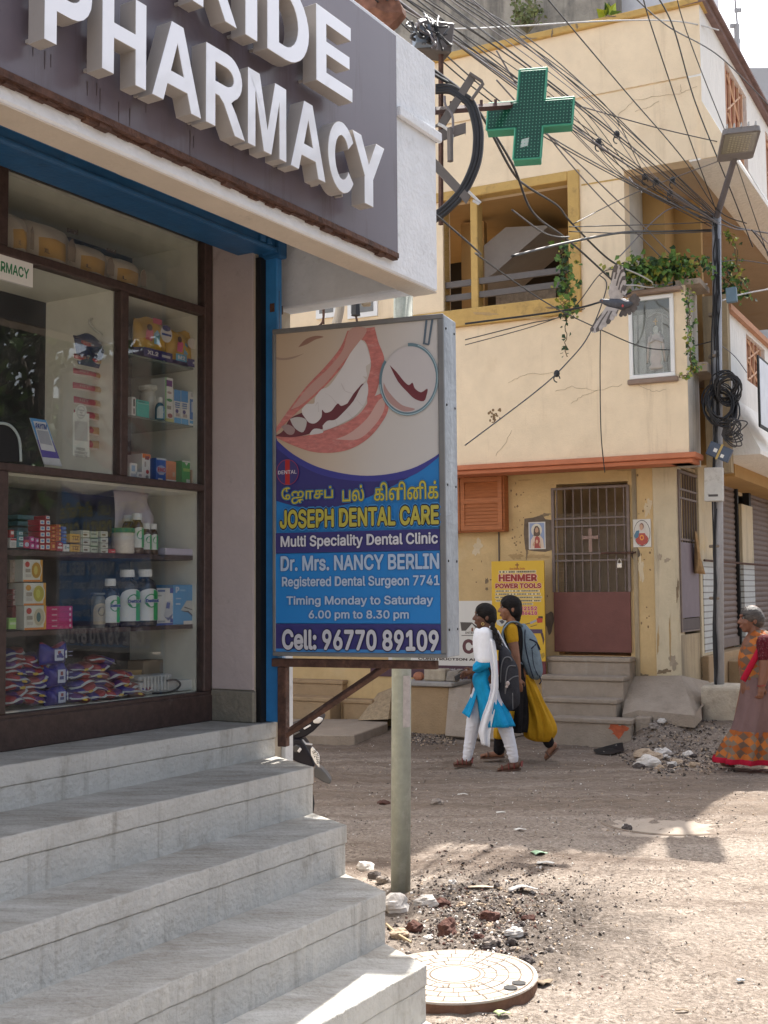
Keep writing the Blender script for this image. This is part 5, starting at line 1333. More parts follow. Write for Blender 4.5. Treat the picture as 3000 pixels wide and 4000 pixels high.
lw_=[([Z(zB, 1140, 190, 9), Z(zB, 1400, 185, 9.4), Z(zC, 0, 172, 10), Z(zC, 700, 132, 11), Z(zC, 1090, 140, 12), Z(zC, 1340, 195, 12.6)], .010, 'cabw', 'pale cable strung level in front of the roof edge of the yellow house'), ([Z(zA, 1265, -15, 4.6), Z(zA, 1659, 405, 4.75), Z(zB, 560, 832, 5.0), Z(zB, 920, 1190, 5.3), Z(zB, 1170, 1395, 6.0), Z(zB, 1450, 1640, 7.2), Z(zG, 280, 130, 8.3), Z(zG, 600, 350, 10), Z(zG, 860, 478, 11.2), Z(zG, 1060, 560, 12.0), Z(zG, 1220, 570, 12.5), Z(zG, 1400, 530, 12.75)], .0075, 'cab', 'long black wire crossing the mauve name board and sagging to the pole'), ([Z(zB, 420, -15, 4.9), Z(zB, 640, 150, 5.0), Z(zB, 900, 335, 5.2), Z(zB, 1150, 480, 6), Z(zB, 1390, 655, 7), Z(zC, 0, 1060, 8.5), Z(zC, 130, 1370, 9.3), Z(zC, 330, 1530, 10.3), Z(zC, 480, 1659, 11), Z(zQ, 640, 320, 11.6)], .012, 'cab', 'thick black cable running past the green cross, the lower of two'), ([Z(zB, 440, -25, 5.0), Z(zB, 660, 130, 5.1), Z(zB, 910, 320, 5.3), Z(zB, 1160, 460, 6.1), Z(zB, 1430, 700, 7), Z(zB, 1659, 1110, 8.6), Z(zC, 100, 1210, 9.3), Z(zC, 290, 1330, 10.2), Z(zC, 380, 1440, 10.8), Z(zC, 600, 1659, 11.6), Z(zQ, 800, 170, 12)], .012, 'cab', 'thick black cable running past the green cross, the upper of two'), ([Z(zG, 205, 448, 11.4), Z(zG, 690, 383, 11.7), Z(zG, 860, 342, 11.9), Z(zG, 1000, 300, 12.3)], .013, 'cab', 'thick black cable running along the ochre sill behind the pigeon'), ([Z(zG, 205, 525, 12.0), Z(zG, 500, 450, 12.1), Z(zG, 700, 395, 12.2), Z(zQ, 480, 235, 12.3), Z(zQ, 700, 175, 12.4)], .007, 'cabg', 'thin cable under the ochre sill, the upper of a pair'), ([Z(zG, 205, 550, 12.0), Z(zG, 500, 470, 12.1), Z(zG, 690, 405, 12.2), Z(zG, 780, 375, 12.2)], .006, 'cabg', 'thin cable under the ochre sill, the lower of a pair'), ([Z(zG, 205, 1032, 10.4), Z(zG, 550, 770, 11.1), Z(zG, 690, 640, 11.5), Z(zG, 800, 500, 11.9), Z(zQ, 560, 410, 12.2), Z(zQ, 470, 245, 12.3)], .008, 'cabg', 'dark wire with a knot slanting across the blank yellow wall'), ([Z(zG, 855, 478, 11.6), Z(zG, 853, 700, 11.7), Z(zG, 858, 980, 11.8), Z(zG, 876, 1162, 11.9)], .007, 'cab', 'thin dark wire hanging straight down in front of the orange band'), ([Z(zQ, 800, 380, 12.2), Z(zQ, 950, 380, 12.3), Z(zQ, 1150, 405, 12.4), Z(zQ, 1400, 345, 12.6), Z(zQ, 1640, 350, 12.8)], .012, 'cabw', 'white cable lying along the balcony parapet above the framed niche'), ([Z(zQ, 810, 170, 12.1), Z(zQ, 980, 240, 12.2), Z(zQ, 1140, 330, 12.3), Z(zQ, 1180, 375, 12.4), Z(zQ, 1400, 385, 12.6), Z(zO, 400, 270, 12.8)], .010, 'cabw', 'white cable looping down to the parapet from beside the pigeon wing'), ([Z(zO, 540, 430, 12.7), Z(zO, 700, 375, 13), Z(zO, 1000, 315, 13.4)], .012, 'cabw', 'bright cable leaving the pole rightwards above the balcony cap'), ([Z(zC, 700, 1660, 11.8), Z(zC, 1010, 1360, 12.2), Z(zC, 1240, 1370, 12.6), Z(zP, 640, 1745, 12.75)], .008, 'cabl', 'grey lilac cable curling into the pole top above the balcony plants')]
for pts, r, m, lab in lw_:wire(pts, r, m, lab, clips=(.32, )if 'knot' in lab else ())
ccY=6.3
cb_=thing('cable_loop', 'big black loop of bundled cables hanging from brackets at the canopy corner', 'cable loop', atY(*zZ(560, 1300), ccY))
rr_=random.Random(4)
mid=[(140, 690), (300, 690), (430, 770), (520, 850), (585, 1050), (600, 1250), (565, 1500), (440, 1770), (270, 1960), (100, 2090)]
for i in range(13):
 ox, oy=rr_.uniform(-48, 48), rr_.uniform(-.06, .06)
 pts=[]
 for j, (x, y)in enumerate(mid):
  a=math.radians([90, 80, 45, 30, 10, 0, -15, -35, -50, -50][j])
  pts.append(atY(*zZ(x+ox*math.cos(a), y-ox*math.sin(a)*.9), ccY+oy))
 k=MB();k.tube(spline(pts, 6), rr_.uniform(.010, .0135), 5);k.build('cable', M['cab'], cb_, smooth=True)
br=thing('cable_brackets', 'grey steel angle brackets holding cables at the canopy corner', 'bracket', atY(*zZ(200, 1200), ccY))
def strip(pts, th=.012, m='flat_grey'):
 k=MB();q=[atY(*zZ(x, y), ccY-.06)for x, y in pts];k.prism(q, V((0, th, 0)));k.prism([q[0], q[1], q[1]+V((0, .05, 0)), q[0]+V((0, .05, 0))], UP*.006);return k.build('angle_iron', M[m], br, bevel=.002)
strip([(510, 515), (575, 572), (250, 1085), (60, 1100), (160, 1060)])
strip([(470, 1045), (470, 1155), (60, 1290), (60, 1165)])
strip([(60, 1370), (130, 1420), (525, 1840), (475, 1925), (130, 1560), (60, 1500)])
k=MB();k.tube([atY(*zZ(x, y), ccY-.08)for x, y in ((500, 1790), (560, 1850), (628, 1915), (610, 1925), (545, 1890))], .008, 5);k.build('hook', M['cabw'], br)
k=MB();k.tube([atY(*zZ(x, y), ccY-.07)for x, y in ((530, 800), (655, 625), (640, 600), (510, 515))], .010, 5);k.build('rod', M['flat_grey'], br)
k=MB();k.tube([atY(*zZ(200, y), ccY+.1)for y in (300, 900, 1500, 2150)], .016, 6);tag(k.build('cable_drop', M['rust']), 'dark brown cable dropping straight behind the canopy corner brackets', 'cable')
for pts, r, m, lab in [([(95, 880), (20, 960), (30, 1050), (45, 1130), (130, 1430)], .008, 'cabw', 'white cable end curling over the white canopy corner'), ([(240, 760), (250, 860), (320, 960), (330, 1100), (310, 1180)], .007, 'cabl', 'pale wire dangling inside the black cable loop'), ([(170, 1060), (260, 1110), (320, 1190), (300, 1380), (300, 1460)], .009, 'cabw', 'white lead hanging from the lowest bracket with a dark plug')]:
 k=MB();k.tube(spline([atY(*zZ(x, y), ccY-.1 if x>130 else 5.35)for x, y in pts], 6), r, 5);tag(k.build('loose_wire', M[m], smooth=True), lab, 'wire')
k=MB();c=atY(*zZ(300, 1290), ccY-.1);k.tube([c+UP*.09, c-UP*.09], .018, 6);tag(k.build('cable_joint', M['flat_grey']), 'dark taped cable joint hanging inside the black loop', 'cable joint')
bx=thing('terminal_box', 'grey metal terminal box tangled in wires on top of the canopy corner', 'terminal box', atY(*zZ(110, 230), 6.4))
k=MB();k.obox(atY(*zZ(100, 160), 6.4), V((.10, .03, 0)), V((-.02, .06, 0)), V((.01, 0, .085)));k.build('case', M['flat_grey'], bx, bevel=.006)
k=MB();k.obox(atY(*zZ(30, 120), 6.3), V((.06, .02, .01)), V((-.01, .04, 0)), V((0, 0, .05)));k.build('cover', mat('dull_blue', (.2, .24, .3), .6, .1), bx)
for i in range(14):
 rr_=random.Random(40+i);k=MB()
 x0_, y0_=rr_.uniform(-140, 150), rr_.uniform(-110, 60)
 pts=[atY(*zZ(x0_+rr_.uniform(-70, 70)+35*j, y0_+rr_.uniform(-60, 60)+62*j), 6.25+rr_.uniform(-.12, .15))for j in range(5)]
 k.tube(spline(pts, 5), rr_.uniform(.005, .010), 4)
 tag(k.build('tangled_wire', M[rr_.choice(['cab', 'cab', 'cab', 'cabg', 'cabl'])], smooth=True), 'short end of wire in the tangle above the canopy corner', 'wire', 'tangled wires above the canopy corner')
rag_=MB();c=atY(*zB(775, 55), 6.6)
rag_.ball(c, V((.16, 0, -.06)), V((0, .1, 0)), V((.03, 0, .13)), 12, 8)
for v in rag_.v:v+=V((random.uniform(-1, 1), random.uniform(-1, 1), random.uniform(-1, 1)))*.018
tag(rag_.build('nest', mat('brown_sack', (.16, .075, .05), .95, .4, 20)), 'brown bundle of rags wedged among the wires above the name board', 'rags')
# ---- green cross
gx=thing('green_cross', 'green pharmacy cross sign with unlit led dots on a dark arm over the street', 'sign', atY(*zC(120, 745), 6.9))
gY=6.9
cG=atY(*zC(118, 742), gY)
gax=V((.985, -.17, 0)).normalized();gay=V((-.17, -.985, 0)).normalized()
gz_=(UP*.994+gax*.085).normalized();gxx=(gax-UP*.0).normalized()
def gp(x, y, d=0):return cG+gxx*x+gz_*y+gay*d
hw_x=.255;hw_y=.275;t_=.082
out=[(-t_, t_), (-t_, hw_y), (t_, hw_y), (t_, t_), (hw_x, t_), (hw_x, -t_), (t_, -t_), (t_, -hw_y), (-t_, -hw_y), (-t_, -t_), (-hw_x, -t_), (-hw_x, t_)]
k=MB();k.prism([gp(x, y, 0)for x, y in out], gay*-.11);k.build('case', mat('cross_green', (.045, .26, .17), .45, .1, 6, stain=((.02, .12, .08), .3, 8)), gx, bevel=.004)
inn_=[(x-math.copysign(.010, x), y-math.copysign(.010, y))for x, y in out]
k=MB();k.prism([gp(x, y, .0105)for x, y in inn_], gay*-.0100);k.build('screen', mat('cross_face', (.006, .055, .035), .25, .15, 8), gx)
k=MB()
for i in range(25):
 for j in range(27):
  x, y=(i-12)*.020, (j-13)*.020
  if (abs(x)<t_-.014 and abs(y)<hw_y-.014)or (abs(y)<t_-.014 and abs(x)<hw_x-.014):
   k.ball(gp(x, y, .0112), gxx*.0042, gz_*.0042, gay*.003, 5, 3)
k.build('led_dots', mat('led_green', (.08, .30, .20), .3), gx)
k=MB()
for i in range(12):
 (x0_, y0_), (x1_, y1_)=out[i], out[(i+1)%12]
 k.tube([gp(x0_, y0_, .012), gp(x1_, y1_, .012)], .0065, 4)
k.build('rim', mat('cross_green', (.045, .26, .17)), gx)
k=MB();pA=PH.p(.206, .30, 3.72);pA=atY(905, 242, 6.15);pB_=gp(-.08, .075, -.05)
k.tube([pA, gp(-.10, .085, -.05)], .022, 6);k.build('arm', mat('arm_brown', (.075, .035, .035), .6, .3, 9), gx)
k=MB()
for t in (.3, .45, .6, .75):k.obox(pA.lerp(pB_, t)+UP*.03, V((.008, 0, 0)), V((0, .006, 0)), V((0, 0, .02)))
k.build('arm_bolts', mat('arm_brown', (.075, .035, .035)), gx)
k=MB();k.prism([gp(-.045, -.205, .0116), gp(.0, -.195, .0116), gp(.005, -.145, .0116), gp(-.04, -.155, .0116)], gay*.0006);k.build('paper_label', mat('paper_grey', (.36, .42, .40), .6), gx)
# ---- under the canopy
k=MB();pts=[PH.P(zT(590, 275), .2), PH.P(zT(600, 500), .2), PH.P(zT(612, 780), .2), PH.P(zT(590, 900), .2), PH.P(zT(565, 985), .2)]
pY=6.1
pts=[atY(*zT(x, y), pY)for x, y in ((590, 200), (598, 400), (606, 600), (612, 780), (596, 890), (568, 990))]
k.tube(spline(pts, 5), .024, 8);tag(k.build('conduit_pipe', mat('grey_conduit', (.38, .34, .29), .6, .1, 7), smooth=True), 'grey plastic conduit bending down from the canopy behind the dental sign', 'pipe')
fl_=thing('flood_light', 'small dusty floodlight hanging under the canopy above the dental sign', 'light', atY(*zT(870, 775), 5.95))
def fp(x, y, d=0):return atY(*zT(x, y), 5.95+d)
k=MB();k.prism([fp(815, 640), fp(905, 620), fp(940, 770), fp(835, 772)], V((0, .06, 0)));k.build('lamp_body', mat('dusty_beige', (.34, .29, .22), .8, .2, 14), fl_, bevel=.008)
k=MB();k.prism([fp(795, 545, .01), fp(870, 515, .01), fp(920, 520, .01), fp(915, 560, .01), (fp(905, 617, .01)), fp(800, 630, .01)], V((0, .04, 0)));k.build('housing', mat('dusty_brown', (.22, .17, .12), .8, .3, 14), fl_, bevel=.006)
k=MB();k.tube(spline([fp(x, y, .02)for x, y in ((900, 640), (925, 580), (905, 520), (860, 505))], 5), .006, 5);k.build('yoke', M['rust'], fl_)
for nm, pts, r, lab in [('hanging_wire', [(440, 500), (460, 380), (462, 250), (440, 215)], .004, 'thin wire rising to a hook under the canopy'), ('hanging_wire', [(175, 90), (300, 380), (415, 660), (430, 780), (440, 980)], .005, 'dark wire slanting down the grey canopy soffit'), ('hanging_wire', [(400, 670), (410, 760), (440, 830), (430, 950), (390, 1000)], .006, 'looped wire below the slanting wire at the canopy'), ('hanging_wire', [(640, 688), (700, 690), (770, 660), (760, 780), (790, 960)], .006, 'cable running from the conduit to the floodlight'), ('hanging_wire', [(490, 240), (530, 330), (560, 365)], .004, 'short wire looping over the top of the conduit')]:
 k=MB();k.tube(spline([atY(*zT(x, y), pY-.05)for x, y in pts], 5), r, 4);tag(k.build(nm, M['rust'], smooth=True), lab, 'wire')
k=MB();rr_=random.Random(12)
for i in range(9):
 c=atY(*zT(470+rr_.uniform(-70, 90), 520+rr_.uniform(-40, 40)), pY-.05);pts=[c+V((rr_.uniform(-.05, .05), rr_.uniform(-.03, .03), rr_.uniform(-.04, .04)))for j in range(4)];k.tube(spline(pts, 4), .006, 4)
tag(k.build('wire_knot', M['rust'], smooth=True), 'knotted clump of brown wires beside the conduit', 'wire')
k=MB();c=atY(*zT(775, 770), 5.95);k.tube([c+UP*.07, c-UP*.06], [.018, .026], 6);tag(k.build('wire_joint', M['cab']), 'black taped joint hanging below the floodlight cable', 'cable joint')
k=MB();pts=[PH.P(zF(105, 180), .03), PH.P(zF(105, 380), .03)]
k.tube(pts, .016, 6);k.box(PH, PH.hit(zF(105, 265), .03)[0]-.02, PH.hit(zF(105, 265), .03)[0]+.05, .005, .03, PH.hit(zF(105, 265), .03)[1]-.02, PH.hit(zF(105, 265), .03)[1]+.02)
tag(k.build('door_bolt', M['rust']), 'rusty latch bolt on the wall above the dental sign corner', 'bolt')
# = goods in the window
gB_=-.365
def gm(col, rough=.45):return flat('pack', col, rough)
def gbox(name, label, cat, f, tl, br, col, dep=.06, dec=(), base=None, b=gB_, group=None, bev=.002):
 a0, z1_=PH.hit(f(*tl), b);a1, z0_=PH.hit(f(*br), b)
 if base is not None:z1_+=base-z0_;z0_=base
 o=thing(name, label, cat, PH.p((a0+a1)/2, b-dep/2, z0_), group)
 k=MB();k.box(PH, a0, a1, b-dep, b, z0_, z1_);k.build('carton', gm(col), o, bevel=bev)
 deco(o, a0, a1, z0_, z1_, b, dec);return o
def deco(o, a0, a1, z0_, z1_, b, dec):
 w_, h_=a1-a0, z1_-z0_
 for i, d in enumerate(dec):
  lay=b+.0008+.0006*i
  if d[0]=='r':
   x0, y0, x1, y1=d[1];k=MB();k.poly([PH.p(a0+w_*x, lay, z0_+h_*y)for x, y in ((x0, y0), (x1, y0), (x1, y1), (x0, y1))])
  elif d[0]=='o':
   cx_, cy_, rx_, ry_=d[1];k=MB();k.poly([PH.p(a0+w_*(cx_+rx_*math.cos(t*.35)), lay, z0_+h_*(cy_+ry_*math.sin(t*.35)))for t in range(18)])
  elif d[0]=='p':
   k=MB();k.poly([PH.p(a0+w_*x, lay, z0_+h_*y)for x, y in d[1]])
  elif d[0]=='t':
   x0, y0, x1, y1=d[1];k=MB();k.text(PH, d[3], a0+w_*x0, a0+w_*x1, z0_+h_*y0, z0_+h_*y1, lay, 0, .035)
  k.build({'r':'print_patch', 'o':'print_spot', 'p':'print_shape', 't':'lettering'}[d[0]], gm(d[2]), o)
def pouch(name, label, cat, f, tl, br, col, dep=.07, dec=(), base=None, b=gB_, group=None, lean=0.0, band=None):
 a0, z1_=PH.hit(f(*tl), b);a1, z0_=PH.hit(f(*br), b)
 if base is not None:z1_+=base-z0_;z0_=base
 o=thing(name, label, cat, PH.p((a0+a1)/2, b-dep/2, z0_), group)
 sd_=random.Random(label)
 ph_=sd_.uniform(0, 6)
 k=MB()
 def side(sg):
  def fn(u, v):
   bul=(max(0, math.sin(math.pi*min(max(v, .0), 1)))**.5)*(max(0, math.sin(math.pi*u))**.45)
   w_=.012*math.sin(u*9+v*5+ph_)*bul
   return PH.p(a0+(a1-a0)*u+lean*(v-.5), b-dep/2+sg*dep/2*bul+w_, z0_+(z1_-z0_)*v+.012*math.sin(u*7+ph_)*(v>.9))
  return fn
 k.grid(side(1), 14, 12);k.grid(side(-1), 14, 12)
 ms=[gm(col, .3)]
 if band:
  ms.append(gm(band[0], .3));n_=14
  k.m=[1 if (band[1]<=((i%(n_*12))//n_)/12<band[2])else 0 for i in range(len(k.f))]
 k.build('packet', ms, o, smooth=True)
 if dec:deco(o, a0, a1, z0_, z1_, b+.006, dec)
 return o
def bottle(name, label, f, xc, y0, y1, w, col, capcol=(.62, .62, .55), lab=None, base=None, b=gB_-.03, capw=.55, caph=.13, shoulder=.72, cat='bottle', group=None):
 """xc, y0 top, y1 bottom, w width in zoom pixels"""
 ac_, zt_=PH.hit(f(xc, y0), b);zb_=PH.hit(f(xc, y1), b)[1]
 r_=(PH.hit(f(xc+w/2, y1), b)[0]-PH.hit(f(xc-w/2, y1), b)[0])/2
 if base is not None:zt_+=base-zb_;zb_=base
 h=zt_-zb_;o=thing(name, label, cat, PH.p(ac_, b, zb_), group)
 c=PH.p(ac_, b, zb_);k=MB()
 k.lathe([(r_*.9, 0), (r_, h*.03), (r_, h*(shoulder-.12)), (r_*.93, h*(shoulder-.03)), (r_*.75, h*(shoulder+.06)), (r_*capw*.8, h*(1-caph-.03)), (r_*capw*.8, h*(1-caph))], c, 18, PH.ax, PH.ay)
 k.build('flask', mat('pack_gloss_%d_%d_%d'%tuple(int(x*999)for x in col), col, .15, .1, 8, spec=.6), o, smooth=True)
 k=MB();k.lathe([(r_*capw, h*(1-caph)), (r_*capw*1.03, h*(1-caph*.5)), (r_*capw*.97, h)], c, 18, PH.ax, PH.ay);k.build('cap', gm(capcol), o)
 if lab:
  z0_, z1_, cols=lab
  def strip(x0, x1, y0_, y1_, colr, rr=1.012, top=False):
   k=MB()
   def fn(u, v):
    x=x0+(x1-x0)*u;vv=y0_+(y1_-y0_)*v
    if top:vv=y0_+(y1_-y0_)*v*(.72+.28*math.sqrt(max(0, 1-((x-.03)/.82)**2)))
    an=math.pi/2-x*1.35+.35
    return c+PH.ax*(r_*rr*math.cos(an))+PH.ay*(r_*rr*math.sin(an))+UP*(h*vv)
   k.grid(fn, 10, 6);return k.build('label_print', gm(colr), o, smooth=True)
  strip(-.8, .85, z0_, z1_, cols[0], 1.012, True);strip(.22, .85, z0_+.005, z1_-.015, cols[1], 1.03, True)
  k=MB();zc=z0_+(z1_-z0_)*.62
  pts=[]
  for t in range(16):
   x=.08+.42*math.cos(t*.3927);y=zc+(z1_-z0_)*.22*math.sin(t*.3927);an=math.pi/2-x*1.35+.35
   pts.append(c+PH.ax*(r_*1.05*math.cos(an))+PH.ay*(r_*1.05*math.sin(an))+UP*(h*y))
  k.poly(pts);k.build('label_print', gm(cols[2]), o)
  if len(cols)>3:
   an=math.pi/2-.08*1.35+.35;pc=c+(PH.ax*math.cos(an)+PH.ay*math.sin(an))*r_*1.09
   fr2=Frame(pc, (PH.ax*math.sin(an)-PH.ay*math.cos(an)), (PH.ax*math.cos(an)+PH.ay*math.sin(an)))
   k=MB();k.text(fr2, cols[3], -r_*.62, r_*.62, zb_+h*(zc-.030), zb_+h*(zc+.030), 0, 0, .07, .07);k.build('lettering', gm((.6, .62, .6)), o)
   k=MB();k.text(fr2, cols[3], -r_*.62, r_*.62, zb_+h*(zc-.030), zb_+h*(zc+.030), .0008, 0, .05);k.build('lettering', gm((.02, .05, .22)), o)
 return o
WHT=(.66, .66, .63);GRN=(.02, .30, .08);RD=(.42, .02, .03);BL=(.03, .10, .40)
# ---- right column, top shelf: two yellow packs
s1_, s2_, sA, sB=SH['c1'], SH['c2'], SH['A'], SH['B']
yp_=(.58, .34, .03);prp=(.05, .04, .17)
pouch('diaper_pack', 'large yellow and purple diaper pack printed XL2 on the top glass shelf', 'pack', zY, (215, 40), (558, 612), yp_, .10, [('p', [(.1, .42), (.32, .40), (.36, .66), (.22, .74), (.12, .62)], (.55, .10, .14)), ('p', [(.38, .36), (.56, .36), (.58, .62), (.48, .7), (.38, .6)], (.16, .36, .52)), ('o', (.23, .72, .09, .08), (.07, .03, .02)), ('o', (.78, .66, .2, .2), (.66, .62, .58)), ('o', (.78, .80, .14, .07), (.10, .10, .22)), ('r', (.62, .62, .94, .67), (.06, .08, .26)), ('r', (.32, .84, .62, .97), (.45, .07, .12)), ('r', (.02, .01, .98, .22), prp), ('t', (.14, .07, .5, .17), (.6, .6, .62), 'XL2'), ('r', (.62, .08, .9, .14), (.5, .5, .5))], s1_, band=(prp, 0, .2))
pouch('diaper_pack', 'yellow diaper pack printed M2 leaning at the right end of the top glass shelf', 'pack', zY, (585, 200), (915, 722), yp_, .10, [('p', [(.08, .34), (.26, .34), (.3, .58), (.18, .66), (.1, .56)], (.6, .10, .2)), ('p', [(.30, .30), (.44, .30), (.44, .56), (.36, .62)], (.14, .34, .5)), ('o', (.17, .66, .07, .08), (.07, .03, .02)), ('o', (.60, .64, .17, .14), (.62, .56, .5)), ('r', (.03, .10, .40, .28), (.10, .35, .55)), ('r', (.42, .02, .97, .22), prp), ('t', (.1, .14, .34, .24), (.65, .65, .65), 'M2'), ('r', (.6, .10, .8, .16), (.5, .5, .5))], s1_, band=(prp, 0, .16))
# ---- second shelf
gbox('slim_box', 'slim black and white carton at the far left of the second glass shelf', 'carton', zY, (105, 995), (150, 1220), WHT, .05, [('r', (.3, .5, .7, .9), (.05, .05, .05)), ('r', (.3, .1, .7, .4), (.2, .2, .2))], s2_)
gbox('teal_box', 'square teal carton on the second glass shelf', 'carton', zY, (162, 1045), (305, 1268), (.05, .42, .37), .07, [('r', (.03, .78, .97, .80), (.4, .6, .55)), ('r', (.1, .86, .6, .91), (.02, .12, .12))], s2_)
bottle('powder_jar', 'pale flared container behind the teal carton', zY, 300, 865, 1285, 150, (.55, .54, .48), (.50, .50, .45), None, s2_, gB_-.10, 1.15, .12, .8)
bottle('small_bottle', 'small blue bottle with a white cap in front of the tall white carton', zY, 425, 1025, 1282, 75, (.06, .18, .26), WHT, (.04, .6, [(.45, .5, .5), (.1, .3, .45), (.4, .45, .5)]), s2_, gB_+.012, .6, .24, .62)
gbox('tall_box', 'tall white and green carton in the middle of the second glass shelf', 'carton', zY, (487, 785), (578, 1312), WHT, .09, [('r', (.12, .80, .85, .94), (.16, .05, .22)), ('r', (0, 0, .14, 1), (.20, .45, .18)), ('o', (.5, .66, .28, .03), (.4, .3, .3)), ('o', (.5, .49, .34, .035), (.05, .25, .10)), ('r', (.2, .28, .7, .36), (.3, .28, .24)), ('o', (.55, .14, .3, .05), (.3, .1, .1)), ('r', (0, 0, 1, .07), (.5, .5, .2))], s2_)
for i, (l, r, lb)in enumerate(((588, 664, 'left'), (670, 748, 'right'))):
 gbox('blue_carton', '%s one of two blue and white medicine cartons right of the tall white carton'%lb, 'carton', zY, (l, 935+i*15), (r, 1335+i*18), WHT, .06, [('r', (0, .66, 1, 1), (.08, .28, .58)), ('r', (.15, .52, .85, .56), (.1, .2, .4)), ('r', (.15, .58, .85, .62), (.1, .2, .4)), ('r', (.15, .46, .8, .49), (.1, .2, .4)), ('o', (.4, .36, .22, .06), (.06, .05, .2)), ('r', (0, 0, 1, .16), (.12, .38, .66)), ('r', (.2, .2, .8, .30), (.4, .36, .34))], s2_)
gbox('brush_pack', 'white pack with a blue tube on the second glass shelf near the right post', 'pack', zY, (752, 950), (853, 1362), WHT, .04, [('r', (.18, .18, .78, .78), (.04, .16, .42)), ('r', (.35, .4, .55, .7), (.45, .5, .6)), ('r', (.15, .06, .85, .15), (.1, .35, .6)), ('r', (.25, .84, .75, .96), (.45, .45, .44))], s2_)
bottle('dome_bottle', 'white domed dispenser bottle behind the white blue pack', zY, 805, 830, 1375, 160, (.20, .14, .28), (.60, .62, .60), None, s2_, gB_-.10, 1.0, .24, .7)
# ---- bottom of the right column
c0_=2.128
gbox('pill_box', 'small white carton at the lower left of the narrow display column', 'carton', zY, (82, 1768), (165, 1952), WHT, .05, [('r', (.2, .45, .7, .85), (.25, .38, .55)), ('r', (.1, .1, .9, .3), (.4, .42, .46))], c0_-.0, gB_+.02)
gbox('pill_box', 'little white carton in front of the orange topped carton', 'carton', zY, (168, 1880), (228, 1962), WHT, .04, [('r', (.2, .3, .8, .7), (.3, .3, .32))], c0_, gB_+.03)
gbox('syrup_box', 'white carton with an orange top in the narrow display column', 'carton', zY, (226, 1662), (316, 1975), WHT, .10, [('r', (0, .84, 1, 1), (.60, .16, .03)), ('r', (.3, .78, .8, .92), (.2, .04, .05)), ('o', (.6, .32, .2, .08), (.35, .03, .03)), ('o', (.55, .12, .2, .07), (.2, .2, .2)), ('r', (.2, .5, .4, .7), (.4, .36, .32))], c0_)
gbox('antacid_box', 'blue antacid carton lettered ENO in the narrow display column', 'carton', zY, (385, 1705), (498, 1990), BL, .09, [('o', (.5, .5, .5, .2), (.30, .36, .55)), ('r', (0, .93, 1, 1), (.5, .55, .6)), ('t', (.12, .42, .92, .6), (.45, .02, .03), 'ENO'), ('r', (.15, .08, .6, .14), (.6, .6, .6)), ('r', (.25, .30, .7, .36), (.5, .5, .55))], c0_)
gbox('orange_box', 'plain orange carton right of the blue antacid carton', 'carton', zY, (500, 1738), (614, 2003), (.58, .20, .07), .05, [('r', (0, 0, 1, .14), WHT), ('r', (.15, .2, .85, .85), (.52, .17, .06)), ('r', (.6, .3, .85, .5), (.45, .3, .2))], c0_)
gbox('brown_box', 'dark brown carton standing behind the green carton', 'carton', zY, (600, 1678), (765, 1850), (.12, .095, .07), .08, (), c0_, gB_-.16)
gbox('green_box', 'green carton with a white panel in the narrow display column', 'carton', zY, (682, 1742), (775, 2025), (.04, .30, .07), .10, [('r', (.0, .94, 1, 1), WHT), ('r', (.5, .05, .95, .22), (.5, .55, .5)), ('p', [(.3, .92), (.7, .92), (.5, .8)], (.6, .62, .6)), ('r', (.1, .55, .9, .68), (.25, .42, .1))], c0_)
gbox('brown_carton', 'small tan cardboard carton by the right post of the window', 'carton', zY, (790, 1848), (940, 2042), (.33, .22, .13), .08, [('t', (.3, .35, .75, .55), (.08, .05, .03), 'ZUO'), ('r', (.25, .15, .8, .28), (.22, .14, .08))], c0_)
# ---- shelf A: many medicine boxes
def stack(f, x0, x1, tops, bot, col, dec, what, where, dep=.07, gap=3, b=gB_):
 """a stack of cartons; every carton is a thing of its own"""
 n_=len(tops)
 nm={1:['']}
 for i, y in enumerate(tops):
  yb_=tops[i+1]-gap if i+1<n_ else bot
  pos='the only one' if n_==1 else ('top' if i==0 else 'bottom' if i==n_-1 else ['second', 'third', 'fourth', 'fifth'][i-1]+' from the top')
  lab='%s %s, %s'%(what, where, pos)if n_>1 else '%s %s'%(what, where)
  gbox('medicine_box', lab, 'carton', f, (x0+((i*37)%5-2), y), (x1+((i*29)%5-2), yb_), col, dep, dec, None, b)
dr=[('r', (.12, .15, .9, .85), WHT), ('o', (.5, .5, .26, .2), (.15, .28, .5))]
bA=gB_+.004
stack(zV, 515, 582, [-70, 8, 88, 168, 250], 326, (.40, .03, .05), dr, 'red carton', 'in the tall left red stack, upper shelf')
stack(zV, 592, 650, [-120, -65, 10, 85, 165, 248], 328, (.42, .03, .05), dr, 'red carton', 'in the second tall red stack, upper shelf')
stack(zV, 655, 726, [12, 75, 112, 180, 222], 335, (.48, .13, .03), [('r', (.1, .1, .9, .9), (.40, .05, .03)), ('r', (.3, .3, .7, .7), (.6, .35, .1))], 'orange red carton', 'right of the tall red stacks')
stack(zV, 730, 792, [-5, 45, 95, 145], 215, (.50, .15, .03), [('r', (.1, .15, .8, .85), (.42, .08, .03)), ('o', (.7, .5, .15, .25), (.6, .4, .1))], 'orange carton', 'above the dark red carton on the upper shelf')
gbox('medicine_box', 'dark red carton under the orange stack on the upper shelf', 'carton', zV, (735, 220), (818, 345), (.34, .02, .03), .07, [('r', (.15, .3, .85, .5), WHT), ('o', (.5, .75, .25, .12), (.6, .5, .5))])
stack(zV, 797, 862, [22, 72, 122, 165, 208], 245, (.04, .09, .38), [('r', (.4, .2, .95, .8), (.10, .2, .5))], 'blue carton', 'in the short blue stack')
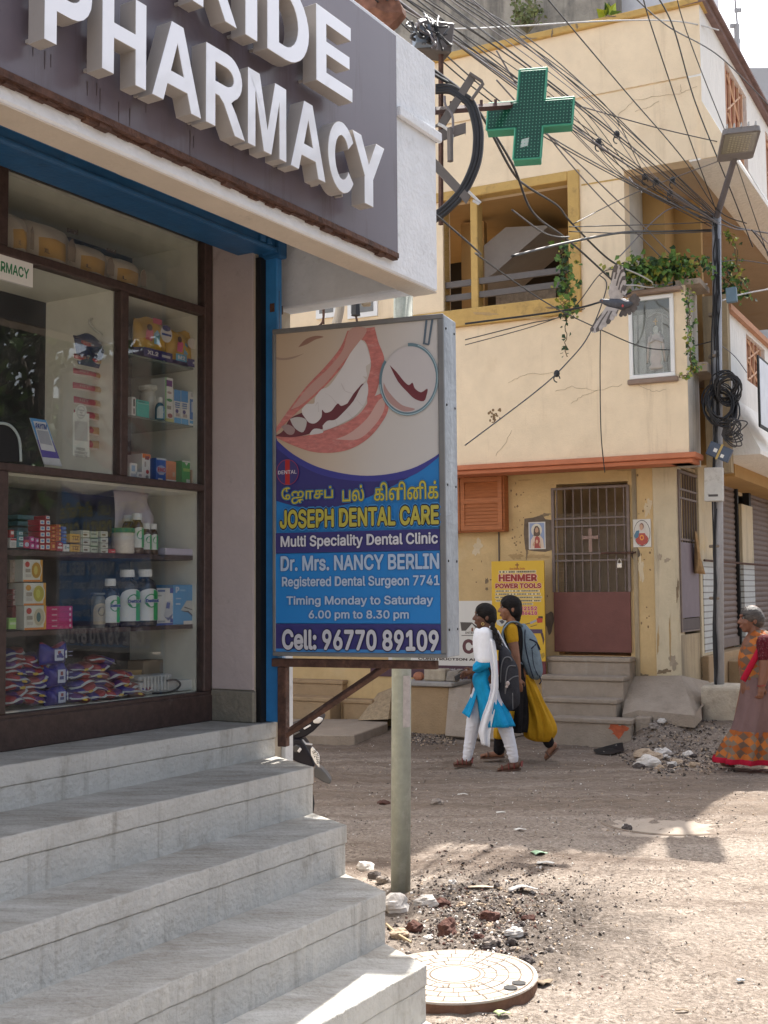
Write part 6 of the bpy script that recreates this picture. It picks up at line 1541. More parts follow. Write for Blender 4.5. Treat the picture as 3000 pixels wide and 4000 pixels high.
gbox('medicine_box', 'small white carton under the blue stack on the upper shelf', 'carton', zV, (822, 250), (903, 350), WHT, .06, [('r', (.2, .3, .5, .8), (.3, .34, .36)), ('r', (.55, .45, .9, .6), (.1, .25, .2))])
for i, (t, bt_)in enumerate(((115, 232), (250, 355))):
 gbox('medicine_box', '%s of the two mustard cartons with bold brown lettering'%('upper', 'lower')[i], 'carton', zV, (912, t), (1038, bt_), (.62, .37, .08), .10, [('t', (.15, .25, .85, .78), (.22, .11, .03), 'TIZ')])
stack(zV, 1060, 1165, [70, 170, 265], 362, (.58, .58, .50), [('o', (.45, .38, .28, .14), (.14, .10, .06)), ('r', (.15, .62, .85, .74), (.35, .36, .32)), ('r', (0, 0, .06, 1), (.05, .16, .05))], 'white and green carton', 'right of the mustard cartons')
stack(zV, 1175, 1272, [82, 182, 285], 372, (.40, .44, .34), [('r', (.1, .5, .8, .7), (.16, .17, .14)), ('r', (.0, .0, 1, .1), (.08, .2, .06))], 'grey green carton', 'between the two white green stacks')
stack(zV, 1300, 1402, [82, 165, 238, 306], 378, (.58, .58, .50), [('o', (.45, .38, .28, .15), (.14, .10, .06)), ('r', (.15, .65, .85, .78), (.35, .36, .32)), ('r', (0, 0, .05, 1), (.04, .2, .06))], 'white carton with brown oval', 'in the right hand stack')
gbox('medicine_box', 'tiny bright red carton beside the green lidded jar', 'carton', zV, (1412, 312), (1500, 386), (.48, .02, .03), .06, [('r', (.35, .5, .8, .62), (.6, .4, .4))])
gbox('medicine_box', 'red and white carton at the left end of the upper shelf', 'carton', zV, (130, 62), (186, 165), (.40, .04, .04), .05, [('r', (.2, .4, .8, .8), WHT)])
gbox('medicine_box', 'white carton with a red top at the left end of the upper shelf', 'carton', zV, (130, 170), (216, 300), WHT, .06, [('r', (.05, .75, .95, .95), (.42, .04, .06)), ('r', (.15, .1, .85, .6), (.45, .46, .44))])
stack(zV, 222, 305, [80, 142, 215], 292, (.06, .22, .26), [('r', (.3, .2, .9, .8), (.50, .58, .58)), ('r', (.45, .4, .8, .6), (.1, .25, .3))], 'teal carton', 'near the left shelf end')
stack(zV, 310, 386, [190], 300, (.45, .03, .10), [('o', (.5, .4, .35, .28), (.45, .5, .62)), ('r', (.2, .7, .8, .9), (.5, .06, .08))], 'crimson carton with pale blue oval', 'on the upper shelf')
stack(zV, 393, 448, [150, 232], 312, (.45, .03, .22), [('o', (.5, .5, .3, .25), (.55, .5, .6))], 'magenta carton', 'left of the tall red stack')
stack(zV, 458, 508, [170, 240], 318, (.42, .03, .20), [('o', (.55, .5, .3, .25), (.5, .46, .58))], 'slim magenta carton', 'touching the tall red stack')
for i in range(5):
 gbox('long_carton', 'dim teal long carton behind the tall red stack, %s of its pile'%['lowest', 'second lowest', 'middle', 'second highest', 'highest'][i], 'carton', zE, (105, 318-i*38), (232, 352-i*38), (.10, .22, .25), .12, [('r', (.1, .2, .9, .3), (.05, .12, .14))], None, gB_-.14)
bottle('lotion_jar', 'white plastic jar with green lid on the upper shelf', zE, 726, 252, 402, 95, (.58, .53, .46), (.02, .20, .08), None, sA, gB_-.02, 1.02, .18, .86, cat='jar')
AMB=(.07, .035, .018)
lbA=(.16, .66, [(.62, .64, .6), (.05, .34, .12), (.03, .26, .09)])
bottle('brown_bottle', 'tallest brown antiseptic bottle with green label on the upper shelf', zE, 806, 165, 405, 58, AMB, WHT, lbA, sA, gB_-.03, .72, .16)
bottle('brown_bottle', 'tall brown bottle half hidden behind the green lidded jar', zE, 757, 167, 400, 58, AMB, WHT, None, sA, gB_-.10, .72, .16)
bottle('brown_bottle', 'small brown bottle next to the tallest one on the upper shelf', zE, 860, 222, 405, 46, AMB, WHT, lbA, sA, gB_-.03, .72, .18)
bottle('brown_bottle', 'small brown bottle at the right end of the brown bottles', zE, 902, 225, 407, 40, AMB, WHT, lbA, sA, gB_-.03, .75, .18)
gbox('flat_box', 'flat lilac white carton lying at the right of the upper shelf', 'carton', zE, (975, 366), (1168, 413), (.52, .48, .58), .16, [('r', (.04, .15, .96, .85), (.48, .44, .54))], sA)
k=MB();q0=PH.hit(zE(668, 8), gB_-.12);q1=PH.hit(zE(885, 330), gB_-.12)
def paper(u, v):return PH.p(q0[0]+(q1[0]-q0[0])*u*(1-.06*math.sin(v*7)), gB_-.12+.012*math.sin(u*5+v*3), 2.084+(q1[1]-2.084)*v*(1-.25*u*u))
k.grid(paper, 8, 10);tag(k.build('paper_sheet', gm((.50, .44, .46)), smooth=True, solid=.001), 'pale lilac sheet of paper hanging behind the brown bottles', 'paper')
# ---- shelf B
for i, (x0, x1, y0, y1, lab)in enumerate(((138, 248, 430, 562, 'topmost'), (141, 268, 568, 700, 'middle'), (145, 270, 703, 842, 'lowest'))):
 gbox('cream_box', '%s of three stacked cream and orange baby cartons on the lower shelf'%lab, 'carton', zE, (x0, y0), (x1, y1), (.62, .62, .55), .09, [('r', (0, 0, 1, .09), (.55, .20, .04)), ('r', (.88, 0, 1, 1), (.60, .30, .05)), ('o', (.66, .52, .30, .42), (.60, .58, .46)), ('o', (.66, .52, .25, .36), [(.42, .24, .04), (.40, .36, .06), (.44, .40, .28)][i]), ('o', (.63, .52, .1, .2), [(.55, .45, .12), (.5, .48, .1), (.05, .12, .12)][i]), ('o', (.18, .78, .12, .13), [(.42, .05, .04), (.5, .26, .04), (.42, .05, .04)][i]), ('r', (.08, .42, .34, .58), (.30, .27, .22)), ('r', (.08, .2, .36, .34), (.48, .46, .40))], None)
for i in range(4):
 gbox('pink_box', '%s crimson carton in the pink pile on the lower shelf'%['lowest', 'second lowest', 'second highest', 'highest'][i], 'carton', zE, (272, 806-i*33), (428, 838-i*33), (.45, .02, .12), .12, [('o', (.9, .5, .04, .25), (.6, .4, .45)), ('r', (.2, .4, .4, .6), (.5, .3, .35)), ('r', (.02, .02, .98, .08), (.25, .01, .06))], None)
for i in range(3):
 for j in range(2):
  gbox('red_box', 'dull red carton at the left end of the lower shelf, %s row, %s'%(['bottom', 'middle', 'top'][i], ['left', 'right'][j]), 'carton', zE, (74+j*32, 672-i*34), (104+j*32, 704-i*34), (.20, .04, .04), .08, [('r', (.15, .15, .85, .85), (.42, .36, .34)), ('r', (.35, .35, .65, .65), (.14, .08, .08))], None, gB_-.05)
gbox('red_case', 'dark red case under the small red cartons on the lower shelf', 'carton', zE, (74, 706), (140, 842), (.17, .03, .03), .10, [('r', (.2, .2+.12*i, .9, .24+.12*i), (.28, .10, .08))for i in range(6)], None, gB_-.05)
gbox('tan_case', 'faded tan case behind the topmost cream carton', 'carton', zE, (62, 432), (136, 568), (.30, .23, .17), .10, [('r', (.15+.45*j, .15+.27*i, .5+.45*j, .36+.27*i), (.4, .33, .27))for i in range(3)for j in range(2)], None, gB_-.05)
gbox('green_packet', 'small lime green packet at the left foot of the lower shelf', 'packet', zE, (54, 775), (97, 840), (.30, .52, .14), .05, [('r', (.1, .4, .9, .6), (.5, .6, .4)), ('r', (.1, .75, .9, .9), (.2, .4, .1))], None, gB_+.02)
bottle('glass_jar', 'clear glass jar with a paper label left of the dark bottles', zE, 578, 622, 828, 62, (.13, .14, .14), (.16, .17, .17), (.1, .7, [(.36, .31, .22), (.30, .26, .18), (.12, .10, .07)]), sB, gB_-.03, .95, .06, .9, cat='jar')
DK=(.018, .018, .026)
lbB=(.10, .66, [(.62, .63, .62), (.03, .34, .10), (.02, .24, .07), 'Dettol'])
bottle('dark_bottle', 'shortest of the three dark antiseptic bottles on the lower shelf', zE, 650, 540, 826, 80, DK, WHT, lbB, sB, gB_-.02, .58, .15, .74)
bottle('dark_bottle', 'middle one of the three dark antiseptic bottles, tall with white cap', zE, 750, 487, 822, 104, DK, WHT, lbB, sB, gB_-.02, .58, .13, .74)
bottle('dark_bottle', 'dark antiseptic bottle beside the white device carton', zE, 852, 488, 820, 104, DK, WHT, lbB, sB, gB_-.02, .58, .13, .74)
gbox('device_box', 'white and blue medical device carton on the lower shelf', 'carton', zE, (918, 598), (1019, 815), (.60, .60, .58), .10, [('r', (0, 0, 1, .06), (.05, .09, .32)), ('r', (.8, .86, 1, 1), (.05, .09, .32)), ('p', [(.45, .25), (.62, .62), (.82, .66), (.97, .5), (.92, .2), (.7, .12)], (.44, .46, .50)), ('p', [(.48, .22), (.7, .12), (.92, .2), (.95, .3), (.7, .2)], (.12, .15, .28)), ('p', [(.56, .46), (.62, .62), (.80, .60), (.76, .44)], (.08, .12, .32)), ('r', (.08, .9, .5, .95), (.12, .15, .3)), ('r', (.08, .78, .3, .81), (.3, .3, .3)), ('r', (.08, .08, .5, .13), (.35, .35, .35)), ('r', (.78, .07, .95, .18), (.05, .09, .32))], sB)
gbox('router_box', 'large sky blue router carton at the right end of the lower shelf', 'carton', zE, (1021, 582), (1212, 810), (.09, .30, .55), .12, [('p', [(.22, .36), (.40, .60), (.55, .60), (.72, .48), (.80, .34), (.72, .16), (.62, .18), (.44, .32)], (.48, .48, .45)), ('p', [(.32, .42), (.62, .34), (.62, .36), (.34, .45)], (.16, .16, .15)), ('p', [(.22, .34), (.44, .30), (.62, .16), (.66, .16), (.45, .34)], (.10, .11, .14)), ('r', (.30, 0, 1, .09), (.60, .58, .55)), ('r', (.06, .50, .2, .54), (.45, .55, .66)), ('r', (.06, .64, .22, .67), (.35, .48, .62)), ('t', (.05, .80, .16, .95), (.55, .6, .68), 'P'), ('r', (.17, .84, .34, .88), (.24, .42, .62)), ('o', (.9, .38, .04, .06), (.4, .5, .6))], sB)
# ---- floor of the case: heap of detergent packets, cubes, cartons, adaptor
rr_=random.Random(21)
for i, (x0, x1, y0, y1, lab)in enumerate(((283, 430, 937, 1045, 'topmost'), (307, 430, 1052, 1180, 'middle'), (312, 428, 1188, 1290, 'lowest'))):
 pouch('blue_packet', '%s deep blue cube packet with white label in the heap at the window foot'%lab, 'packet', zE, (x0, y0), (x1, y1), (.035, .035, .26), .10, [('r', (.22, .22, .58, .78), (.45, .50, .62)), ('r', (.30, .36, .50, .50), (.06, .07, .22)), ('r', (.34, .54, .46, .70), (.25, .06, .08)), ('o', (.66, .62, .04, .1), (.5, .55, .62)), ('o', (.66, .42, .04, .1), (.5, .55, .62)), ('r', (.74, .62, .92, .66), (.3, .32, .5)), ('r', (.74, .42, .9, .46), (.3, .32, .5))], None, band=((.35, .05, .08), .9, 1.1)if i==0 else None)
places=[]
for row, (y, xa, xb)in enumerate(((1262, 55, 300), (1225, 50, 290), (1180, 52, 280), (1140, 60, 290), (1095, 50, 285), (1055, 56, 285), (1015, 60, 280), (980, 50, 150), (1255, 445, 640), (1205, 440, 720), (1160, 438, 800), (1110, 440, 780), (1068, 450, 680), (1025, 560, 690), (1240, 640, 880), (1195, 720, 900))):
 x=xa
 while x<xb-30:
  w_=min(rr_.uniform(95, 150), xb-x+10)
  places.append((x, y, w_, row));x+=w_*.92
nth={}
for (x, y, w_, row)in places:
 nth[row]=nth.get(row, 0)+1
 yb_=y+34
 bb=gB_+(.03 if row in (0, 8, 14)else 0.0)-.012*(row%8 if row<14 else 1)+rr_.uniform(-.01, .015)
 a0, z0_=PH.hit(zE(x, yb_), bb);a1=PH.hit(zE(x+w_, yb_), bb)[0];z1_=PH.hit(zE(x, y-10), bb)[1]
 h=max(.02, (z1_-z0_)*.55);zc=max(z0_+h, 1.165+h);L2=(a1-a0)/2;ac_=(a0+a1)/2;an=rr_.uniform(-.28, .28)
 side_='left' if row<8 else 'right'
 o=thing('detergent_packet', 'crumpled red, purple and white packet lying in the heap at the window foot', 'packet', PH.p(ac_, bb, zc-h), 'crumpled packets heaped at the window foot')
 k=MB();ax_=PH.ax*math.cos(an)+UP*math.sin(an);az_=UP*math.cos(an)-PH.ax*math.sin(an);ps=rr_.uniform(0, 6)
 cen=PH.p(ac_, bb-.05, zc)
 rings=[]
 for i in range(11):
  t=i/10*2-1;f_=(1-abs(t)**4)**.5*.9+.1
  rings.append([cen+ax_*(L2*t)+PH.ay*(.055*f_*math.cos(q*.6283))+az_*(h*(f_*math.sin(q*.6283)*(1+.18*math.sin(q*2+ps+t*4))+.15*math.sin(t*5+ps)))for q in range(10)])
 k.loft(rings)
 cols=[(.10, .03, .16), (.32, .03, .04), (.05, .04, .22), (.26, .05, .05)];ci=rr_.randrange(4)
 k.m=[0 if (i//10)%10<4 else 1 for i in range(len(k.f))]
 if rr_.random()<.5:k.m=[1-q for q in k.m]
 k.build('packet', [gm(cols[ci], .3), gm(cols[(ci+1)%4], .3)], o, smooth=True)
 k=MB()
 def flap(u, v):
  t=-.98+1.96*u;f_=(1-abs(t)**4)**.5*.9+.1
  an2=R(20+55*v)
  return cen+ax_*(L2*t)+PH.ay*(.060*f_*math.cos(an2)+.006)+az_*(h*(1.05*f_*math.sin(an2)-.55+.3*math.sin(t*3+ps)))
 k.grid(flap, 10, 3);k.build('white_flap', gm((.62, .63, .60), .35), o, smooth=True)
 if rr_.random()<.5:
  k=MB();c_=cen+PH.ay*.058+ax_*L2*rr_.uniform(-.5, .4)-az_*h*.3;k.ball(c_, ax_*.016, PH.ay*.004, az_*h*.3, 8, 5);k.build('print_spot', gm((.55, .38, .06)), o)
gbox('tan_carton', 'tan carton with a dark square behind the packets at the window foot', 'carton', zE, (690, 1036), (835, 1150), (.36, .22, .08), .12, [('r', (0, .9, 1, 1), (.45, .28, .10)), ('r', (.68, .2, .9, .55), (.07, .05, .03))], 1.165, gB_-.16)
gbox('tan_carton', 'dimmer tan carton behind the white adaptor at the window foot', 'carton', zE, (845, 1040), (972, 1200), (.22, .16, .10), .10, (), 1.165, gB_-.18)
gbox('white_box', 'flat white carton at the right corner of the window foot', 'carton', zE, (1050, 1165), (1155, 1214), (.56, .57, .55), .12, [('r', (.05, .1, .95, .9), (.52, .53, .51))], 1.165)
ad=thing('router', 'grey ribbed router with its cable at the right of the window foot', 'router', PH.P(zE(945, 1215), gB_))
a0, z1_=PH.hit(zE(835, 1122), gB_);a1, z0_=PH.hit(zE(1055, 1212), gB_);z0_=1.162
k=MB();k.box(PH, a0, a1, gB_-.12, gB_-.01, z0_, z0_+.06);k.box(PH, a0+.01, a1-.02, gB_-.11, gB_-.02, z0_+.0605, z0_+.085);k.build('casing', gm((.46, .46, .45)), ad, bevel=.012, seg=2)
k=MB()
for i in range(8):k.box(PH, a0+.02+i*.022, a0+.028+i*.022, gB_-.009, gB_-.002, z0_+.015, z0_+.08)
k.build('ribs', gm((.60, .60, .58)), ad)
k=MB();k.tube(spline([PH.P(zE(x, y), gB_+.01)for x, y in ((985, 1145), (1035, 1140), (1062, 1165), (1040, 1195), (985, 1215), (900, 1220))], 6), .005, 5);k.build('cable', M['cab'], ad)
# ---- behind the counter glass: hanging sachets, two payment standees, hatch
stp=thing('sachet_strip', 'long hanging strip of red sachets behind the counter glass', 'sachets', PH.P(zD(515, 1300), -.42))
for i in range(8):
 y=640+i*84-(6 if i>4 else 0)
 a0, z1_=PH.hit(zD(446+(8 if i==0 else -14+i*0), y), -.42);a1, z0_=PH.hit(zD(615-i*5, y+74), -.42)
 k=MB();ph_=i*1.7
 def fn(u, v):return PH.p(a0+(a1-a0)*u, -.42+.018*math.sin(math.pi*v)*math.sin(math.pi*u)**.5+.004*math.sin(9*u+ph_), z0_+(z1_-z0_)*v)
 k.grid(fn, 10, 6);k.m=[1 if (j//10)==0 else (2 if j%10>6 else 0)for j in range(60)]
 k.build('sachet', [gm((.36, .05, .07)), gm((.55, .50, .46)), gm((.42, .28, .13))], stp, smooth=True)
 k=MB();k.text(PH, 'HIT', a0+(a1-a0)*.10, a0+(a1-a0)*.42, z0_+(z1_-z0_)*.34, z0_+(z1_-z0_)*.68, -.398, 0, .03);k.build('lettering', gm((.42, .22, .20)), stp)
pouch('blue_bag', 'dark blue glittering sachet bundle hanging on the sachet strip', 'bag', zD, (470, 600), (650, 820), (.02, .035, .10), .05, [('r', (.2+.12*i, .25+.13*((i*3)%5), .3+.12*i, .30+.13*((i*3)%5)), (.3, .34, .42))for i in range(6)], None, -.40, lean=-.03)
k=MB();k.tube(spline([PH.P(zD(x, y), -.40)for x, y in ((600, 615), (560, 585), (530, 550), (528, 528), (545, 520))], 5), .006, 5)
tag(k.build('hook', gm((.45, .45, .40)), smooth=True), 'pale hook holding the hanging sachet strip', 'hook')
k=MB();a0, z1_=PH.hit(zD(548, 498), -.5);k.box(PH, a0, a0+.07, -.52, -.5, z1_-.10, z1_);o=k.build('socket', gm((.40, .40, .34)));tag(o, 'small wall socket above the hanging sachets', 'socket')
def standee(name, label, pts, b, parts):
 q=[PH.P(zD(x, y), b)for x, y in pts]
 o=thing(name, label, 'standee', q[0].lerp(q[2], .5)*1.0)
 k=MB();k.prism(q, PH.ay*-.004);k.build('card', gm(parts[0]), o)
 for i, (nm, col, pp)in enumerate(parts[1:]):
  k=MB();k.prism([PH.P(zD(x, y), b+.0008*(i+1))for x, y in pp], PH.ay*-.0004);k.build(nm, gm(col), o)
 return o
standee('payment_card', 'slanted blue and white payment card leaning inside the counter glass', [(176, 1104), (272, 1118), (366, 1390), (262, 1378)], -.33, [(.60, .62, .66), ('blue_head', (.10, .30, .62), [(176, 1104), (272, 1118), (312, 1240), (218, 1232)]), ('navy_foot', (.10, .08, .36), [(218, 1232), (312, 1240), (352, 1345), (250, 1335)]), ('white_field', (.62, .64, .68), [(196, 1122), (270, 1132), (328, 1306), (244, 1292)]), ('grey_square', (.36, .38, .44), [(218, 1176), (284, 1184), (308, 1268), (238, 1254)])])
k_=[c for c in bpy.data.objects if c.name.startswith('payment_card')][0]
kk=MB();f_=PH.hit(zD(210, 1160), -.325);g_=PH.hit(zD(276, 1142), -.325);kk.text(PH, 'PAYTM', f_[0], g_[0], f_[1]-.004, f_[1]+.018, -.3255, 0, .04);kk.build('lettering', gm((.04, .08, .28)), k_)
sd_=standee('payment_card', 'upright white payment card with a round head inside the counter glass', [(430, 1075), (446, 1070)]+[(478+33*math.cos(R(a)), 1062-36*math.sin(R(a)))for a in range(170, 5, -20)]+[(510, 1080), (526, 1080), (527, 1335), (430, 1325)], -.33, [(.60, .62, .56), ('grey_ring', (.42, .45, .42), [(478+27*math.cos(R(a)), 1072-38*math.sin(R(a)))for a in range(0, 360, 20)]), ('ring_field', (.60, .62, .58), [(478+22*math.cos(R(a)), 1072-32*math.sin(R(a)))for a in range(0, 360, 20)]), ('grey_square', (.40, .41, .38), [(441, 1122), (516, 1128), (516, 1244), (441, 1236)])])
for i, tx in enumerate(('PRIDE', 'PHARMACY', 'TIPPUSULTAN')):
 l_=PH.hit(zD(450 if i==0 else 440, 1285+20*i), -.3265);r_=PH.hit(zD(502 if i==0 else 515, 1285+20*i), -.3265);kk=MB();kk.text(PH, tx, l_[0], r_[0], l_[1]-.006, l_[1]+.006, -.3262, 0, .03);kk.build('lettering', gm((.25, .26, .24)), sd_)
for i, tx in enumerate(('Powered', 'By', 'Google')):
 l_=PH.hit(zD(460, 1056+15*i), -.3265);r_=PH.hit(zD(496, 1058+15*i), -.3265);kk=MB();kk.text(PH, tx, l_[0]+(.01 if i==1 else 0), r_[0]-(.01 if i==1 else 0), l_[1]-.004, l_[1]+.004, -.3258, 0, .02);kk.build('lettering', gm((.25, .27, .26)), sd_)
ho=thing('counter_hatch', 'black arched hatch with a pale rim in the counter glass', 'hatch', PH.P(zD(40, 1360), wb))
ar=[(-140, 1362), (-140, 1240), (-90, 1165), (-20, 1136), (50, 1145), (95, 1190), (116, 1250), (122, 1362)]
k=MB();k.prism([PH.P(zD(x, y), wb-.005)for x, y in ar], PH.ay*-.012);k.build('opening', M['black'], ho)
k=MB();k.tube(spline([PH.P(zD(x, y), wb-.002)for x, y in ar], 4), .006, 5);k.build('rim', gm((.30, .36, .36)), ho, smooth=True)
rr_=random.Random(2)
for i, (l, t, r, bt_, lab)in enumerate(((62, 1225, 185, 1480, 'leftmost white and orange nappy pack behind the top glass'), (188, 1262, 445, 1570, 'biggest white and orange nappy pack lettered seni, behind the top glass'), (440, 1395, 668, 1640, 'third white and orange nappy pack from the left behind the top glass'), (660, 1480, 855, 1700, 'rightmost white and orange nappy pack behind the top glass'))):
 a0, z1_=PH.hit(zA(l, t), -.36);a1=PH.hit(zA(r, t), -.36)[0];z1_=max(z1_, 3.10)if i<2 else max(z1_, 3.08)
 o=thing('nappy_pack', lab, 'pack', PH.p((a0+a1)/2, -.40, 2.97));dpz=.16;ph_=rr_.uniform(0, 6)
 k=MB()
 for sg in (1, -1):
  k.grid(lambda u, v:PH.p(a0+(a1-a0)*u, -.42+sg*dpz/2*(max(0, math.sin(math.pi*u))**.35)*(max(0, math.sin(math.pi*(.12+.88*v)))**.5)+.004*math.sin(11*u+7*v+ph_), 2.97+(z1_-2.97)*v-.015*abs(u-.5)), 12, 10)
 k.m=[1 if (2<=(j//12)%10<6 and 2<=j%12<9 and j<120)else 0 for j in range(len(k.f))]
 k.build('packet', [gm((.60, .52, .42), .35), gm((.55, .32, .08), .35)], o, smooth=True)
 if i in (1, 2):
  k=MB();h=z1_-2.97;k.text(PH, 'seni', a0+(a1-a0)*.66, a0+(a1-a0)*.92, 2.97+h*.80, 2.97+h*.93, -.325, 0, .04);k.build('lettering', gm((.10, .07, .05)), o)
 k=MB();h=z1_-2.97;w_=a1-a0
 k.poly([PH.p(a0+w_*x, -.329, 2.97+h*y)for x, y in ((.70, .2), (.88, .2), (.9, .5), (.82, .72), (.72, .6))]);k.build('print_shape', gm((.24, .18, .13)), o)
 k=MB();k.text(PH, 'XL' if i<2 else 'L', a0+w_*.18, a0+w_*.30, 2.97+h*.22, 2.97+h*.32, -.332, 0, .03);k.build('lettering', gm((.14, .08, .04)), o)
 # = greenery
M['leaf']=mat('leaf_green', (.11, .20, .045), .5, .5, 9, spec=.3)
M['leaf_y']=mat('leaf_yellow', (.30, .30, .05), .5, .4, 9)
M['leaf_d']=mat('leaf_dark', (.028, .060, .022), .55, .4, 9)
M['stem']=mat('stem_brown', (.14, .10, .05), .8, .3, 12)
def leaf(k, c, s_, rr_, m=0, droop=.5):
 d=V((rr_.uniform(-1, 1), rr_.uniform(-1, .4), rr_.uniform(-1, .6)-droop)).normalized();n=V((rr_.uniform(-1, 1), rr_.uniform(-1.4, 0), rr_.uniform(-.3, 1))).normalized()
 x=d.cross(n)
 if x.length<.1:return
 x.normalize();n=x.cross(d)
 b_=n*(.12*s_)
 k.add([c, c+d*s_*.35+x*s_*.38+b_, c+d*s_, c+d*s_*.35-x*s_*.38+b_, c+d*s_*.45-b_*.3], [(0, 1, 4), (1, 2, 4), (2, 3, 4), (3, 0, 4)], m)
def vine(name, label, path, Y, wid, nleaf, size, seedn, cat='plant', stems=3, mats=('leaf', 'leaf_y', 'leaf_d'), droop=.5, wts=(6, 2, 3)):
 rr_=random.Random(seedn);P=spline([atY(u, v, Y)for u, v in path], 8)
 o=thing(name, label, cat, P[-1]);k=MB()
 for i in range(stems):
  q=[p+V((rr_.uniform(-1, 1)*wid*.4, rr_.uniform(-.04, .04), rr_.uniform(-.02, .02)))for p in P[::2]]
  k.tube(q, .004+.002*(i==0), 4)
 k.build('stem', M['stem'], o)
 k=MB();pick=[i for i, w_ in enumerate(wts)for _ in range(w_)]
 for i in range(nleaf):
  t=rr_.random();p=P[int(t*(len(P)-1))]
  c=p+V((rr_.gauss(0, .5)*wid, rr_.uniform(-.12, .06), rr_.gauss(0, .4)*wid*.6))
  leaf(k, c, size*rr_.uniform(.5, 1.2), rr_, rr_.choice(pick), droop)
 k.build('leaves', [M[m_]for m_ in mats], o)
 return o
vine('balcony_plant', 'bushy green and yellow creeper filling the open balcony beside the pole', [zQ(840, 230), zQ(1000, 130), zQ(1180, 260), zQ(1350, 180), zQ(1500, 90), zQ(1640, 200)], 12.45, .26, 620, .085, 1, stems=6)
vine('balcony_plant', 'tuft of darker leaves behind the utility pole top', [zO(540, 40), zO(600, 200), zO(650, 330), zO(690, 380)], 13.2, .16, 170, .075, 2)
vine('hanging_vine', 'green creeper hanging down the right side of the ochre window', [zG(690, 60), zG(670, 150), zG(690, 250), zG(680, 330), zG(700, 410)], 12.25, .12, 190, .075, 3)
vine('hanging_vine', 'sparse dry creeper trailing below the ochre window sill', [zG(685, 400), zG(690, 480), zG(680, 560), zG(690, 610)], 12.3, .05, 16, .07, 4, mats=('leaf_d', 'leaf_d', 'leaf_d'), stems=1)
vine('hanging_vine', 'thin creeper running down the wall right of the framed niche', [zO(200, 320), zO(220, 500), zO(230, 700), zO(225, 850), zO(260, 1010), zO(310, 1090)], 12.15, .05, 120, .055, 5)
vine('hanging_vine', 'creeper tip curling under the corner of the framed niche', [zO(255, 1020), zO(230, 1110), zO(180, 1165), zO(140, 1150)], 12.15, .04, 26, .05, 6, wts=(2, 5, 1))
vine('hanging_vine', 'creeper climbing the cables right of the pole top', [zP(740, 1920), zP(800, 2000), zP(860, 2090), zO(700, 150), zO(790, 260)], 12.75, .05, 60, .06, 7, wts=(3, 5, 1))
rr_=random.Random(8);rb=thing('roof_bush', 'twiggy grey green bush growing on the roof edge of the yellow house', 'plant', YB.P(zC(100, 215), -.5))
k=MB();base_=YB.P(zC(100, 215), -.5);tips=[]
for i in range(34):
 e=YB.P(zC(100+rr_.uniform(-95, 100), rr_.uniform(-30, 150)), -.5+rr_.uniform(-.3, .3));m_=base_.lerp(e, .5)+V((rr_.uniform(-.1, .1), 0, .05));k.tube(spline([base_, m_, e], 4), [.008]*4+[.004]*5, 4);tips+=[m_.lerp(e, t)for t in (.2, .5, .8, 1)]
k.build('twigs', mat('twig_grey', (.22, .20, .13), .8, .3, 8), rb)
k=MB()
for t in tips:
 for j in range(2):leaf(k, t+V((rr_.uniform(-.05, .05), 0, rr_.uniform(-.05, .05))), .06, rr_, 0, 0)
k.build('leaves', mat('leaf_olive', (.16, .19, .07), .6, .4, 9), rb)
rb=thing('potted_leaf', 'bright lime leaves poking over the roof edge beside the pale door', 'plant', YB.P(zC(620, 110), -.2));k=MB()
for i in range(7):leaf(k, YB.P(zC(605+6*i, 108), -.2), .16, rr_, i%2, -.9)
k.build('leaves', [mat('leaf_lime', (.42, .52, .06), .4, .2, 9), M['leaf']], rb)
def tree(base, hgt, rad, n, seedn, label):
 rr_=random.Random(seedn);o=thing('street_tree', label, 'tree', base)
 k=MB();top_=base+UP*hgt*.55;k.tube(spline([base, base+V((.1, .1, hgt*.3)), top_], 5), [.22-.012*i for i in range(11)], 10)
 cl=[]
 for i in range(9):
  a=i*2.4;e=top_+V((rad*.7*math.cos(a), rad*.7*math.sin(a), rr_.uniform(.1, .45)*hgt));k.tube(spline([top_-UP*rr_.uniform(0, 1), top_.lerp(e, .5)+UP*.2, e], 4), [.09, .08, .07, .06, .05, .045, .04, .035, .03], 6);cl.append(e)
 k.build('trunk', mat('bark', (.12, .09, .07), .9, .3, 8, .5, 30), o)
 k=MB()
 cs=cl+[top_+V((rr_.gauss(0, .5)*rad, rr_.gauss(0, .5)*rad, rr_.uniform(-.1, .5)*hgt))for _ in range(34)]
 for i in range(n):
  c=rr_.choice(cs)+V((rr_.gauss(0, 1), rr_.gauss(0, 1), rr_.gauss(0, .8)))*rad*.17
  leaf(k, c, rr_.uniform(.12, .24), rr_, rr_.choice((0, 0, 1)))
 k.build('crown', [M['leaf_d'], M['leaf']], o)
 return o
tree(V((7.6, 6.4, 0)), 6.0, 2.6, 7000, 11, 'broad leafy street tree mirrored in the counter glass')
tree(V((9.2, 2.6, 0)), 6.5, 2.6, 5000, 12, 'second leafy street tree standing right of the viewer')
k=MB();k.box(Frame(V((12, 4, 0)), V((0, 1, 0)), V((-1, 0, 0))), -16, 5.0, -8, 0, 0, 4.6);o=k.build('opposite_building', mat('opposite_wall', (.22, .20, .18), .9, .2, .6, stain=((.08, .08, .08), .4, 1)))
tag(o, 'dull grey brown building across the street mirrored in the shop glass', 'building')
M['crack']=mat('crack_dark', (.20, .13, .07), .95, .2, 20)
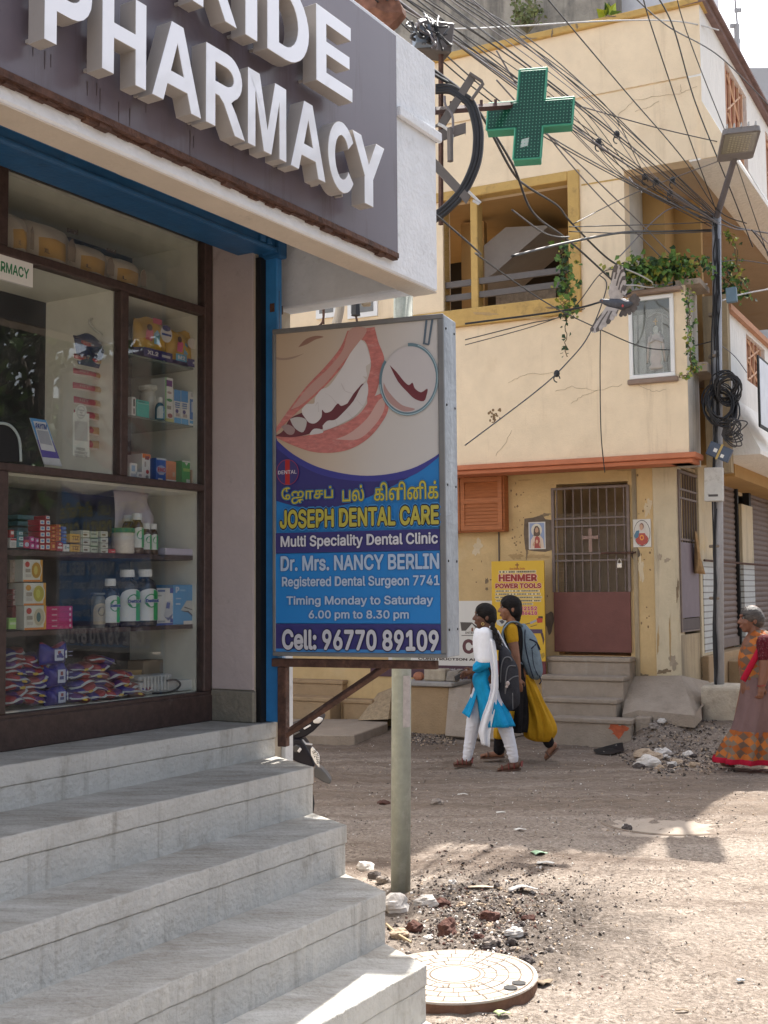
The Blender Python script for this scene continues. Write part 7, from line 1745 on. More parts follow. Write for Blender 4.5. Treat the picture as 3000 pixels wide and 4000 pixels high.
def crack(pts, f_, fr, bb, parent, w_=.006, seedn=0):
 rr_=random.Random(seedn);P=[]
 for i in range(len(pts)-1):
  for t in range(6):
   x=pts[i][0]+(pts[i+1][0]-pts[i][0])*t/6+rr_.uniform(-4, 4);y=pts[i][1]+(pts[i+1][1]-pts[i][1])*t/6+rr_.uniform(-5, 5);P.append(fr.P(f_(x, y), bb))
 k=MB();k.tube(P, w_/2, 4, flat=.3);k.build('crack', M['crack'], parent)
for i, (pts, f_)in enumerate([([(690, 830), (690, 740), (790, 650), (930, 625), (1090, 605), (1220, 550)], zC), ([(800, 720), (880, 700), (960, 650)], zC), ([(1095, 600), (1090, 540)], zC), ([(415, 730), (500, 690), (690, 682)], zG), ([(640, 775), (720, 750), (845, 770), (980, 735)], zG), ([(1030, 735), (1100, 775), (1180, 765)], zG), ([(350, 1080), (400, 1020), (430, 950)], zG), ([(845, 770), (760, 800), (700, 840)], zG)]):
 crack(pts, f_, YB, .001, yh, .007, i)
k=MB();rr_=random.Random(3)
for i in range(26):
 a_, z_=YB.hit(zG(345+rr_.gauss(0, 14), 895+rr_.gauss(0, 16)), 0);k.ball(YB.p(a_, .001, z_), YB.ax*rr_.uniform(.006, .02), YB.ay*.002, UP*rr_.uniform(.006, .018), 6, 4)
k.build('spatter', M['crack'], yh)
k=MB();rr_=random.Random(6)
for i in range(70):
 x, y=rr_.choice([(rr_.uniform(390, 900), rr_.uniform(100, 900)), (rr_.uniform(660, 740), rr_.uniform(180, 620)), (rr_.uniform(1430, 1570), rr_.uniform(60, 1100))])
 a_, z_=YB.hit(zH(x, y), LB);k.ball(YB.p(a_, LB+.001, z_), YB.ax*rr_.uniform(.004, .013), YB.ay*.002, UP*rr_.uniform(.004, .016), 6, 4)
k.build('pock_marks', mat('pock_dark', (.22, .15, .08), .95), yh)
# ---- glazed niche with a statue on the parapet
nb=.03
na0, nz1_=YB.hit(zQ(836, 560), nb);na1, nz0_=YB.hit(zQ(1450, 1560), nb)
nl_=(YB.hit(zQ(836, 1600), nb)[1]+YB.hit(zQ(1450, 1555), nb)[1])/2;nu_=(YB.hit(zQ(860, 530), nb)[1]+YB.hit(zQ(1440, 490), nb)[1])/2
ni=thing('framed_niche', 'white framed glass case with a pale statue set into the yellow parapet', 'glass case', YB.p((na0+na1)/2, 0, nl_))
k=MB();t_=.045
k.box(YB, na0, na1, .001, nb, nl_, nl_+t_);k.box(YB, na0, na1, .001, nb, nu_-t_, nu_);k.box(YB, na0, na0+t_, .001, nb, nl_+t_, nu_-t_);k.box(YB, na1-t_, na1, .001, nb, nl_+t_, nu_-t_)
k.build('frame', mat('white_frame', (.78, .78, .77)), ni, bevel=.006)
k=MB();k.box(YB, na0+t_, na1-t_, .002, .004, nl_+t_, nu_-t_);k.build('back', mat('niche_grey', (.17, .155, .145), .7, .15, 5), ni)
k=MB()
for x0_, x1_ in ((895, 960), (985, 1070), (1280, 1300)):
 a0=YB.hit(zQ(x0_, 1100), .005)[0];a1=YB.hit(zQ(x1_, 1100), .005)[0];k.box(YB, a0, a1, .0045, .012, nl_+t_, nu_-t_-.15)
a0, zz=YB.hit(zQ(1105, 790), .006)
k.tube([YB.P(zQ(1090+270*t, 800-60*math.sin(math.pi*t)), .014)for t in [i/10 for i in range(11)]], .009, 5)
k.build('drapes', mat('niche_drape', (.30, .28, .265), .7, .2, 7), ni)
stt=MB();sx_, sb_=YB.hit(zQ(1210, 1470), .016);sh_=YB.hit(zQ(1210, 905), .016)[1]-sb_
c=YB.p(sx_, .016, sb_)
stt.lathe([(.07, 0), (.085, .03), (.06, .06), (.075, .10), (.062, sh_*.5), (.066, sh_*.68), (.045, sh_*.80), (.022, sh_*.84), (.030, sh_*.90), (.028, sh_*.96), (.008, sh_)], c, 16, YB.ax, YB.ay*.25)
for sg in (-1, 1):stt.tube([c+YB.ax*sg*.06+UP*sh_*.76, c+YB.ax*sg*.075+UP*sh_*.6+YB.ay*.012, c+YB.ax*sg*.01+UP*sh_*.68+YB.ay*.022], [.018, .018, .012], 6)
for sg in (-1, 1):stt.tube([c+YB.ax*sg*.04+UP*sh_*.86, c+YB.ax*sg*.08+UP*sh_*.55, c+YB.ax*sg*.095+UP*sh_*.16], [.014, .02, .012], 6)
o=stt.build('statue', mat('statue_pale', (.42, .39, .36), .6, .15, 10), ni, smooth=True)
k=MB();k.obox(c+UP*(sh_+.045), YB.ax*.006, YB.ay*.004, UP*.035);k.obox(c+UP*(sh_+.05), YB.ax*.022, YB.ay*.004, UP*.006);k.build('crown', mat('gilt', (.45, .27, .10), .5), o)
k=MB();k.box(YB, na0+t_, na1-t_, .024, .026, nl_+t_, nu_-t_);k.build('glass_pane', glass_mat('niche_glass', dust=.02), ni)
k=MB();k.box(YB, na0-.02, na1+.03, .001, .05, nl_-.06, nl_-.002);k.build('ledge', mat('ledge_brown', (.26, .19, .15), .85, .15, 7), ni, bevel=.01)
k=MB();k.box(YB, na0-.06, na1+.1, .001, .10, nu_+.01, nu_+.06);k.build('ledge', mat('ledge_brown', (.26, .19, .15), .85, .15, 7), ni, bevel=.01)
# = people
HAIR=mat('hair_black', (.008, .006, .006), .6, .4, 30, .4, 70, spec=.2, stretch=(.5, 1, 2))
class Org(MB):
 def cap(s, pts, rad):
  for i, p in enumerate(pts):
   s.ball(p, V((rad[i], 0, 0)), V((0, rad[i], 0)), V((0, 0, rad[i])), 12, 8)
  for i in range(len(pts)-1):
   s.tube([pts[i], pts[i+1]], [rad[i], rad[i+1]], 12)
 def ell(s, c, rx, ry, rz, tilt=0.0):
  ca, sa=math.cos(tilt), math.sin(tilt)
  s.ball(c, V((ca, 0, sa))*rx, V((0, ry, 0)), V((-sa, 0, ca))*rz, 14, 10)
def organic(k, name, m, parent, vox=.008, it=5, fac=.5, label=None):
 t=k.build('tmp', m)
 md=t.modifiers.new('r', 'REMESH');md.mode='VOXEL';md.voxel_size=vox;md.adaptivity=0
 sm=t.modifiers.new('s', 'SMOOTH');sm.iterations=it;sm.factor=fac
 dg=bpy.context.evaluated_depsgraph_get();dg.update()
 me=bpy.data.meshes.new_from_object(t.evaluated_get(dg))
 off=ORG[t]-ORG[parent]
 me.transform(Matrix.Translation(off))
 bpy.data.objects.remove(t)
 me.name=name
 me.polygons.foreach_set('use_smooth', [True]*len(me.polygons))
 o=bpy.data.objects.new(name, me);COL.objects.link(o);o.parent=parent;ORG[o]=ORG[parent]
 if label:o['label']=label
 return o
def cloth(name, col, var=.12, sc=14, bump=.25, stain=None):return mat('cloth_'+name, col, .85, var, sc, bump, 55, spec=.15, stain=stain)
def robe(k, P, rows, seg=56, n=9, ph=0.0, amp=1.0):
 """rows: (y, x_front, x_back, half depth, fold depth); fabric ring by ring from top to hem"""
 rings=[]
 for (y, xf, xb, hd, fo, dc)in rows:
  cx_=(xf+xb)/2;hw_=(xb-xf)/2;ring_=[]
  for i in range(seg):
   a=2*math.pi*i/seg
   w_=1+fo*amp*(math.sin(n*a+ph+y*.004)+.5*math.sin((2*n+3)*a+1.3*ph-y*.003))
   p=P(cx_-hw_*math.cos(a)*w_, y, dc);ring_.append(p+V((0, hd*math.sin(a)*w_, 0)))
  rings.append(ring_)
 def cat_(a, b_, c, d, t):return.5*((2*b_)+(c-a)*t+(2*a-5*b_+4*c-d)*t*t+(3*b_-a-3*c+d)*t**3)
 out=[]
 for i in range(len(rings)-1):
  A=rings[max(i-1, 0)];B_=rings[i];C_=rings[i+1];D_=rings[min(i+2, len(rings)-1)]
  for t in (0, .25, .5, .75):out.append([cat_(A[q], B_[q], C_[q], D_[q], t)for q in range(seg)])
 out.append(rings[-1]);k.loft(out)
def hand(k, wrist, palm_dir, side, curl, s=1.0, thumb=1):
 """palm plus five separate bent fingers"""
 d=palm_dir.normalized();sd_=side.normalized();nrm=d.cross(sd_).normalized()
 pc=wrist+d*.042*s
 k.cap([wrist, pc], [.020*s, .026*s]);k.ball(pc, d*.040*s, sd_*.036*s, nrm*.016*s, 12, 8)
 for i, (off, ln)in enumerate(((-.027, .062), (-.009, .072), (.010, .068), (.027, .052))):
  b0=wrist+d*.075*s+sd_*off*s
  c1_, c2_=curl*(.8+.1*i), curl*(1.7+.15*i)
  d1=d*math.cos(c1_)+nrm*math.sin(c1_);d2=d*math.cos(c2_)+nrm*math.sin(c2_)
  k.cap([b0, b0+d1*ln*.55*s, b0+d1*ln*.55*s+d2*ln*.5*s], [.0092*s, .0085*s, .0072*s])
 t0=wrist+d*.025*s-sd_*.028*s*thumb
 k.cap([t0, t0-sd_*.026*s*thumb+d*.022*s+nrm*.008, t0-sd_*.026*s*thumb+d*.050*s+nrm*.016], [.0115*s, .010*s, .008*s])
def head(k, c, s, P=None, lean=0.0):
 """head in left-facing profile round centre c (metres), face towards -X"""
 k.ell(c+V((.012, 0, .025))*s, .092*s, .074*s, .092*s, -.12)
 k.ell(c+V((-.030, 0, -.035))*s, .058*s, .056*s, .078*s, .12)
 k.ell(c+V((-.050, 0, -.092))*s, .028*s, .032*s, .024*s)
 k.cap([c+V((-.078, 0, .012))*s, c+V((-.104, 0, -.030))*s], [.010*s, .0135*s])
 for y in (-1, 1):
  k.ell(c+V((-.098, .010*y, -.032))*s, .010*s, .009*s, .008*s)
  k.ell(c+V((.018, .071*y, -.018))*s, .017*s, .009*s, .030*s, -.25)
  k.ell(c+V((-.050, .042*y, -.030))*s, .026*s, .020*s, .026*s)
 k.ell(c+V((-.076, 0, .030))*s, .018*s, .045*s, .012*s)
 k.ell(c+V((-.083, 0, -.060))*s, .014*s, .022*s, .008*s);k.ell(c+V((-.079, 0, -.073))*s, .013*s, .020*s, .008*s)
def face_bits(c, s, body, lip):
 for y in (-1, ):
  k=MB();q=c+V((-.0735, .033*y, .008))*s;k.ball(q, V((.010, 0, 0))*s, V((0, .013, 0))*s, V((0, 0, .008))*s, 8, 6);e=k.build('eye', mat('eye_white', (.26, .24, .22), .6), body)
  k=MB();k.ball(q+V((-.006, -.004, 0))*s, V((.006, 0, 0))*s, V((0, .006, 0))*s, V((0, 0, .0065))*s, 8, 6);k.build('pupil', M['black'], e)
  k=MB();k.tube([c+V(p)*s for p in ((-.081, .020*y, .027), (-.079, .040*y, .032), (-.062, .056*y, .026))], .0035*s, 5);k.build('eyebrow', mat('hair_black', (.008, .006, .006)), body)
 k=MB();k.ball(c+V((-.0905, 0, -.066))*s, V((.006, 0, 0))*s, V((0, .018, 0))*s, V((0, 0, .010))*s, 8, 6);k.build('lips', mat('lips_%d'%int(lip[0]*999), lip, .5), body)
HAIR=mat('hair_black', (.008, .006, .006), .6, .4, 30, .4, 70, spec=.2, stretch=(.5, 1, 2))
# ---- girl in blue and white
Y1=10.95
g1=lambda x, y, d=0:atY(*zR(x, y), Y1+d)
SK1=mat('skin_dark', (.115, .052, .032), .55, .08, 12, spec=.4)
pA=thing('person', 'girl in blue kurta, white leggings and white scarf walking left with a dark backpack', 'person', g1(360, 2060))
k=Org();hc_=g1(335, 308, 0)
head(k, hc_, 1.0)
k.cap([g1(365, 380), g1(385, 500)], [.052, .056])
k.ell(g1(365, 610), .10, .145, .15);k.ell(g1(335, 800), .085, .125, .14);k.ell(g1(325, 1020), .10, .145, .12)
ns=g1(335, 560, -.15);ne=g1(335, 850, -.19);nw=g1(195, 950, -.15)
k.cap([ns, ne, nw], [.048, .040, .026]);hand(k, nw, g1(95, 985, -.12)-nw, V((0, .35, -1)), .75)
fs=g1(350, 560, .15);fe=g1(320, 850, .19);fw_=g1(215, 985, .12)
k.cap([fs, fe, fw_], [.048, .040, .026]);hand(k, fw_, g1(110, 1010, .05)-fw_, V((0, -.3, -1)), .8)
k.cap([g1(285, 1060, .07), g1(215, 1480, .09), g1(140, 1900, .10), g1(130, 1975, .10)], [.085, .058, .038, .033])
k.cap([g1(360, 1060, -.07), g1(560, 1560, -.08), g1(665, 1940, -.08), g1(675, 2020, -.08)], [.085, .058, .038, .033])
k.cap([g1(150, 2000, .10), g1(70, 2008, .10), g1(-10, 2018, .10)], [.036, .030, .018]);k.cap([g1(700, 2030, -.08), g1(600, 2060, -.08), g1(500, 2085, -.08)], [.036, .030, .018])
for i in range(5):
 k.cap([g1(10, 2016, .075+.012*i), g1(-14+5*i, 2022, .07+.013*i)], [.010, .008]);k.cap([g1(515, 2082, -.105+.012*i), g1(488+5*i, 2090, -.11+.013*i)], [.010, .008])
bodyA=organic(k, 'body', SK1, pA, .0065, 3)
face_bits(hc_, 1.0, bodyA, (.16, .06, .05))
k=Org()
k.ell(g1(350, 270), .104, .086, .088, -.3);k.ell(g1(385, 320), .074, .080, .090, .25);k.ell(g1(400, 410), .045, .05, .06)
for y in (-1, ):k.cap([g1(300, 210, .05*y), g1(262, 235, .055*y), g1(252, 262, .060*y)], [.02, .014, .008])
hr_=organic(k, 'hair', HAIR, pA, .008, 3)
k=Org();br_p=[g1(405, 415, -.05), g1(430, 470, -.07), g1(460, 530, -.09), g1(485, 590, -.10), g1(520, 645, -.10)]
br_p=[q+V((0, -.12, 0))for q in br_p]
for i in range(9):
 t=i/8*(len(br_p)-1);a=br_p[int(min(t, len(br_p)-1.01))].lerp(br_p[min(int(t)+1, len(br_p)-1)], t-int(t));k.ell(a+V((.006*(-1)**i, 0, 0)), .024-.001*i, .022, .026, .5*(-1)**i)
organic(k, 'braid', HAIR, pA, .006, 2)
k=MB();k.tube([g1(398, 430, -.085), g1(425, 480, -.10)], .012, 6);k.build('ribbon', cloth('white', (.74, .76, .82), .04), pA)
k=MB();k.tube([g1(312, 405, -.075)+V((.012*math.cos(t), -.004, .012*math.sin(t)))for t in [i*.7 for i in range(10)]], .003, 5);k.build('earring', mat('gold', (.6, .42, .15), .3, metal=.8), pA)
k=Org();W1=cloth('legging_white', (.70, .70, .76), .05, 10, .15)
k.cap([g1(285, 1140, .07), g1(215, 1480, .09), g1(145, 1880, .10), g1(132, 1950, .10)], [.085, .070, .048, .043])
k.cap([g1(375, 1140, -.07), g1(560, 1560, -.08), g1(655, 1880, -.08), g1(668, 1965, -.08)], [.095, .072, .049, .044])
for (q0, q1, a, b_)in ((g1(215, 1480, .09), g1(135, 1940, .10), .071, .046), (g1(560, 1560, -.08), g1(666, 1955, -.08), .073, .047)):
 for i in range(9):
  t=[.02, .1, .2, .32, .62, .74, .83, .91, .97][i];c=q0.lerp(q1, t);r_=a+(b_-a)*t;k.ball(c, V((r_+.004, 0, .010*(-1)**i)), V((0, r_+.004, 0)), V((0, 0, .011)), 12, 6)
organic(k, 'leggings', W1, pA, .007, 2)
KB=cloth('kurta_blue', (.012, .27, .52), .18, 9, .3)
k=MB();robe(k, g1, [(800, 232, 440, .15, .01, 0), (880, 226, 425, .15, .02, 0), (960, 212, 415, .16, .02, 0), (1060, 192, 430, .18, .03, 0), (1200, 225, 480, .19, .05, -.01), (1380, 265, 590, .195, .08, -.03), (1575, 310, 665, .19, .10, -.05)], n=6, ph=.5)
k.build('kurta', KB, pA, smooth=True)
k=MB()
def panel(u, v):
 x=250-95*v+(1-v)*10-(25+60*v)*u+20*math.sin(3*v);return g1(x, 1060+430*v-60*u*v, .06-.13*(1-u)+.012*math.sin(9*u+3*v))
k.grid(panel, 10, 16);k.build('kurta_front', KB, pA, smooth=True, solid=.006)
k=Org();k.cap([ne.lerp(ns, .25), ne, ne.lerp(nw, .55)], [.062, .064, .052])
for i in range(4):k.ell(ne.lerp(nw, .15*i)+V((.01*(-1)**i, -.004, -.01)), .062, .060, .020, .5)
organic(k, 'sleeve', KB, pA, .008, 2)
SCW=cloth('scarf_white', (.78, .79, .84), .04, 12, .3)
k=MB();robe(k, g1, [(478, 340, 420, .075, .0, 0), (505, 290, 445, .115, .01, 0), (560, 250, 458, .165, .015, 0), (680, 236, 462, .172, .02, 0), (800, 228, 450, .165, .03, 0), (845, 232, 435, .158, .04, 0)], n=7)
k.build('blouse', SCW, pA, smooth=True)
k=Org();k.cap([ns+UP*.02, ns.lerp(ne, .5), ns.lerp(ne, .86)], [.075, .074, .076]);k.ell(g1(270, 700, -.12), .055, .07, .20, .1);organic(k, 'blouse_sleeve', SCW, pA, .009, 3)
k=MB()
sp_=[(300, 490, -.02, 70), (345, 520, -.13, 75), (395, 600, -.20, 70), (430, 760, -.215, 55), (450, 950, -.22, 48), (452, 1120, -.22, 48), (425, 1280, -.22, 60), (375, 1450, -.215, 80), (330, 1640, -.20, 85), (345, 1790, -.19, 60)]
def scarf(u, v):
 t=v*(len(sp_)-1);i=min(int(t), len(sp_)-2);q=t-i;A, B_=sp_[i], sp_[i+1];q=q*q*(3-2*q)if False else q
 x=A[0]+(B_[0]-A[0])*q;y=A[1]+(B_[1]-A[1])*q;d=A[2]+(B_[2]-A[2])*q;w_=A[3]+(B_[3]-A[3])*q
 return g1(x+(u-.5)*w_*1.6, y+30*u*(v>.85)+12*abs(u-.5), d-.018*math.sin(u*10+v*4)-.02*math.sin(math.pi*u))
k.grid(scarf, 18, 60);k.build('scarf', SCW, pA, smooth=True, solid=.006)
k=MB()
def scarf2(u, v):return g1(470+175*v+(u-.5)*40, 480+340*v, .10+.02*math.sin(6*u)+.05*v)
k.grid(scarf2, 8, 14);k.build('scarf_end', SCW, pA, smooth=True, solid=.006)
SND=mat('sandal_maroon', (.17, .03, .025), .5, .15, 14)
for (hx_, hy_, tx, ty, d)in ((185, 2010, -25, 2030, .10), (755, 2050, 470, 2100, -.08)):
 k=MB();a, b_=g1(hx_, hy_+18, d), g1(tx, ty+4, d);m_=(a+b_)/2;x=(b_-a)/2;k.loft([[m_+x*math.cos(t)+V((0, .042*math.sin(t)*(1+.15*math.cos(t)), 0))+UP*z for t in [i*.314 for i in range(20)]]for z in (-.014, .004)])
 o=k.build('sandal', mat('sandal_sole', (.10, .055, .04), .7), pA)
 k=MB()
 for t in (.30, .52, .78):
  c=a.lerp(b_, t)+UP*.010;hh=.070-.045*t;k.tube([c+V((0, -.042, 0)), c+V((0, -.036, hh*.7)), c+V((0, 0, hh)), c+V((0, .036, hh*.7)), c+V((0, .042, 0))], .011, 6, flat=.5)
 k.tube([a+UP*.02+V((0, -.036, 0)), a+V((.006, -.02, .055)), a+V((.012, 0, .06)), a+V((.006, .02, .055)), a+UP*.02+V((0, .036, 0))], .010, 6);k.build('strap', SND, o)
k=MB();c=g1(35, 1005, -.08);k.obox(c, (g1(85, 975, -.08)-g1(-5, 1030, -.08))*.55, V((0, .045, .0)), (g1(30, 1045, -.08)-g1(20, 985, -.08))*.45)
o=k.build('notebook', mat('black_book', (.02, .02, .024), .4, .2), bevel=.004);tag(o, 'small black notebook held out in the hand of the girl in blue', 'notebook')
def backpack(label, P, outline, depth, dc, col, col2, trims, strap_pts, seedn, name='backpack'):
 c=P(*outline[0], dc);o=thing(name, label, 'backpack', P(sum(p[0]for p in outline)/len(outline), max(p[1]for p in outline), dc))
 k=MB();n_=len(outline);cx_=sum(p[0]for p in outline)/n_;cy_=sum(p[1]for p in outline)/n_
 rings=[]
 for sh_, dd in ((.62, -1), (.86, -.8), (1, -.4), (1, .4), (.86, .8), (.62, 1)):
  pts=[P(cx_+(x-cx_)*sh_, cy_+(y-cy_)*sh_, dc+dd*depth)for x, y in outline];rings.append(spline(pts+[pts[0]], 4)[:-1])
 k.loft(rings);k.build('bag', col, o, smooth=True)
 for nm, pts, r_, m_ in trims:
  k=MB();k.tube(spline([P(x, y, dc-depth*dd)for x, y, dd in pts], 5), r_, 6, flat=.6);k.build(nm, m_, o, smooth=True)
 for pts in strap_pts:
  k=MB();k.tube(spline([P(x, y, d)for x, y, d in pts], 6), .026, 8, flat=.35);k.build('strap', col2, o, smooth=True)
 return o
BK1=cloth('bag_charcoal', (.040, .040, .048), .25, 12, .3);BK1b=cloth('bag_grey', (.16, .16, .17), .15, 12)
backpack('charcoal backpack with grey piping on the girl in the blue kurta', g1, [(500, 680), (545, 650), (600, 690), (660, 800), (715, 900), (728, 1050), (742, 1250), (725, 1345), (640, 1405), (560, 1390), (490, 1330), (478, 1150), (500, 950), (490, 780)], .11, -.03, BK1, BK1, [('piping', [(515, 1080, 1), (525, 900, 1), (560, 800, 1), (620, 790, 1), (650, 830, 1)], .010, BK1b), ('piping', [(570, 1210, 1.02), (580, 1000, 1.05), (610, 895, 1.02), (690, 890, .9)], .010, BK1b), ('piping', [(570, 1200, 1.02), (600, 1080, 1.05), (660, 1020, 1), (720, 1005, .8)], .010, BK1b), ('piping', [(660, 1390, .8), (655, 1200, 1)], .008, BK1b), ('handle', [(500, 690, .2), (515, 640, .2), (540, 620, .2), (560, 660, .2)], .012, BK1b)], [[(500, 700, -.12), (450, 590, -.17), (400, 510, -.15), (340, 560, -.19), (320, 720, -.20), (400, 950, -.19), (490, 1150, -.14)]], 1)
k=MB();c=g1(600, 1090, -.165);k.ball(c, V((.018, 0, 0)), V((0, .012, 0)), V((0, 0, .022)), 8, 6);k.ball(c-UP*.03+V((-.01, 0, 0)), V((.014, 0, 0)), V((0, .01, 0)), V((0, 0, .012)), 8, 6)
tag(k.build('key_charm', mat('charm', (.5, .42, .40), .5, .3, 40)), 'small pale charm dangling from the charcoal backpack', 'charm')
# ---- girl in black and yellow
Y2=11.45
g2=lambda x, y, d=0:atY(*zR(x, y), Y2+d)
SK2=mat('skin_brown', (.25, .115, .068), .55, .08, 12, spec=.4)
pB2=thing('person', 'girl in black tunic and loose mustard trousers walking left beyond the girl in blue', 'person', g2(700, 1950))
k=Org();hc2=g2(625, 220)
head(k, hc2, 1.04)
k.cap([g2(640, 300), g2(665, 420)], [.052, .058]);k.ell(g2(690, 560), .10, .15, .16);k.ell(g2(690, 780), .09, .13, .15);k.ell(g2(700, 1000), .11, .15, .13)
s0, e0, w0=g2(635, 480, -.16), g2(690, 770, -.20), g2(722, 1030, -.19)
k.cap([s0, s0.lerp(e0, .5), e0, e0.lerp(w0, .4), w0], [.054, .050, .042, .040, .028]);hand(k, w0, g2(740, 1160, -.19)-w0, V((-1, -.2, 0)), .45)
s1, e1, w1=g2(650, 480, .16), g2(660, 780, .20), g2(600, 1000, .20)
k.cap([s1, e1, w1], [.050, .040, .028]);hand(k, w1, g2(570, 1090, .2)-w1, V((-1, .2, 0)), .45)
k.cap([g2(660, 1050, -.07), g2(580, 1450, -.07), g2(505, 1800, -.06), g2(500, 1880, -.06)], [.09, .06, .040, .034])
k.cap([g2(740, 1050, .07), g2(900, 1480, .08), g2(1060, 1730, .08), g2(1090, 1790, .08)], [.09, .06, .040, .034])
k.cap([g2(520, 1900, -.06), g2(400, 1915, -.06), g2(300, 1925, -.06)], [.036, .028, .018]);k.cap([g2(1130, 1800, .08), g2(1080, 1880, .08), g2(1040, 1940, .08)], [.034, .032, .022])
for i in range(5):
 k.cap([g2(330, 1922, -.088+.013*i), g2(290+6*i, 1930, -.092+.015*i)], [.011, .009])
bodyB=organic(k, 'body', SK2, pB2, .0068, 3)
face_bits(hc2, 1.04, bodyB, (.26, .09, .07))
k=Org();k.ell(g2(640, 175), .108, .088, .088, -.25);k.ell(g2(680, 240), .074, .082, .10, .2);k.ell(g2(690, 330), .052, .055, .06);k.cap([g2(590, 130, -.05), g2(545, 165, -.05), g2(540, 190, -.055)], [.02, .016, .010])
k.cap([g2(575, 150, -.05), g2(625, 240, -.07), g2(660, 300, -.06)], [.016, .014, .02])
organic(k, 'hair', HAIR, pB2, .008, 3)
BLK=cloth('tunic_black', (.016, .014, .015), .4, 16, .3);MUS=cloth('mustard', (.50, .27, .018), .12, 10, .3)
k=MB();robe(k, g2, [(400, 630, 720, .075, 0, 0), (440, 580, 775, .14, .01, 0), (520, 570, 800, .165, .015, 0), (700, 580, 790, .16, .02, 0), (860, 590, 780, .15, .02, 0), (1020, 580, 810, .165, .03, 0), (1250, 570, 830, .16, .08, 0), (1480, 560, 830, .15, .11, 0), (1645, 560, 810, .14, .13, 0)], n=7, ph=1.2)
k.build('tunic', BLK, pB2, smooth=True)
k=Org();k.cap([s0+UP*.01, s0.lerp(e0, .36)], [.066, .060]);organic(k, 'sleeve', MUS, pB2, .008, 2)
k=MB();robe(k, g2, [(980, 690, 860, .15, .02, .05), (1100, 720, 920, .15, .09, .06), (1300, 770, 1010, .15, .13, .07), (1480, 800, 1095, .15, .15, .08), (1620, 800, 1135, .14, .15, .08), (1710, 820, 1115, .11, .12, .08), (1755, 900, 1090, .07, .05, .08)], n=8, ph=.4)
k.build('trousers', MUS, pB2, smooth=True)
k=MB();robe(k, g2, [(1400, 520, 700, .12, .04, -.06), (1600, 450, 640, .12, .07, -.06), (1720, 440, 590, .09, .06, -.06)], n=6)
k.build('trouser_front', MUS, pB2, smooth=True)
k=Org();k.cap([g2(1055, 1725, .08), g2(1075, 1775, .08)], [.058, .052]);organic(k, 'cuff', BLK, pB2, .008, 1)
k=Org();k.cap([g2(520, 1680, -.06), g2(500, 1860, -.06)], [.062, .055]);organic(k, 'cuff', BLK, pB2, .008, 1)
for (hx_, hy_, tx, ty, d, up2)in ((565, 1925, 280, 1940, -.06, 0), (1180, 1820, 1020, 1965, .08, 1)):
 k=MB();a, b_=g2(hx_, hy_, d), g2(tx, ty, d);m_=(a+b_)/2;x=(b_-a)/2;nz2=x.cross(V((0, 1, 0))).normalized();nz2=nz2 if nz2.z>0 else -nz2
 k.loft([[m_+x*math.cos(t)+V((0, .042*math.sin(t), 0))+nz2*z for t in [i*.314 for i in range(20)]]for z in (-.018, -.004)])
 o=k.build('slipper', mat('slipper', (.13, .075, .055), .7, .2, 20), pB2)
 k=MB();c=a.lerp(b_, .68);k.tube([c+V((0, -.042, 0)), c+V((0, -.03, 0))+nz2*.035, c+nz2*.044, c+V((0, .03, 0))+nz2*.035, c+V((0, .042, 0))], .010, 6, flat=.6);k.build('strap', mat('slipper', (.13, .075, .055)), o)
k=Org();k.cap([g2(590, 440, -.10), g2(560, 520, -.13), g2(545, 640, -.10)], [.035, .032, .03]);k.ell(g2(660, 405), .075, .085, .035);organic(k, 'collar_scarf', BLK, pB2, .008, 2)
BK2=cloth('bag_blue_grey', (.17, .22, .26), .2, 10, .4);BK2b=cloth('bag_navy', (.03, .035, .06), .2)
backpack('blue grey backpack on the girl in mustard trousers', g2, [(730, 420), (790, 400), (860, 470), (930, 570), (965, 700), (1000, 880), (1000, 980), (960, 1040), (900, 1045), (820, 990), (770, 870), (740, 800), (745, 600)], .12, -.02, BK2, BK2, [('piping', [(800, 470, 1), (800, 640, 1.03), (850, 880, 1), (900, 1030, .8)], .009, BK2b), ('piping', [(850, 580, 1), (930, 620, .8), (970, 700, .6)], .014, BK2b), ('piping', [(870, 690, 1), (920, 640, .9)], .012, BK2b), ('zip', [(880, 700, 1.02), (900, 880, 1), (950, 1000, .9)], .006, BK2b), ('tag_loop', [(960, 990, .6), (985, 1060, .6), (960, 1100, .6)], .010, BK2b)], [[(760, 430, -.13), (700, 385, -.17), (620, 390, -.18), (560, 450, -.20), (540, 520, -.20), (570, 640, -.21), (680, 800, -.17), (760, 860, -.12)]], 2)
# ---- old woman in the sari
Y3=10.75
g3=lambda x, y, d=0:atY(*zS(x, y), Y3+d)
SK3=mat('skin_old', (.20, .088, .055), .55, .1, 14, .1, 40, spec=.4)
pC=thing('person', 'old woman in an orange and mauve sari walking left at the right edge', 'person', g3(560, 2030))
k=Org();hc3=g3(560, 268)
head(k, hc3, 1.06)
k.cap([g3(590, 370), g3(630, 490)], [.056, .064]);k.ell(g3(640, 640), .14, .17, .17);k.ell(g3(610, 880), .14, .16, .15);k.ell(g3(640, 1100), .15, .17, .15)
s0, e0, w0=g3(735, 580, -.19), g3(735, 860, -.22), g3(690, 1075, -.23)
k.cap([s0, s0.lerp(e0, .5), e0, e0.lerp(w0, .4), w0], [.066, .062, .052, .046, .033]);hand(k, w0, g3(680, 1200, -.23)-w0, V((-1, -.3, 0)), .8, 1.05)
s1, e1, w1=g3(700, 580, .19), g3(600, 800, .22), g3(500, 960, .15)
k.cap([s1, e1, w1], [.06, .05, .034]);hand(k, w1, g3(450, 1010, .12)-w1, V((0, 0, -1)), .8)
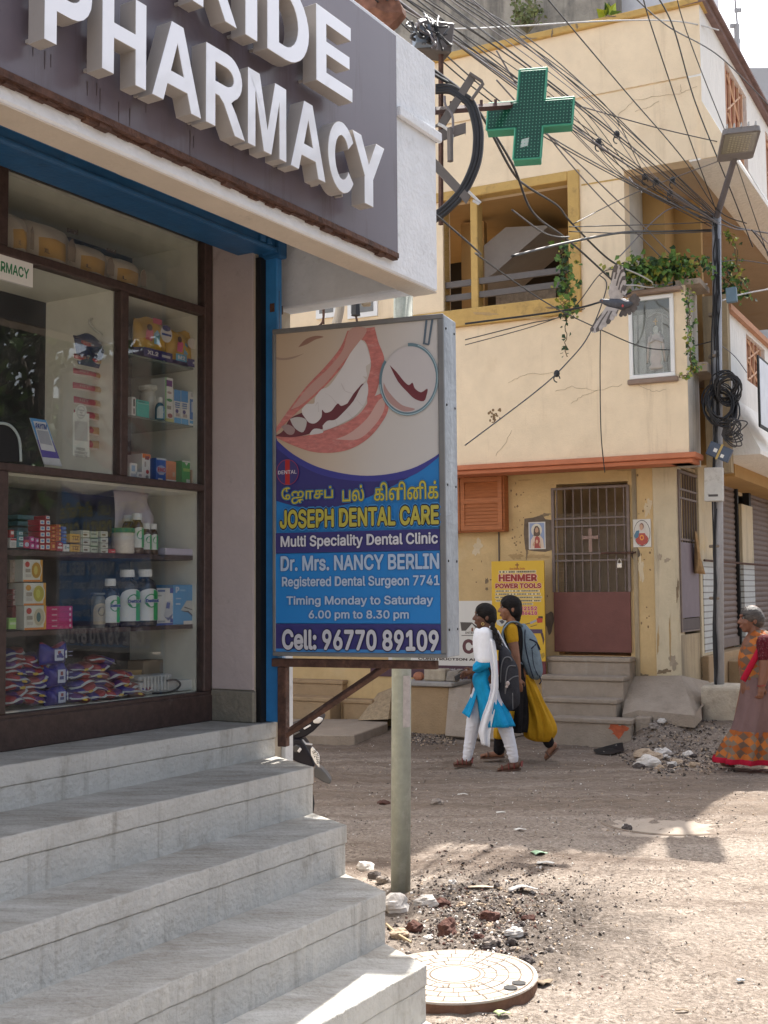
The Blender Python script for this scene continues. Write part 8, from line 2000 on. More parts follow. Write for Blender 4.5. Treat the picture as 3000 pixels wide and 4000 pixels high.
k.cap([g3(560, 1150, .08), g3(420, 1600, .08), g3(330, 1930, .06)], [.10, .065, .042]);k.cap([g3(700, 1150, -.08), g3(740, 1600, -.08), g3(800, 1940, -.08)], [.10, .065, .042])
k.cap([g3(340, 1985, .04), g3(270, 2005, .04), g3(215, 1998, .04)], [.036, .032, .020]);k.cap([g3(820, 1970, -.08), g3(720, 1990, -.08), g3(660, 2000, -.08)], [.036, .030, .02])
bodyC=organic(k, 'body', SK3, pC, .0072, 3)
face_bits(hc3, 1.06, bodyC, (.20, .075, .06))
GH=mat('hair_grey', (.075, .065, .06), .55, .6, 30, .5, 60, stretch=(.5, 1, 2.2), stain=((.022, .02, .02), .6, 12))
k=Org();k.ell(g3(575, 225), .104, .092, .090, -.25);k.ell(g3(625, 270), .080, .086, .090, .15);k.ell(g3(655, 330), .04, .06, .04);organic(k, 'hair', GH, pC, .008, 2)
def check_mat():
 m=bpy.data.materials.new('cloth_sari_check');m.use_nodes=True;n=m.node_tree.nodes;L=m.node_tree.links;b_=n['Principled BSDF'];b_.inputs['Roughness'].default_value=.75;b_.inputs['Specular IOR Level'].default_value=.2
 tc=n.new('ShaderNodeTexCoord');mp=n.new('ShaderNodeMapping');mp.inputs['Rotation'].default_value=(0, R(38), 0);mp.inputs['Scale'].default_value=(1, 0, 1);L.new(tc.outputs['Object'], mp.inputs[0])
 nz=n.new('ShaderNodeTexNoise');nz.inputs['Scale'].default_value=5;L.new(tc.outputs['Object'], nz.inputs['Vector']);ad=n.new('ShaderNodeVectorMath');ad.operation='MULTIPLY_ADD';ad.inputs[1].default_value=(.10, .0, .10);L.new(nz.outputs['Color'], ad.inputs[0]);L.new(mp.outputs[0], ad.inputs[2])
 ck=n.new('ShaderNodeTexChecker');ck.inputs['Scale'].default_value=19;ck.inputs['Color1'].default_value=(.46, .15, .035, 1);ck.inputs['Color2'].default_value=(.20, .145, .105, 1);L.new(ad.outputs[0], ck.inputs['Vector'])
 ck2=n.new('ShaderNodeTexChecker');ck2.inputs['Scale'].default_value=9.5;ck2.inputs['Color1'].default_value=(1, 1, 1, 1);ck2.inputs['Color2'].default_value=(.72, .62, .6, 1);L.new(ad.outputs[0], ck2.inputs['Vector'])
 mx=n.new('ShaderNodeMix');mx.data_type='RGBA';mx.blend_type='MULTIPLY';mx.inputs[0].default_value=1;L.new(ck.outputs[0], mx.inputs[6]);L.new(ck2.outputs[0], mx.inputs[7]);L.new(mx.outputs[2], b_.inputs['Base Color'])
 return m
CHK=check_mat();MAU=cloth('sari_mauve', (.185, .115, .11), .1, 8, .25);REDC=cloth('sari_red', (.38, .012, .035), .12, 10, .2);BLS=cloth('blouse_maroon', (.085, .010, .016), .5, 60, .2, stain=((.42, .28, .26), .42, 60))
k=MB();robe(k, g3, [(400, 575, 720, .10, .0, 0), (450, 540, 800, .17, .01, 0), (560, 480, 850, .20, .02, 0), (720, 430, 850, .205, .03, 0), (860, 430, 830, .195, .03, 0), (990, 465, 850, .19, .03, 0)], n=6, ph=.8)
k.build('sari_upper', CHK, pC, smooth=True)
k=MB();robe(k, g3, [(960, 455, 860, .192, .02, 0), (1100, 460, 885, .205, .025, 0), (1300, 435, 900, .21, .05, 0), (1500, 385, 900, .21, .07, 0), (1680, 310, 905, .205, .09, 0)], n=9, ph=.2)
k.build('sari_skirt', MAU, pC, smooth=True)
k=MB();robe(k, g3, [(1600, 335, 908, .212, .08, 0), (1720, 275, 920, .22, .11, 0), (1850, 225, 930, .23, .14, 0), (1940, 190, 930, .23, .14, 0)], n=10, ph=.9)
k.build('sari_border', CHK, pC, smooth=True)
k=MB();robe(k, g3, [(1925, 180, 932, .235, .14, 0), (1955, 165, 934, .24, .15, 0), (1985, 160, 930, .24, .15, 0)], n=10, ph=.9);k.build('sari_hem', REDC, pC, smooth=True)
k=MB()
def band(u, v):
 x=720-255*v;y=520+470*v;return g3(x-30+62*u, y+38*u, -.205-.012*math.sin(math.pi*u)+.03*abs(v-.5))
k.grid(band, 6, 16);k.build('sari_edge', REDC, pC, smooth=True, solid=.006)
k=Org();k.cap([s0+UP*.015, s0.lerp(e0, .48)], [.080, .074]);organic(k, 'blouse_sleeve', BLS, pC, .008, 2)
k=MB()
def fold(u, v):
 p=g3(610+150*u, 440+60*v+40*u, -.12-.09*u-.05*v);return p+UP*(.02*math.sin(5*v))
k.grid(fold, 8, 8);k.build('shoulder_fold', CHK, pC, smooth=True, solid=.008)
k=MB();a, b_=g3(370, 2030, .04), g3(205, 2018, .04);m_=(a+b_)/2;x=(b_-a)/2;k.loft([[m_+x*math.cos(t)+V((0, .042*math.sin(t), 0))+UP*z for t in [i*.314 for i in range(20)]]for z in (-.012, .004)]);o=k.build('sandal', mat('sandal_sole', (.10, .055, .04)), pC)
k=MB();c=a.lerp(b_, .62)+UP*.006;k.tube([c+V((0, -.04, 0)), c+V((0, -.03, .04)), c+V((0, 0, .05)), c+V((0, .03, .04)), c+V((0, .04, 0))], .014, 6, flat=.6);k.build('strap', mat('sandal_blue', (.08, .09, .26), .5), o)
k=MB();cc=w0+UP*.005;k.tube([cc+V((.036*math.cos(t), .036*math.sin(t), .004*math.cos(t)))for t in [i*.4 for i in range(17)]], .0045, 5);k.build('bangle', mat('bangle', (.25, .03, .03), .3), pC)
# ---- pigeon
YP=9.5
q_=lambda x, y, d=0:atY(*zQ(x, y), YP+d)
pg=thing('pigeon', 'grey pigeon with spread wings and fanned tail flying across the yellow wall', 'bird', q_(700, 620))
PG=mat('pigeon_slate', (.065, .068, .085), .6, .25, 30, .2, 60, stain=((.035, .05, .05), .4, 14));PGL=mat('pigeon_pale', (.40, .36, .34), .7, .2, 24, stain=((.18, .16, .16), .4, 20));PGD=mat('pigeon_dark', (.10, .085, .08), .7, .3, 24)
k=Org();k.cap([q_(515, 588), q_(560, 600), q_(620, 615), q_(690, 625), q_(760, 630), q_(830, 625), q_(870, 622)], [.020, .027, .040, .046, .044, .032, .020])
k.ell(q_(508, 585), .026, .019, .021, -.1)
o=organic(k, 'body', PG, pg, .004, 3)
k=MB();k.tube([q_(486, 592), q_(470, 602)], [.006, .001], 6);k.build('beak', mat('beak', (.10, .09, .09), .4), o)
k=MB();k.ball(q_(505, 580, -.018), V((.004, 0, 0)), V((0, .003, 0)), V((0, 0, .004)), 8, 5);k.build('eye', mat('bird_eye', (.45, .12, .03), .3), o)
k=Org();k.ell(q_(790, 575, -.02), .028, .02, .014, -.4);organic(k, 'rump', mat('pigeon_white', (.68, .68, .70), .7), pg, .004, 2)
def feather(k, a, b_, w_, m=0, bend=V((0, 0, 0))):
 d=(b_-a);s_=d.cross(V((0, 1, .15))).normalized()*w_
 k.add([a-s_*.35, a+s_*.35, a.lerp(b_, .5)+s_*.5+bend, a.lerp(b_, .9)+s_*.42+bend*.6, b_, a.lerp(b_, .9)-s_*.42+bend*.6, a.lerp(b_, .5)-s_*.5+bend], [(0, 1, 2, 6), (6, 2, 3, 5), (5, 3, 4)], m)
wg=MB()
roots=[(625+16*i, 300+20*i)for i in range(11)];tips_=[(690, 108), (715, 105), (742, 108), (765, 130), (780, 165), (790, 205), (797, 255), (800, 310), (805, 370), (806, 430), (805, 500)]
for i, (r_, t_)in enumerate(zip(roots, tips_)):feather(wg, q_(r_[0]+10, r_[1]+20, -.01-.002*i), q_(t_[0], t_[1], -.06+.004*i), .040, 0 if i%2 else 1)
wl2_=MB();wl2_.prism([q_(x, y, -.014-.00004*(540-y))for x, y in ((610, 560), (585, 480), (600, 390), (640, 290), (690, 190), (720, 200), (740, 330), (770, 420), (790, 520), (720, 570))], V((0, .008, 0)))
o=wl2_.build('wing', PGL, pg, bevel=.003);wg.build('flight_feathers', [PGL, PGD], o, solid=.0015)
wg=MB();wl3=MB()
roots=[(560+17*i, 700+6*(i%3))for i in range(10)];tips_=[(350, 985), (372, 995), (400, 998), (430, 985), (470, 960), (520, 925), (570, 885), (620, 835), (665, 780), (710, 725)]
for i, (r_, t_)in enumerate(zip(roots, tips_)):feather(wg, q_(r_[0]-20, r_[1]+20, -.03-.002*i), q_(t_[0], t_[1], -.08+.003*i), .040, 0 if i%3 else 1)
wl3.prism([q_(x, y, -.034-.00006*(y-650))for x, y in ((560, 650), (500, 740), (450, 840), (410, 930), (440, 960), (500, 930), (580, 870), (650, 790), (735, 690))], V((0, .008, 0)))
o=wl3.build('wing', PGL, pg, bevel=.003);wg.build('flight_feathers', [PGL, PGD], o, solid=.0015)
wg=MB()
for i, t_ in enumerate([(945, 488), (985, 530), (1002, 560), (990, 620), (965, 685), (925, 730), (870, 765), (800, 785), (735, 790)]):
 feather(wg, q_(840-4*i, 610+6*i, .004*(i%2)), q_(*t_, .006*(i%2)), .036, 0)
wg.build('tail', [PGD, PG], pg, solid=.0015)
k=MB();k.ball(q_(772, 645, -.045), V((.010, 0, 0)), V((0, .006, 0)), V((0, 0, .012)), 8, 5);k.build('foot', mat('pigeon_foot', (.40, .06, .06), .5), pg)
# = ground
def ground_mat():
 m=bpy.data.materials.new('dirt_road');m.use_nodes=True
 n=m.node_tree.nodes;L=m.node_tree.links;b=n['Principled BSDF'];b.inputs['Roughness'].default_value=.95;b.inputs['Specular IOR Level'].default_value=.15
 tc=n.new('ShaderNodeTexCoord')
 def nz(sc, det=8, ro=.7, st=None):
  t=n.new('ShaderNodeTexNoise');t.inputs['Scale'].default_value=sc;t.inputs['Detail'].default_value=det;t.inputs['Roughness'].default_value=ro
  if st:
   mp=n.new('ShaderNodeMapping');mp.inputs['Scale'].default_value=st;mp.inputs['Rotation'].default_value=(0, 0, R(8));L.new(tc.outputs['Object'], mp.inputs[0]);L.new(mp.outputs[0], t.inputs['Vector'])
  else:L.new(tc.outputs['Object'], t.inputs['Vector'])
  return t.outputs[0]
 def ramp(x, *els):
  r=n.new('ShaderNodeValToRGB')
  for i, (p, c)in enumerate(els):
   e=r.color_ramp.elements[i]if i<2 else r.color_ramp.elements.new(p)
   e.position=p;e.color=tuple(c)+(1, )
  L.new(x, r.inputs[0]);return r.outputs[0]
 def mix(f_, a, b_):
  x=n.new('ShaderNodeMix');x.data_type='RGBA';L.new(f_, x.inputs[0]);L.new(a, x.inputs[6]);L.new(b_, x.inputs[7]);return x.outputs[2]
 base=ramp(nz(1.1, 9, .6), (.32, (.22, .175, .142)), (.5, (.32, .265, .22)), (.68, (.41, .35, .30)))
 fine=ramp(nz(38, 6, .8), (.37, (.085, .066, .053)), (.49, (.31, .255, .21)), (.63, (.56, .485, .42)))
 c=mix(ramp(nz(3, 6), (.35, (.35, )*3), (.65, (.95, )*3)), base, fine)
 dark=ramp(nz(.9, 5, .6, (.35, 1.6, 1)), (.48, (0, 0, 0)), (.64, (.8, )*3))
 dk=n.new('ShaderNodeRGB');dk.outputs[0].default_value=(.13, .095, .075, 1)
 c=mix(dark, c, dk.outputs[0])
 gp_=n.new('ShaderNodeNewGeometry');sy_=n.new('ShaderNodeSeparateXYZ');L.new(gp_.outputs['Position'], sy_.inputs[0])
 lane=n.new('ShaderNodeMapRange');lane.inputs[1].default_value=7.6;lane.inputs[2].default_value=9.2;L.new(sy_.outputs[1], lane.inputs[0])
 trk=n.new('ShaderNodeMath');trk.operation='MULTIPLY';L.new(lane.outputs[0], trk.inputs[0]);L.new(ramp(nz(1.0, 6, .65, (.22, 4.2, 1)), (.40, (.25, )*3), (.58, (.95, )*3)), trk.inputs[1])
 c=mix(trk.outputs[0], c, ramp(nz(14, 7, .75, (.6, 2.2, 1)), (.35, (.13, .10, .08)), (.65, (.28, .215, .165))))
 vo=n.new('ShaderNodeTexVoronoi');vo.inputs['Scale'].default_value=26;L.new(tc.outputs['Object'], vo.inputs['Vector'])
 peb=ramp(vo.outputs['Distance'], (.10, (1, 1, 1)), (.20, (0, 0, 0)))
 pc=ramp(vo.outputs['Color'], (.2, (.10, .08, .07)), (.8, (.62, .55, .48)))
 pm=n.new('ShaderNodeMath');pm.operation='MULTIPLY';L.new(peb, pm.inputs[0]);L.new(ramp(nz(2.2, 4), (.5, (0, )*3), (.6, (1, )*3)), pm.inputs[1])
 c=mix(pm.outputs[0], c, pc)
 ge=n.new('ShaderNodeNewGeometry');v1=n.new('ShaderNodeVectorMath');v1.operation='SUBTRACT';v1.inputs[1].default_value=(.62, 5.95, 0);L.new(ge.outputs['Position'], v1.inputs[0])
 v2=n.new('ShaderNodeVectorMath');v2.operation='MULTIPLY';v2.inputs[1].default_value=(1.15, .95, 0);L.new(v1.outputs[0], v2.inputs[0])
 v3=n.new('ShaderNodeVectorMath');v3.operation='LENGTH';L.new(v2.outputs[0], v3.inputs[0])
 ad=n.new('ShaderNodeMath');ad.operation='MULTIPLY_ADD';ad.inputs[1].default_value=1.5;L.new(nz(4.5, 9, .75), ad.inputs[0]);L.new(v3.outputs['Value'], ad.inputs[2])
 soil=ramp(nz(45, 7, .8), (.36, (.035, .027, .022)), (.52, (.13, .105, .088)), (.68, (.34, .30, .27)))
 mr_=n.new('ShaderNodeMapRange');mr_.inputs[1].default_value=1.15;mr_.inputs[2].default_value=1.75;mr_.inputs[3].default_value=.9;mr_.inputs[4].default_value=0;L.new(ad.outputs[0], mr_.inputs[0]);c=mix(mr_.outputs[0], c, soil)
 L.new(c, b.inputs['Base Color'])
 bp=n.new('ShaderNodeBump');bp.inputs['Strength'].default_value=.9;bp.inputs['Distance'].default_value=.03
 L.new(nz(30, 8, .75), bp.inputs['Height'])
 b2=n.new('ShaderNodeBump');b2.inputs['Strength'].default_value=.5;b2.inputs['Distance'].default_value=.06
 L.new(nz(5, 5, .6), b2.inputs['Height']);L.new(bp.outputs[0], b2.inputs['Normal']);L.new(b2.outputs[0], b.inputs['Normal'])
 return m
M['dirt']=ground_mat()
def gh(x, y):
 """height of the dirt"""
 h=.030*noise.noise(V((x*.9, y*.9, 1)))+.016*noise.noise(V((x*3.1, y*3.1, 4)))+.009*noise.noise(V((x*9, y*9, 9)))
 h+=.016*noise.noise(V((x*17, y*17, 2)))
 h+=.03*max(0, 1-((x-.55)**2+(y-6.0)**2)/1.2)*(1+noise.noise(V((x*5, y*5, 7))))
 t=max(0, min(1, (y-11.7)/.75));t2=max(0, min(1, (x-2.3)/.5));t*=t2;h+=.27*t*t*(3-2*t)+.04*t*(1-t)*4*noise.noise(V((x*4, y*4, 3)))
 h+=.012*math.sin(y*4.2+.8*math.sin(x*.7))*max(0, 1-abs(y-9.5)/2.5)
 return h-.02
def axis(bands):
 out=[]
 for a, b_, st in bands:
  k=a
  while k<b_-1e-6:out.append(k);k+=st
 out.append(bands[-1][1]);return out
xs=axis([(-600, -40, 80), (-40, -8, 4), (-8, -1.2, .5), (-1.2, 5, .05), (5, 9, .4), (9, 40, 4), (40, 600, 80)])
ys=axis([(-600, -40, 80), (-40, 0, 4), (0, 3.2, .4), (3.2, 8, .045), (8, 14.5, .07), (14.5, 20, .5), (20, 60, 5), (60, 1200, 140)])
g=MB()
for y in ys:
 for x in xs:
  near=-8<x<9 and 0<y<20
  g.v.append(V((x, y, gh(x, y)if near else -.02)))
nx=len(xs)
for j in range(len(ys)-1):
 for i in range(nx-1):
  g.f.append((j*nx+i, j*nx+i+1, (j+1)*nx+i+1, (j+1)*nx+i));g.m.append(0)
o=g.build('ground', M['dirt'], smooth=True)
tag(o, kind='structure')
# = scooter, manholes, stones
YS=8.0
u_=lambda x, y, d=0:atY(*zU(x, y), YS+d)
sc=thing('scooter', 'dark scooter nose with white number plate parked behind the pharmacy corner', 'scooter', V((u_(200, 1300).x, YS, 0)))
SCB=mat('scooter_black', (.012, .011, .018), .5, .2, 6, spec=.25);SCG=mat('scooter_grey', (.11, .11, .115), .4, .1, 8)
def plate_(nm, pts, d0, dth, m, parent=None, bev=.012):
 k=MB();k.prism([u_(x, y, d0)for x, y in pts], V((0, dth, 0)));return k.build(nm, m, parent or sc, bevel=bev, seg=2)
plate_('front_apron', [(60, 940), (340, 930), (400, 1010), (470, 1140), (500, 1230), (440, 1240), (300, 1180), (200, 1130), (60, 1120)], -.10, .30, SCB)
plate_('handle_cover', [(40, 840), (240, 790), (330, 760), (480, 690), (570, 685), (600, 712), (560, 770), (480, 850), (400, 905), (330, 930), (60, 960)], -.08, .26, SCB)
plate_('head_lamp', [(480, 700), (560, 690), (595, 712), (550, 762), (480, 760)], -.0805, -.02, mat('lamp_glass', (.68, .68, .70), .15, .05))
plate_('mirror', [(455, 640), (500, 618), (515, 640), (505, 688), (470, 690)], .05, .02, mat('mirror_pale', (.42, .46, .42), .2, .05))
plate_('cover_trim', [(290, 755), (360, 715), (372, 735), (330, 770), (290, 775)], -.082, -.01, mat('trim_white', (.70, .70, .74), .3))
plate_('cover_trim', [(370, 815), (450, 770), (460, 785), (385, 830)], -.082, -.012, mat('trim_white', (.70, .70, .74)))
plate_('cover_trim', [(240, 885), (330, 845), (340, 858), (245, 905)], -.082, -.012, SCG)
plate_('headlamp_eye', [(250, 1010), (300, 985), (350, 1010), (358, 1050), (320, 1085), (270, 1075)], -.102, -.02, mat('dark_lens', (.05, .05, .055), .1));plate_('indicator', [(308, 1060), (335, 1020), (358, 1040), (330, 1080)], -.1225, -.008, mat('trim_white', (.70, .70, .74)))
plate_('brake_lever', [(345, 940), (365, 935), (400, 975), (470, 985), (470, 1000), (395, 998)], -.06, .03, mat('trim_white', (.70, .70, .74)), None, .004)
fe=plate_('fender', [(490, 1240), (560, 1240), (620, 1300), (668, 1370), (672, 1400), (655, 1422), (590, 1400), (490, 1340)], -.02, .13, SCG)
npl=plate_('number_plate', [(452, 1040), (470, 1015), (530, 1080), (552, 1130), (545, 1240), (500, 1190), (455, 1100)], -.125, .02, mat('plate_white', (.86, .86, .86), .4, .04), None, .003)
def ptext(body, x0, y0, x1, y1):
 c=u_(x0, y0, -.1262);ax_=(u_(x1, y1, -.1262)-c);up_v=UP;k=MB();fr=Frame(c, V((1, 0, 0)), V((0, -1, 0)))
 L_=ax_.length;vs, fs, bb=glyphs(body);ax_n=ax_.normalized();upn=V((ax_n.z*-1, 0, ax_n.x));upn=upn if upn.x>0 else -upn
 for j in range(3):k.add([c+ax_n*(L_*(x-bb[0])/(bb[2]-bb[0]))+upn*((y-bb[1])/(bb[3]-bb[1])*.030)+V((.0008*j, -.0004*j, 0))for x, y, z in vs], fs)
 k.build('plate_text', M['black'], npl)
ptext('TN 72', 462, 1060, 492, 1130);ptext('1138', 512, 1125, 520, 1200)
k=MB();wc_=V((u_(160, 1400).x, YS+.04, .20));k.lathe([(.10, -.04), (.19, -.045), (.205, 0), (.19, .045), (.10, .04)], wc_, 24, V((1, 0, 0)), V((0, 0, 1)), V((0, 1, 0)));wh=k.build('wheel', M['black'], sc, smooth=True)
k=MB();k.lathe([(.02, -.02), (.105, -.025), (.105, .025), (.02, .02)], wc_, 20, V((1, 0, 0)), V((0, 0, 1)), V((0, 1, 0)));k.build('rim', SCG, wh)
plate_('footboard', [(-500, 1420), (60, 1420), (60, 1120), (0, 1120), (-60, 1360), (-500, 1360)], -.08, .24, SCB)
plate_('rear_body', [(-1150, 1120), (-560, 1130), (-480, 1360), (-560, 1440), (-1000, 1420), (-1180, 1240)], -.1, .28, SCB);plate_('seat', [(-1150, 1080), (-560, 1090), (-530, 1128), (-1160, 1118)], -.1, .28, mat('seat_black', (.012, .012, .012), .7))
k=MB();wc2=V((u_(-880, 1400).x, YS+.04, .20));k.lathe([(.10, -.04), (.19, -.045), (.205, 0), (.19, .045), (.10, .04)], wc2, 24, V((1, 0, 0)), V((0, 0, 1)), V((0, 1, 0)));k.build('wheel', M['black'], sc, smooth=True)
MHC=mat('pale_cement', (.47, .41, .35), .85, .08, 7, .3, 50, stain=((.40, .32, .26), .38, 4));MHL=mat('groove_dark', (.17, .13, .10), .95, .3, 15);MHR=mat('manhole_side', (.16, .085, .055), .95, .3, 14, .4, 40)
mc=onz(983, 2105, .016);mr=.345
mh=thing('manhole_cover', 'raised round pale concrete manhole cover beside the lowest pharmacy step', 'manhole cover', V((mc.x, mc.y, 0)))
tilt=V((-.02, .0, 1)).normalized();mx_=V((1, 0, .02)).normalized();my_=tilt.cross(mx_)
k=MB();k.lathe([(mr*.985, -.16), (mr*.99, -.010), (mr, -.006), (mr*.995, 0), (mr*.5, .002), (.001, .003)], mc, 72, mx_, my_, tilt);k.m=[1 if i<72 else 0 for i in range(len(k.f))];k.build('disc', [MHC, MHR], mh)
def on(r_, a):return mc+mx_*(r_*math.cos(a))+my_*(r_*math.sin(a))+tilt*.0035
k=MB()
def arcline(r_, a0, a1, w_):
 n_=max(3, int((a1-a0)*14));
 for i in range(n_):
  t0, t1=a0+(a1-a0)*i/n_, a0+(a1-a0)*(i+1)/n_
  k.poly([on(r_-w_, t0), on(r_+w_, t0), on(r_+w_, t1), on(r_-w_, t1)])
for r_ in (.105, .125, .175, .225, .275, .325):arcline(r_, 0, 6.2832, .0024 if r_>.12 else.0038)
for j, r_ in enumerate((.125, .175, .225, .275)):
 n_=14+3*j
 for i in range(n_):
  a=(i+.5*(j%2))/n_*6.2832;d=.0022/r_;k.poly([on(r_, a-d), on(r_, a+d), on(r_+.05, a+d*.8), on(r_+.05, a-d*.8)])
k.build('grooves', MHL, mh)
k=MB();Fm=Frame(V((mc.x, mc.y, 0)), V((1, 0, 0)), V((0, -1, 0)))
for ch, x, y in (('H', -.06, -.17), ('S', .05, -.175)):
 vs, fs, bb=glyphs(ch);k.add([mc+mx_*(x+.07*(p[0]-bb[0]))+my_*(y+.07*(p[1]-bb[1]))+tilt*.0042 for p in vs], fs)
k.build('lettering', MHL, mh)
for sgn in (-1, 1):
 k=MB();a0=-.62;c=on(.285, a0);px=(on(.33, a0)-on(.24, a0)).normalized();py=tilt.cross(px)
 k.prism([c+py*(sgn*.034)+px*(.030*math.cos(t))+py*(.026*math.sin(t))+tilt*.001 for t in [i*.45 for i in range(14)]], tilt*.0006);k.build('lifting_slot', M['black'], mh)
m2=onz(1445, 1764, .0);m2z=gh(m2.x, m2.y)-.002;gcol=mat('worn_lid', (.33, .275, .225), .9, .12, 6, .3, 50, stain=((.33, .26, .2), .45, 5))
mh2=thing('manhole_cover', 'flush worn manhole cover in the middle of the dirt road', 'manhole cover', V((m2.x, m2.y, 0)))
k=MB();k.lathe([(.60, -.06), (.60, m2z+.002), (.57, m2z+.008), (.001, m2z+.010)], V((m2.x, m2.y, 0)), 48);k.build('disc', gcol, mh2)
k=MB();k.lathe([(.46, m2z+.008), (.47, m2z+.014), (.50, m2z+.014), (.51, m2z+.007)], V((m2.x, m2.y, 0)), 48);k.build('ring', MHL, mh2)
def rock(name, label, cat, c, sx_, sy_, sz_, m, seedn, group=None, rough=.22):
 rr_=random.Random(seedn);k=MB();rot=rr_.uniform(0, 6.28);X=V((math.cos(rot), math.sin(rot), 0));Yv=V((-math.sin(rot), math.cos(rot), 0))
 k.ball(V((0, 0, 0)), X, Yv, UP, 14, 10);off=V((rr_.uniform(0, 50), rr_.uniform(0, 50), 0))
 for v in k.v:
  n_=1+rough*2*noise.noise(v*1.4+off)+rough*noise.noise(v*3.5+off)+.5*rough*noise.noise(v*8+off);w_=v*n_
  v.x, v.y, v.z=c.x+w_.x*sx_, c.y+w_.y*sy_, c.z+w_.z*sz_+sz_*.35
 return tag(k.build(name, m), label, cat, group)
RK=[mat('stone_grey', (.27, .23, .20), .95, .3, 22, .5, 40), mat('stone_white', (.60, .56, .52), .95, .15, 22, .4, 40), mat('stone_red', (.10, .045, .034), .95, .45, 30, .6, 40), mat('stone_dark', (.085, .07, .065), .95, .3, 22, .5, 40), mat('stone_tan', (.42, .32, .23), .95, .2, 22, .5, 40)]
def gz(u, v):
 h=0
 for _ in range(6):p=onz(u, v, h);h=gh(p.x, p.y)
 return V((p.x, p.y, h))
spec_=[('brick_chunk', 'large rounded red brown brick chunk nearest the manhole cover', z2(275, 1120), .050, .050, .055, 2), ('brick_chunk', 'flat red brick chunk behind the yellow stone', z2(730, 960), .052, .04, .035, 2), ('brick_chunk', 'small dark red brick chunk at the foot of the stair end', z2(200, 800), .055, .035, .03, 2), ('brick_chunk', 'brown brick lump right of the large rounded chunk', z2(605, 1170), .026, .024, .024, 2), ('stone', 'dark flat stone near the rim of the raised manhole cover', z2(1110, 1420), .036, .028, .024, 3), ('stone', 'yellow stone touching the flat red brick chunk', z2(730, 1040), .022, .02, .018, 4), ('stone', 'pale jagged stone among the rubble right of the brown lump', z2(980, 1140), .045, .03, .022, 1), ('stone', 'dark pebble with a pale edge on the right of the rubble', z2(1020, 1050), .022, .02, .018, 3), ('stone', 'tall brown stone by the white rubble lump', z2(1150, 960), .034, .024, .022, 2), ('stone', 'grey stone leaning on the brown lump', z2(720, 1230), .038, .03, .030, 0), ('stone', 'flat dark stone below the grey leaning stone', z2(705, 1255), .035, .02, .012, 3), ('rubble_lump', 'big white crumbled plaster lump beside the stair end', zL(318, 495), .075, .06, .05, 1), ('rubble_lump', 'white plaster lump right of the big one', zL(430, 492), .06, .05, .035, 1), ('rubble_lump', 'pale plaster chunk at the corner of the stairs by the post', zL(208, 365), .05, .045, .035, 1), ('rubble_lump', 'dark lump beside the pale chunk at the post', zL(245, 398), .04, .035, .03, 3), ('rubble_lump', 'grey lump left of the post foot', zL(275, 410), .035, .03, .025, 0), ('brick_chunk', 'red brick bit right of the stair end below the plaster lumps', zL(385, 585), .04, .035, .032, 2), ('stone', 'tan stone beside the red brick bit', zL(330, 600), .045, .035, .025, 4), ('stone', 'lone dark stone on the sunlit road edge near the flush manhole', zL(1152, 225), .032, .03, .032, 3), ('stone', 'reddish lump half way along the shaded road', zL(275, 130), .05, .04, .025, 2), ('stone', 'pale lump beyond the reddish lump on the shaded road', zL(465, 130), .05, .04, .026, 0)]
for i, (nm, lab, uv, a, b_, c_, mi)in enumerate(spec_):rock(nm, lab, 'stone' if nm=='stone' else 'rubble', gz(*uv), a, b_, c_, RK[mi], i)
rr_=random.Random(77)
for i in range(34):
 x, y=rr_.choice([(rr_.gauss(620, 260), rr_.gauss(900, 220)), (rr_.uniform(0, 1500), rr_.uniform(500, 1350))]);s_=rr_.uniform(.012, .026)
 rock('stone', 'small stone in the rubble between the post and the raised manhole cover', 'stone', gz(*z2(x, y)), s_, s_*.8, s_*.7, RK[rr_.choice((0, 0, 1, 2, 3, 3, 4))], 200+i, 'small stones in the rubble by the post')
for i in range(26):
 x, y=rr_.uniform(1470, 1850), rr_.uniform(1560, 1830);s_=rr_.uniform(.03, .075)
 rock('broken_stone', 'broken stone heaped beside the concrete house steps', 'rubble', gz(*zH(x, y)), s_, s_*.8, s_*.6, RK[rr_.choice((0, 1, 4, 4, 3))], 400+i, 'broken stones heaped by the house steps')
for i, (x, y, a, b_, c_, mi, lab)in enumerate(((1540, 1790, .12, .09, .07, 1, 'large pale rubble block right of the orange paint mark'), (1590, 1870, .09, .07, .05, 4, 'second pale rubble block in front of the heap'), (1530, 1735, .12, .09, .07, 4, 'pinkish rubble piece on top of the heap'), (1640, 1720, .09, .07, .06, 1, 'white stone at the right of the rubble heap'))):
 rock('rubble_block', lab, 'rubble', gz(*zH(x, y)), a, b_, c_, RK[mi], 500+i)
k=MB();pts=[gz(*zH(x, y))+UP*.012 for x, y in ((1190, 1880), (1210, 1905), (1300, 1912), (1390, 1890), (1380, 1868), (1260, 1860))];k.poly(pts);tag(k.build('drain_hole', M['black']), 'dark drain hole in the dirt under the lowest house step', 'drain')
gk=MB();rr_=random.Random(5)
def pebble(c, s_, m):
 n=V((rr_.uniform(-1, 1), rr_.uniform(-1, 1), rr_.uniform(.3, 1))).normalized();x=n.orthogonal().normalized();y=n.cross(x);p=[]
 a0=rr_.uniform(0, 6)
 for i in range(5):a=a0+i*1.2566;p.append(c+(x*math.cos(a)+y*math.sin(a))*s_*rr_.uniform(.7, 1.2))
 gk.add(p+[c+n*s_*rr_.uniform(.4, .8)], [(i, (i+1)%5, 5)for i in range(5)], m)
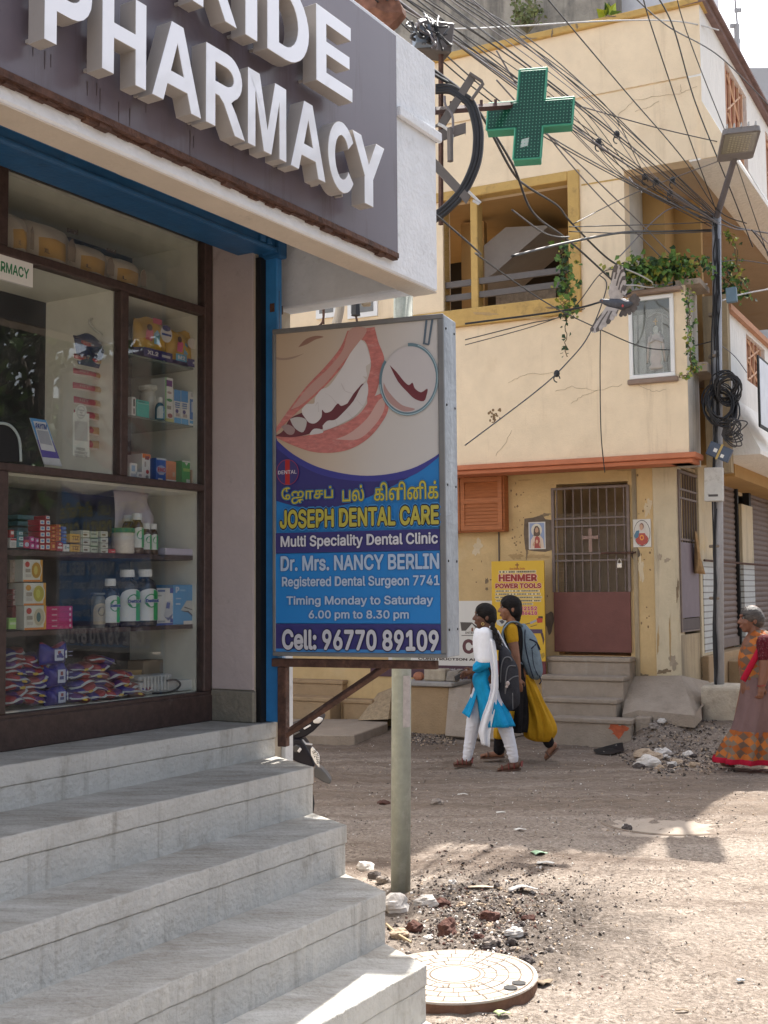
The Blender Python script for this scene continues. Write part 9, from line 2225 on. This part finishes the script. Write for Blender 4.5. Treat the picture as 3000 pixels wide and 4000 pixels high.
def sprinkle(n_, fu, sz, ms):
 for i in range(n_):
  uv=fu();p=onz(*uv, 0)
  if p.y>10.5:p=gz(*uv)
  if not (-8<p.x<9 and 2<p.y<16):continue
  onlid=(p.x-mc.x)**2+(p.y-mc.y)**2<mr*mr
  if onlid:
   if p.x<mc.x+.08 or rr_.random()<.4:continue
   pebble(mc+V((p.x-mc.x, p.y-mc.y, .004)), rr_.uniform(.002, .005), rr_.choice((2, 3, 3, 4)));continue
  pebble(V((p.x, p.y, gh(p.x, p.y)+.001)), rr_.uniform(*sz), rr_.choice(ms))
sprinkle(3400, lambda:z2(rr_.gauss(650, 470), rr_.gauss(950, 330)), (.003, .013), (0, 0, 1, 2, 3, 3, 3, 4))
sprinkle(2600, lambda:(rr_.uniform(680, 1659), 1700+500*rr_.random()**.8), (.002, .006), (0, 1, 1, 4, 4))
sprinkle(900, lambda:zL(rr_.gauss(800+420*0, 330), rr_.gauss(430, 90)), (.003, .009), (3, 3, 0))
sprinkle(1500, lambda:(rr_.uniform(640, 1659), rr_.uniform(1600, 1800)), (.004, .011), (0, 1, 0, 4))
sprinkle(2200, lambda:zH(rr_.gauss(1720, 170), rr_.gauss(1725, 55)), (.006, .022), (0, 0, 3, 3, 4))
sprinkle(500, lambda:zH(rr_.uniform(0, 300), rr_.gauss(1800, 25)), (.006, .02), (0, 3, 4))
o=gk.build('gravel', RK);tag(o, kind='stuff')
def litter(name, label, cat, uv, w_, l_, m, rot, curl=.02):
 c=gz(*uv);X=V((math.cos(rot), math.sin(rot), 0));Yv=V((-math.sin(rot), math.cos(rot), 0));k=MB()
 k.grid(lambda u, v:c+X*((u-.5)*w_)+Yv*((v-.5)*l_)+UP*(.006+curl*.4*(math.sin(u*3+rot)**2+.5*math.sin(v*3+u))), 8, 5);return tag(k.build(name, m, smooth=True, solid=.002), label, cat)
LG=mat('litter_green', (.30, .46, .30), .5, .3, 30, stain=((.62, .66, .60), .45, 14));LW=mat('litter_white', (.62, .60, .56), .6, .1, 20)
litter('crumpled_wrapper', 'round green and white wrapper lying on the road beyond the rubble', 'litter', z2(1260, 240), .085, .08, LG, .3, .03);litter('paper_scrap', 'white paper scrap right below the green wrapper', 'litter', z2(1330, 345), .10, .06, LW, -.3)
litter('fallen_leaf', 'pale green leaf against the front rim of the raised manhole cover', 'leaf', z2(860, 1980), .055, .045, mat('leaf_pale', (.45, .55, .28), .5, .2, 30), .4, .025);litter('plastic_bag', 'clear crumpled plastic bag at the edge of the dark rubble', 'litter', z2(1080, 640), .16, .07, mat('plastic_film', (.45, .42, .40), .25, .3, 40), .1, .05)
litter('plank_scrap', 'pale wooden scrap left of the crumpled plastic bag', 'litter', z2(640, 610), .15, .04, mat('scrap_wood', (.55, .44, .33), .8, .15, 20), -.1, .008);litter('dry_leaf', 'dry brown leaf by the slots of the raised manhole cover', 'leaf', z2(1310, 1650), .08, .045, mat('dry_leaf', (.24, .18, .12), .8, .2, 30), .9, .03)
litter('dry_leaf', 'dark dry leaf on the sunlit road at the lower right', 'leaf', zL(1350, 878), .05, .02, mat('dry_leaf', (.24, .18, .12)), -.3, .01);litter('paper_scrap', 'tiny blue paper scrap on the sunlit road at the right', 'litter', zL(1560, 760), .03, .02, mat('litter_blue', (.3, .4, .48), .6), .2, .006)
litter('paper_scrap', 'white shred on the shaded road near the post top shadow', 'litter', zL(765, 222), .08, .05, LW, .2);litter('paper_scrap', 'pale shred close to the girls on the shaded road', 'litter', zL(560, 98), .08, .04, LW, -.2);litter('paper_scrap', 'pale scrap in front of the dark shade patch', 'litter', zL(700, 155), .10, .05, LW, .1, .012)
k=MB();k.tube(spline([gz(*zL(x, y))+UP*.02 for x, y in ((285, 575), (320, 600), (375, 635))], 5), .006, 5);tag(k.build('twig', mat('twig_tan', (.42, .32, .2), .8)), 'thin tan stick lying beside the lower stair corner', 'stick')
